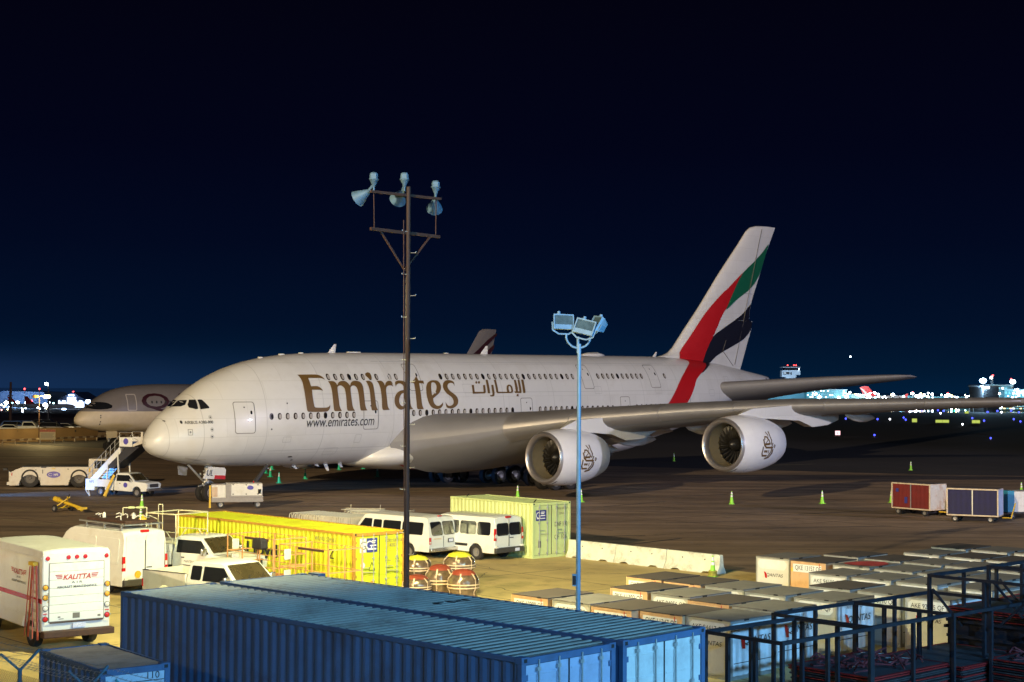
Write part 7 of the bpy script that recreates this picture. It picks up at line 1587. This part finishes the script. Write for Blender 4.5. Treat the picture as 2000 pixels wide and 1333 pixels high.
def lit_red(u, v, D_, l): lamp('beacon', l, u, v, D_, .3, e_red, pole=False)
for u, v, l in ((77, 760, 'red beacon above the thin lamp post'), (62, 783, 'red beacon right of the blue hangar'), (143, 766, 'small red beacon on the bright hangar gable'), (48, 760, 'faint red beacon over the blue hangar')):
    q = GD(u, v, 575); t = lamp('beacon', l, u, v, 575, .32, e_red)
# parked small jets far left: fins only read
def far_jet(label, u, v, D_, H, yaw, finmat, marks=None):
    q = GD(u, v, D_); t = thing('parked_airliner', label, 'airliner', (q.x, D_, 0), yaw); s = H / 17.0
    body = M('far_fuselage_white', (.55, .55, .56), .5, var=.03); m = MB(); m.rings([[(x * s, r * cos(a) * s, (5.4 + dz + r * sin(a)) * s) for a in [2 * pi * i / 14 for i in range(14)]] for x, r, dz in ((-6, .3, 1.8), (-2, 1.4, 1.2), (6, 2.7, .1), (14, 2.8, 0), (44, 2.8, 0), (50, 2.2, -.3), (54, .4, -.7))]); m.build('fuselage', body, t, smooth=60)
    m = MB(); m.prism([(-4.5 * s, -.2, 7.5 * s), (5.5 * s, -.2, 8 * s), (-3.0 * s, -.2, 17 * s), (-6.2 * s, -.2, 17 * s)], (0, .4, 0)); f = m.build('tail_fin', finmat, t)
    if marks: m = MB(); m.prism([(-5.8 * s, -.26, 15.8 * s), (-6.0 * s, -.26, 16.4 * s), (-1.5 * s, -.26, 12.2 * s), (1.6 * s, -.26, 8.4 * s), (-2.2 * s, -.26, 8 * s), (-2.6 * s, -.26, 11 * s)], (0, .05, 0)); m.build('fin_mark', marks, f)
    for sd in (1, -1): m = MB(); m.prism([(28 * s, sd * 2 * s, 4.5 * s), (20 * s, sd * 2 * s, 4.3 * s), (14 * s, sd * 26 * s, 6 * s), (16.5 * s, sd * 26 * s, 6 * s)], (0, 0, .5 * s)); m.build('wing', body, t); m = MB(); m.prism([(3 * s, sd * .8 * s, 6.2 * s), (-2 * s, sd * .8 * s, 6.2 * s), (-4.5 * s, sd * 9 * s, 6.8 * s), (-3 * s, sd * 9 * s, 6.8 * s)], (0, 0, .3 * s)); m.build('tailplane', body, t)
    for x in (10, 24): m = MB(); m.tube((x * s, 0, 0), (x * s, 0, 3 * s), .3 * s); m.build('landing_gear_leg', m_steel, t)
    return t
far_jet('small parked jet with a dark red fin before the blue hangar', 58, 790, 520, 4.6, radians(8), m_red); far_jet('small parked jet with a reddish fin at the far left', 25, 790, 530, 4.4, radians(8), m_redlens)
# ------------------------------------------------------------------ right background: tower, terminals, jets, taxiway lights
D = 1500
q = GD(1543, 745, D); tw = thing('control_tower', 'pale airport control tower with red lamps on its roof', 'control tower', (q.x, D, 0)); z = lambda v: GD(1543, v, D).z; m_twr = M('tower_concrete', (.40, .46, .5), .7, var=.1)
m = MB(); m.box(-4.5, 4.5, -4.5, 4.5, 0, z(728)); m.build('shaft', m_twr, tw)
m = MB(); m.box(-8.3, 5, -5.5, 5.5, z(737), z(724)); m.box(-1, 8.6, -5.6, 5.6, z(733), z(723.5)); m.build('lower_deck', m_twr, tw)
m = MB(); m.box(-7.4, -1.4, -5.62, -5.5, z(732), z(727)); m.box(-.6, .6, -5.72, -5.6, z(733), z(727)); m.build('deck_window', m_dark, tw)
m = MB(); m.box(-6.8, -4.6, -5.7, -5.62, z(729.8), z(728.6)); m.build('lit_window', EM('window_bluewhite', (.6, .8, 1), 1.6), tw)
m = MB(); m.rings([[(sx * w, sy * w, zz) for sx, sy in ((-1, -1), (1, -1), (1, 1), (-1, 1))] for w, zz in ((5.2, z(723.5)), (6.4, z(718.5)))]); m.build('cab_glazing', m_glass, tw)
m = MB(); m.rings([[(sx * w, sy * w, zz) for sx, sy in ((-1, -1), (1, -1), (1, 1), (-1, 1))] for w, zz in ((8.2, z(718.4)), (8.2, z(717.4)), (4.5, z(714.6)))]); m.build('cab_roof', m_twr, tw)
for x in (-2.8, 3.2, 5.2): m = MB(); m.lathe([(.001, -.7), (.7, 0), (.001, .7)], (x, -3, z(714)), (0, 0, 1), 8); m.build('red_beacon', e_red, tw)
m = MB(); m.lathe([(.001, -.5), (.5, 0), (.001, .5)], (7.2, -6.2, z(721.5)), (0, 0, 1), 8); m.build('white_lamp', e_wht, tw)
pt('tower_flood', (q.x - 25, D - 60, 12), 200000, (.55, .75, 1), 2)
e_w1 = EM('lit_window_teal', (.25, .7, .85), 1.0); e_w2 = EM('lit_window_white', (.8, .95, 1), 6); e_w3 = EM('lit_window_warm', (1, .75, .35), 3)
m_term = M('terminal_teal_steel', (.16, .36, .42), .6, var=.25, scale=.05)
def terminal(label, u0, u1, vt, D_, depth=30, rows=3, cols=12, lit=.5, seed=1, mats=(0, 1), mat=None, name='terminal_building', power=0, vb=None, win=.5):
    random.seed(seed); a = GD(u0, 780, D_); b = GD(u1, 780, D_); W_ = b.x - a.x; H = GD((u0 + u1) / 2, vt, D_).z; t = thing(name, label, 'building', (a.x, D_, 0)); m = MB(); m.box(0, W_, 0, depth, 0, H); m.build('wall', mat or m_term, t)
    m = MB(); m.box(-.5, W_ + .5, -1.2, depth, H, H + .5); m.build('roof_edge', m_twr, t); E = (e_w1, e_w2, e_w3); wm = {}
    z0 = GD((u0 + u1) / 2, vb, D_).z if vb else .8
    for r_ in range(rows):
        for c_ in range(cols):
            if random.random() > lit: continue
            k = mats[random.randrange(len(mats))]; cw = W_ / cols; ch = (H - z0) / rows
            if k not in wm:
                w = MB(); w.box(-cw * .5 * win, cw * .5 * win, -.12, -.02, -ch * .5 * win, ch * .5 * win); o = w.build('window', E[k], t); wm[k] = o.data
            else: o = bpy.data.objects.new('window', wm[k]); COL.objects.link(o); o.parent = t
            o.location = ((c_ + .5 + random.uniform(-.15, .15)) * cw, 0, z0 + (r_ + .5) * ch)
    if power: pt('terminal_flood', (a.x + W_ / 2, D_ - 25, H * .8), power, (.3, .8, 1), 3)
    return t
terminal('long glowing teal terminal just right of the tail cone', 1400, 1500, 777, 1250, rows=2, cols=20, lit=.7, seed=2, power=9000)
terminal('plain pale end wall of the teal terminal block', 1500, 1578, 769, 1240, rows=1, cols=3, lit=0, seed=3, mat=M('pale_blue_wall', (.30, .42, .52), .7, var=.1, scale=.05), power=14000)
terminal('dotted office block with many small lit windows under the tailplane', 1576, 1654, 762, 1230, rows=5, cols=18, lit=.45, seed=4, mats=(0, 1, 1), power=7000)
terminal('low lit block just left of the red and white tail', 1654, 1690, 771, 1230, rows=2, cols=8, lit=.9, seed=5, mats=(0, 1), power=15000)
terminal('low teal terminal wing between the two red tails', 1700, 1790, 774, 1500, rows=1, cols=14, lit=.8, seed=6, power=22000)
terminal('long low teal terminal right of the small red tail', 1785, 1905, 776, 1500, rows=1, cols=10, lit=.5, seed=7, power=28000)
terminal('dark block with a white lit sign at the right', 1921, 1951, 756, 640, depth=20, rows=1, cols=3, lit=0, seed=8, mat=m_dark, power=0)
terminal('lit terminal hall behind the dark block at the right', 1932, 1976, 754, 700, depth=30, rows=3, cols=6, lit=.7, seed=9, vb=790, power=9000)
terminal('lit glass hall at the right edge of the picture', 1962, 2040, 763, 690, depth=30, rows=4, cols=12, lit=.55, seed=10, vb=800, mats=(0, 1, 0), power=14000)
terminal('low row of lit service sheds under the wing at the right', 1840, 1925, 797, 720, depth=10, rows=1, cols=16, lit=.85, seed=11, mats=(0, 1, 2), power=4000, win=.7)
terminal('lit ground floor strip at the right edge under the wing', 1945, 2035, 797, 660, depth=8, rows=1, cols=14, lit=.85, seed=12, mats=(0, 1, 1, 2), win=.7)
q = GD(1928, 757.5, 636); o = thing('lit_sign', 'small white lit sign on top of the dark block', 'sign', (q.x, 636, 0)); m = MB(); m.box(-.9, .9, -.1, .1, q.z - .5, q.z + .5); m.build('sign_face', EM('sign_white', (.8, .95, 1), 5), o); m = MB(); m.tube((0, .3, 0), (0, .3, q.z - .4), .12); m.build('sign_post', m_steel, o)
q = GD(1905, 778, 690); o = thing('sloping_canopy', 'pale sloping canopy rising to the dark block', 'canopy', (q.x, 690, 0)); a = GD(1895, 781, 690); b = GD(1921, 770, 690)
m = MB(); m.prism([(a.x - q.x, 0, a.z - .3), (b.x - q.x, 0, a.z - .3), (b.x - q.x, 0, b.z)], (0, 6, 0)); m.build('canopy_roof', m_twr, o); m = MB(); m.tube((a.x - q.x + .5, 1, 0), (a.x - q.x + .5, 1, a.z - .3), .2); m.tube((b.x - q.x - .5, 1, 0), (b.x - q.x - .5, 1, a.z - .3), .2); m.build('canopy_post', m_steel, o)
pt('right_flood', GD(1915, 760, 640), 26000, (.4, .7, 1), 1)
for u, v, D_, r, mt, l in ((1920, 744, 700, 1.2, e_blu, 'brightest blue white floodlight above the dark block'), (1936, 738, 700, .55, e_wht, 'white light below the red beacon over the terminal'), (1978, 746, 690, .95, e_wht, 'white floodlight cluster on a pale mast at the right'), (1653, 775, 1200, 1.0, e_wht, 'round white lamp left of the red and white tail'), (1660, 767, 1250, .8, e_wht, 'white lamp on the office block roof'), (1708, 768, 1300, 1.0, e_wht, 'white lamp just right of the red and white tail'), (1728, 776, 1300, 1.1, e_wht, 'white lamp between the two red tails'), (1744, 771, 1400, 1.1, e_wht, 'left lamp of the pair between the red tails'), (1782, 769, 1400, 1.1, e_wht, 'lamp right above the small red tail'), (1790, 774, 1400, 1.0, e_wht, 'lamp right of the small red tail'), (1797, 772, 1400, 1.1, e_wht, 'wide lamp right of the small red tail'), (1812, 775, 1400, 1.0, EM('lamp_lime', (.8, 1, .5), 9), 'greenish lamp between tail and canopy'), (1800, 777, 1380, .8, e_wht, 'lower lamp right of the small red tail'), (1848, 774, 1400, 1.3, e_wht, 'bright lamp group in the middle of the far terminal'), (1853, 772, 1400, .9, e_wht, 'second bright lamp of the middle group'), (1896, 774, 1400, 1.3, e_wht, 'wide lamp left of the canopy'), (1988, 762, 690, .6, e_wht, 'upper white lamp at the right edge'), (1982, 762, 690, .4, e_wht, 'small upper white lamp at the right edge'), (1998, 764, 690, .7, e_wht, 'white lamp touching the right edge')):
    lamp('floodlight', l, u, v, D_, r, mt, rx=1.35 if r > .9 else 1)
for u, v, D_, r, l in ((1922, 741, 700, .35, 'red beacon beside the brightest floodlight'), (1939, 734, 700, .45, 'high red beacon over the terminal'), (1975, 741, 690, .4, 'red beacon on the pale mast'), (1783, 767, 1400, .7, 'red beacon above the small red tail'), (1851, 769, 1400, .8, 'red beacon over the middle lamp group'), (1661, 766, 1250, .4, 'red beacon on the office block roof')): lamp('beacon', l, u, v, D_, r, e_red)
def red_jet(label, D_, fin, mark, ufus, vtop, left):
    q = GD(fin[0][0], 783, D_); t = thing('parked_airliner', label, 'airliner', (q.x, D_, 0)); P = [GD(u, v, D_) for u, v in fin]; m = MB(); m.prism([(p.x - q.x, -.25, p.z) for p in P], (0, .5, 0)); f = m.build('tail_fin', M('bright_red_fin', (.72, .02, .03), .4, var=.03), t)
    if mark: P = [GD(u, v, D_) for u, v in mark]; m = MB(); m.prism([(p.x - q.x, -.32, p.z) for p in P], (0, .06, 0)); m.build('fin_mark', m_inkw, f)
    a = GD(ufus[0], 783, D_).x - q.x; b = GD(ufus[1], 783, D_).x - q.x; R = 1.9; zc = 2.3; m = MB(); m.rings([[(a + (b - a) * f_, r * R * cos(t_), zc + dz + r * R * sin(t_)) for t_ in [2 * pi * i / 14 for i in range(14)]] for f_, r, dz in ((0, .1, 1.0), (.1, .5, .6), (.3, 1, 0), (.9, 1, 0), (.97, .7, -.2), (1, .1, -.4))]); m.build('fuselage', M('far_fuselage_white', (.55, .55, .56), .5, var=.03), t, smooth=60)
    m = MB(); m.prism([(a + (b - a) * .4, -1, 2), (a + (b - a) * .55, -1, 2), (a + (b - a) * .42, -17, 3), (a + (b - a) * .38, -17, 3)], (0, 0, .3)); m.build('wing', MATS['far_fuselage_white'], t)
    for f_ in (.4, .85): m = MB(); m.tube((a + (b - a) * f_, 0, 0), (a + (b - a) * f_, 0, 1.5), .25); m.build('landing_gear_leg', m_steel, t)
    pt('added_jet_light', (q.x + 4, D_ - 35, 9), 42000, (1, .95, .95), 1)  # lamp added to brighten the red fin
red_jet('distant jet with a red fin bearing a white shape, behind the wing', 1250, [(1679, 756.5), (1688, 754.5), (1696, 755), (1701, 762), (1713, 776), (1718, 784), (1691, 784), (1686, 772)], [(1680, 758.5), (1685, 760), (1693, 767), (1702, 773), (1707, 784), (1698, 784), (1693, 774), (1687, 767)], (1690, 1760), 0, 0)
red_jet('distant jet whose small red fin shows above the wing', 1400, [(1760, 784), (1764, 776), (1769, 770), (1774, 768.5), (1772, 776), (1771, 784)], None, (1772, 1718), 0, 0)
lamp('sky_light', 'single tiny light high in the dark sky', 1661, 697, 3000, 1.3, e_wht, pole=False)
# taxiway signs and lights
e_ts = EM('sign_yellow', (.62, .75, .14), .85); e_tr = EM('sign_pink', (1, .55, .6), 2.2)
def tsign(label, u0, u1, v0, v1, mat, txt=None, cells=1):
    D_ = G((u0 + u1) / 2, v1 + 1.5).y; a = GD(u0, v0, D_); b = GD(u1, v1, D_); o = thing('taxiway_sign', label, 'sign', (a.x, D_, 0)); W_ = b.x - a.x
    for k in range(cells): m = MB(); m.box(W_ * k / cells + .03, W_ * (k + 1) / cells - .03, -.1, -.05, b.z, a.z); m.build('sign_face', mat, o)
    m = MB(); m.box(-.05, W_ + .05, -.04, .1, b.z - .08, a.z + .08); m.build('sign_box', m_dark, o); m = MB(); m.box(.1, .2, 0, .06, 0, b.z - .08); m.box(W_ - .2, W_ - .1, 0, .06, 0, b.z - .08); m.build('sign_leg', m_steel, o)
    if txt: text(txt, o, m_ink, (W_ / 2, -.115, (a.z + b.z) / 2), (1, 0, 0), (0, 0, 1), height=(a.z - b.z) * .6, bold=.02)
tsign('leftmost small yellow lit taxiway sign', 1781, 1791, 818, 825, e_ts); tsign('longest yellow lit taxiway sign of two cells', 1827, 1853.5, 820.5, 826, e_ts, cells=2); tsign('rightmost yellow lit taxiway sign of two cells', 1898, 1914, 821, 827, e_ts, cells=2); tsign('farthest yellow lit taxiway sign near the bright sheds', 1884, 1892, 803.5, 808, e_ts)
tsign('pinkish white lit sign marked with a dark letter, nearest of the signs', 1631, 1641, 842, 850, e_tr, 'L')
e_b = EM('taxi_blue', (.06, .08, 1), 4); e_g = EM('taxi_green', (.05, 1, .5), 5); e_s = EM('taxi_white', (.9, .95, 1), 7)
tl = 0; TP = {}
for u, v, k in [(1652, 821, 'b'), (1672, 821, 'b'), (1678, 821, 'b'), (1714, 822, 'b'), (1765, 819, 'b'), (1769, 823, 'b'), (1800, 806, 'b'), (1832, 804.5, 'b'), (1843, 806, 'b'), (1708, 853, 'b'), (1935, 859, 'b'), (1929, 808, 'b'), (1922, 825, 'b'), (1899, 820, 'b'), (1980, 822, 'b'), (1993, 826.5, 'b'), (1990, 808.5, 'b'), (1975, 805.5, 'b'), (1948, 806, 'b'), (1376, 843, 'b'), (104, 817, 'b'), (101, 821, 'b'), (1738, 822, 'w'), (1880, 832, 'w'), (1777, 807.5, 'w'), (1837, 810.5, 'w'), (1956, 808.5, 'w'), (1859, 806, 'g'), (1865, 806, 'g')]:
    p = G(u, v + 1.2); sc = p.y / 350; nm = {'b': 'blue', 'w': 'white', 'g': 'green'}[k]
    lab = {'b': 'small blue taxiway light on the dark field', 'w': 'small white taxiway light on the dark field', 'g': 'one of a pair of green taxiway lights by the far yellow sign'}[k]
    t = thing('taxiway_light', lab, 'taxiway light', p, 0, nm + ' taxiway lights'); r = .21 * sc
    if k not in TP:
        m = MB(); m.lathe([(.001, -1), (.7, -.7), (1, 0), (.7, .7), (.001, 1)], (0, 0, 0), (0, 0, 1), 8); o = m.build('lit_globe', {'b': e_b, 'w': e_s, 'g': e_g}[k], t); m = MB(); m.tube((0, 0, -.9), (0, 0, -2.2), .35, seg=6); o2 = m.build('light_stem', m_steel, t); TP[k] = (o.data, o2.data)
    else:
        o = bpy.data.objects.new('lit_globe', TP[k][0]); COL.objects.link(o); o.parent = t; o2 = bpy.data.objects.new('light_stem', TP[k][1]); COL.objects.link(o2); o2.parent = t
    for x in (o, o2): x.scale = (r, r, r); x.location = (0, 0, 2.2 * r)

random.seed(31)
def small_lamps(n, us, vs, Ds, label, group, rr_=(.25, .6)):
    mats = [e_wht, e_wht, e_wht, e_ylw, EM('lamp_teal', (.4, .95, 1), 10)]
    for i in range(n):
        u = random.uniform(*us); v = random.uniform(*vs); D_ = random.uniform(*Ds); r = random.uniform(*rr_) * D_ / 1000
        t = lamp('distant_lamp', label, u, v, D_, r, mats[random.randrange(5)], group=group)
small_lamps(46, (1590, 1905), (768, 780), (1190, 1235), 'one of the many small lit lamps along the far terminals', 'small lamps along the far terminals', (.3, .8))
small_lamps(34, (1850, 2000), (785, 802), (640, 690), 'one of the small lit lamps on the service road at the right', 'small lamps on the service road', (.3, .7))
small_lamps(30, (0, 112), (786, 799), (520, 600), 'one of the small lit lamps around the far left hangars', 'small lamps around the far left hangars', (.2, .6))
small_lamps(16, (1930, 2000), (758, 780), (660, 688), 'one of the small lit lamps on the terminal halls at the right edge', 'small lamps on the right terminal halls', (.3, .7))
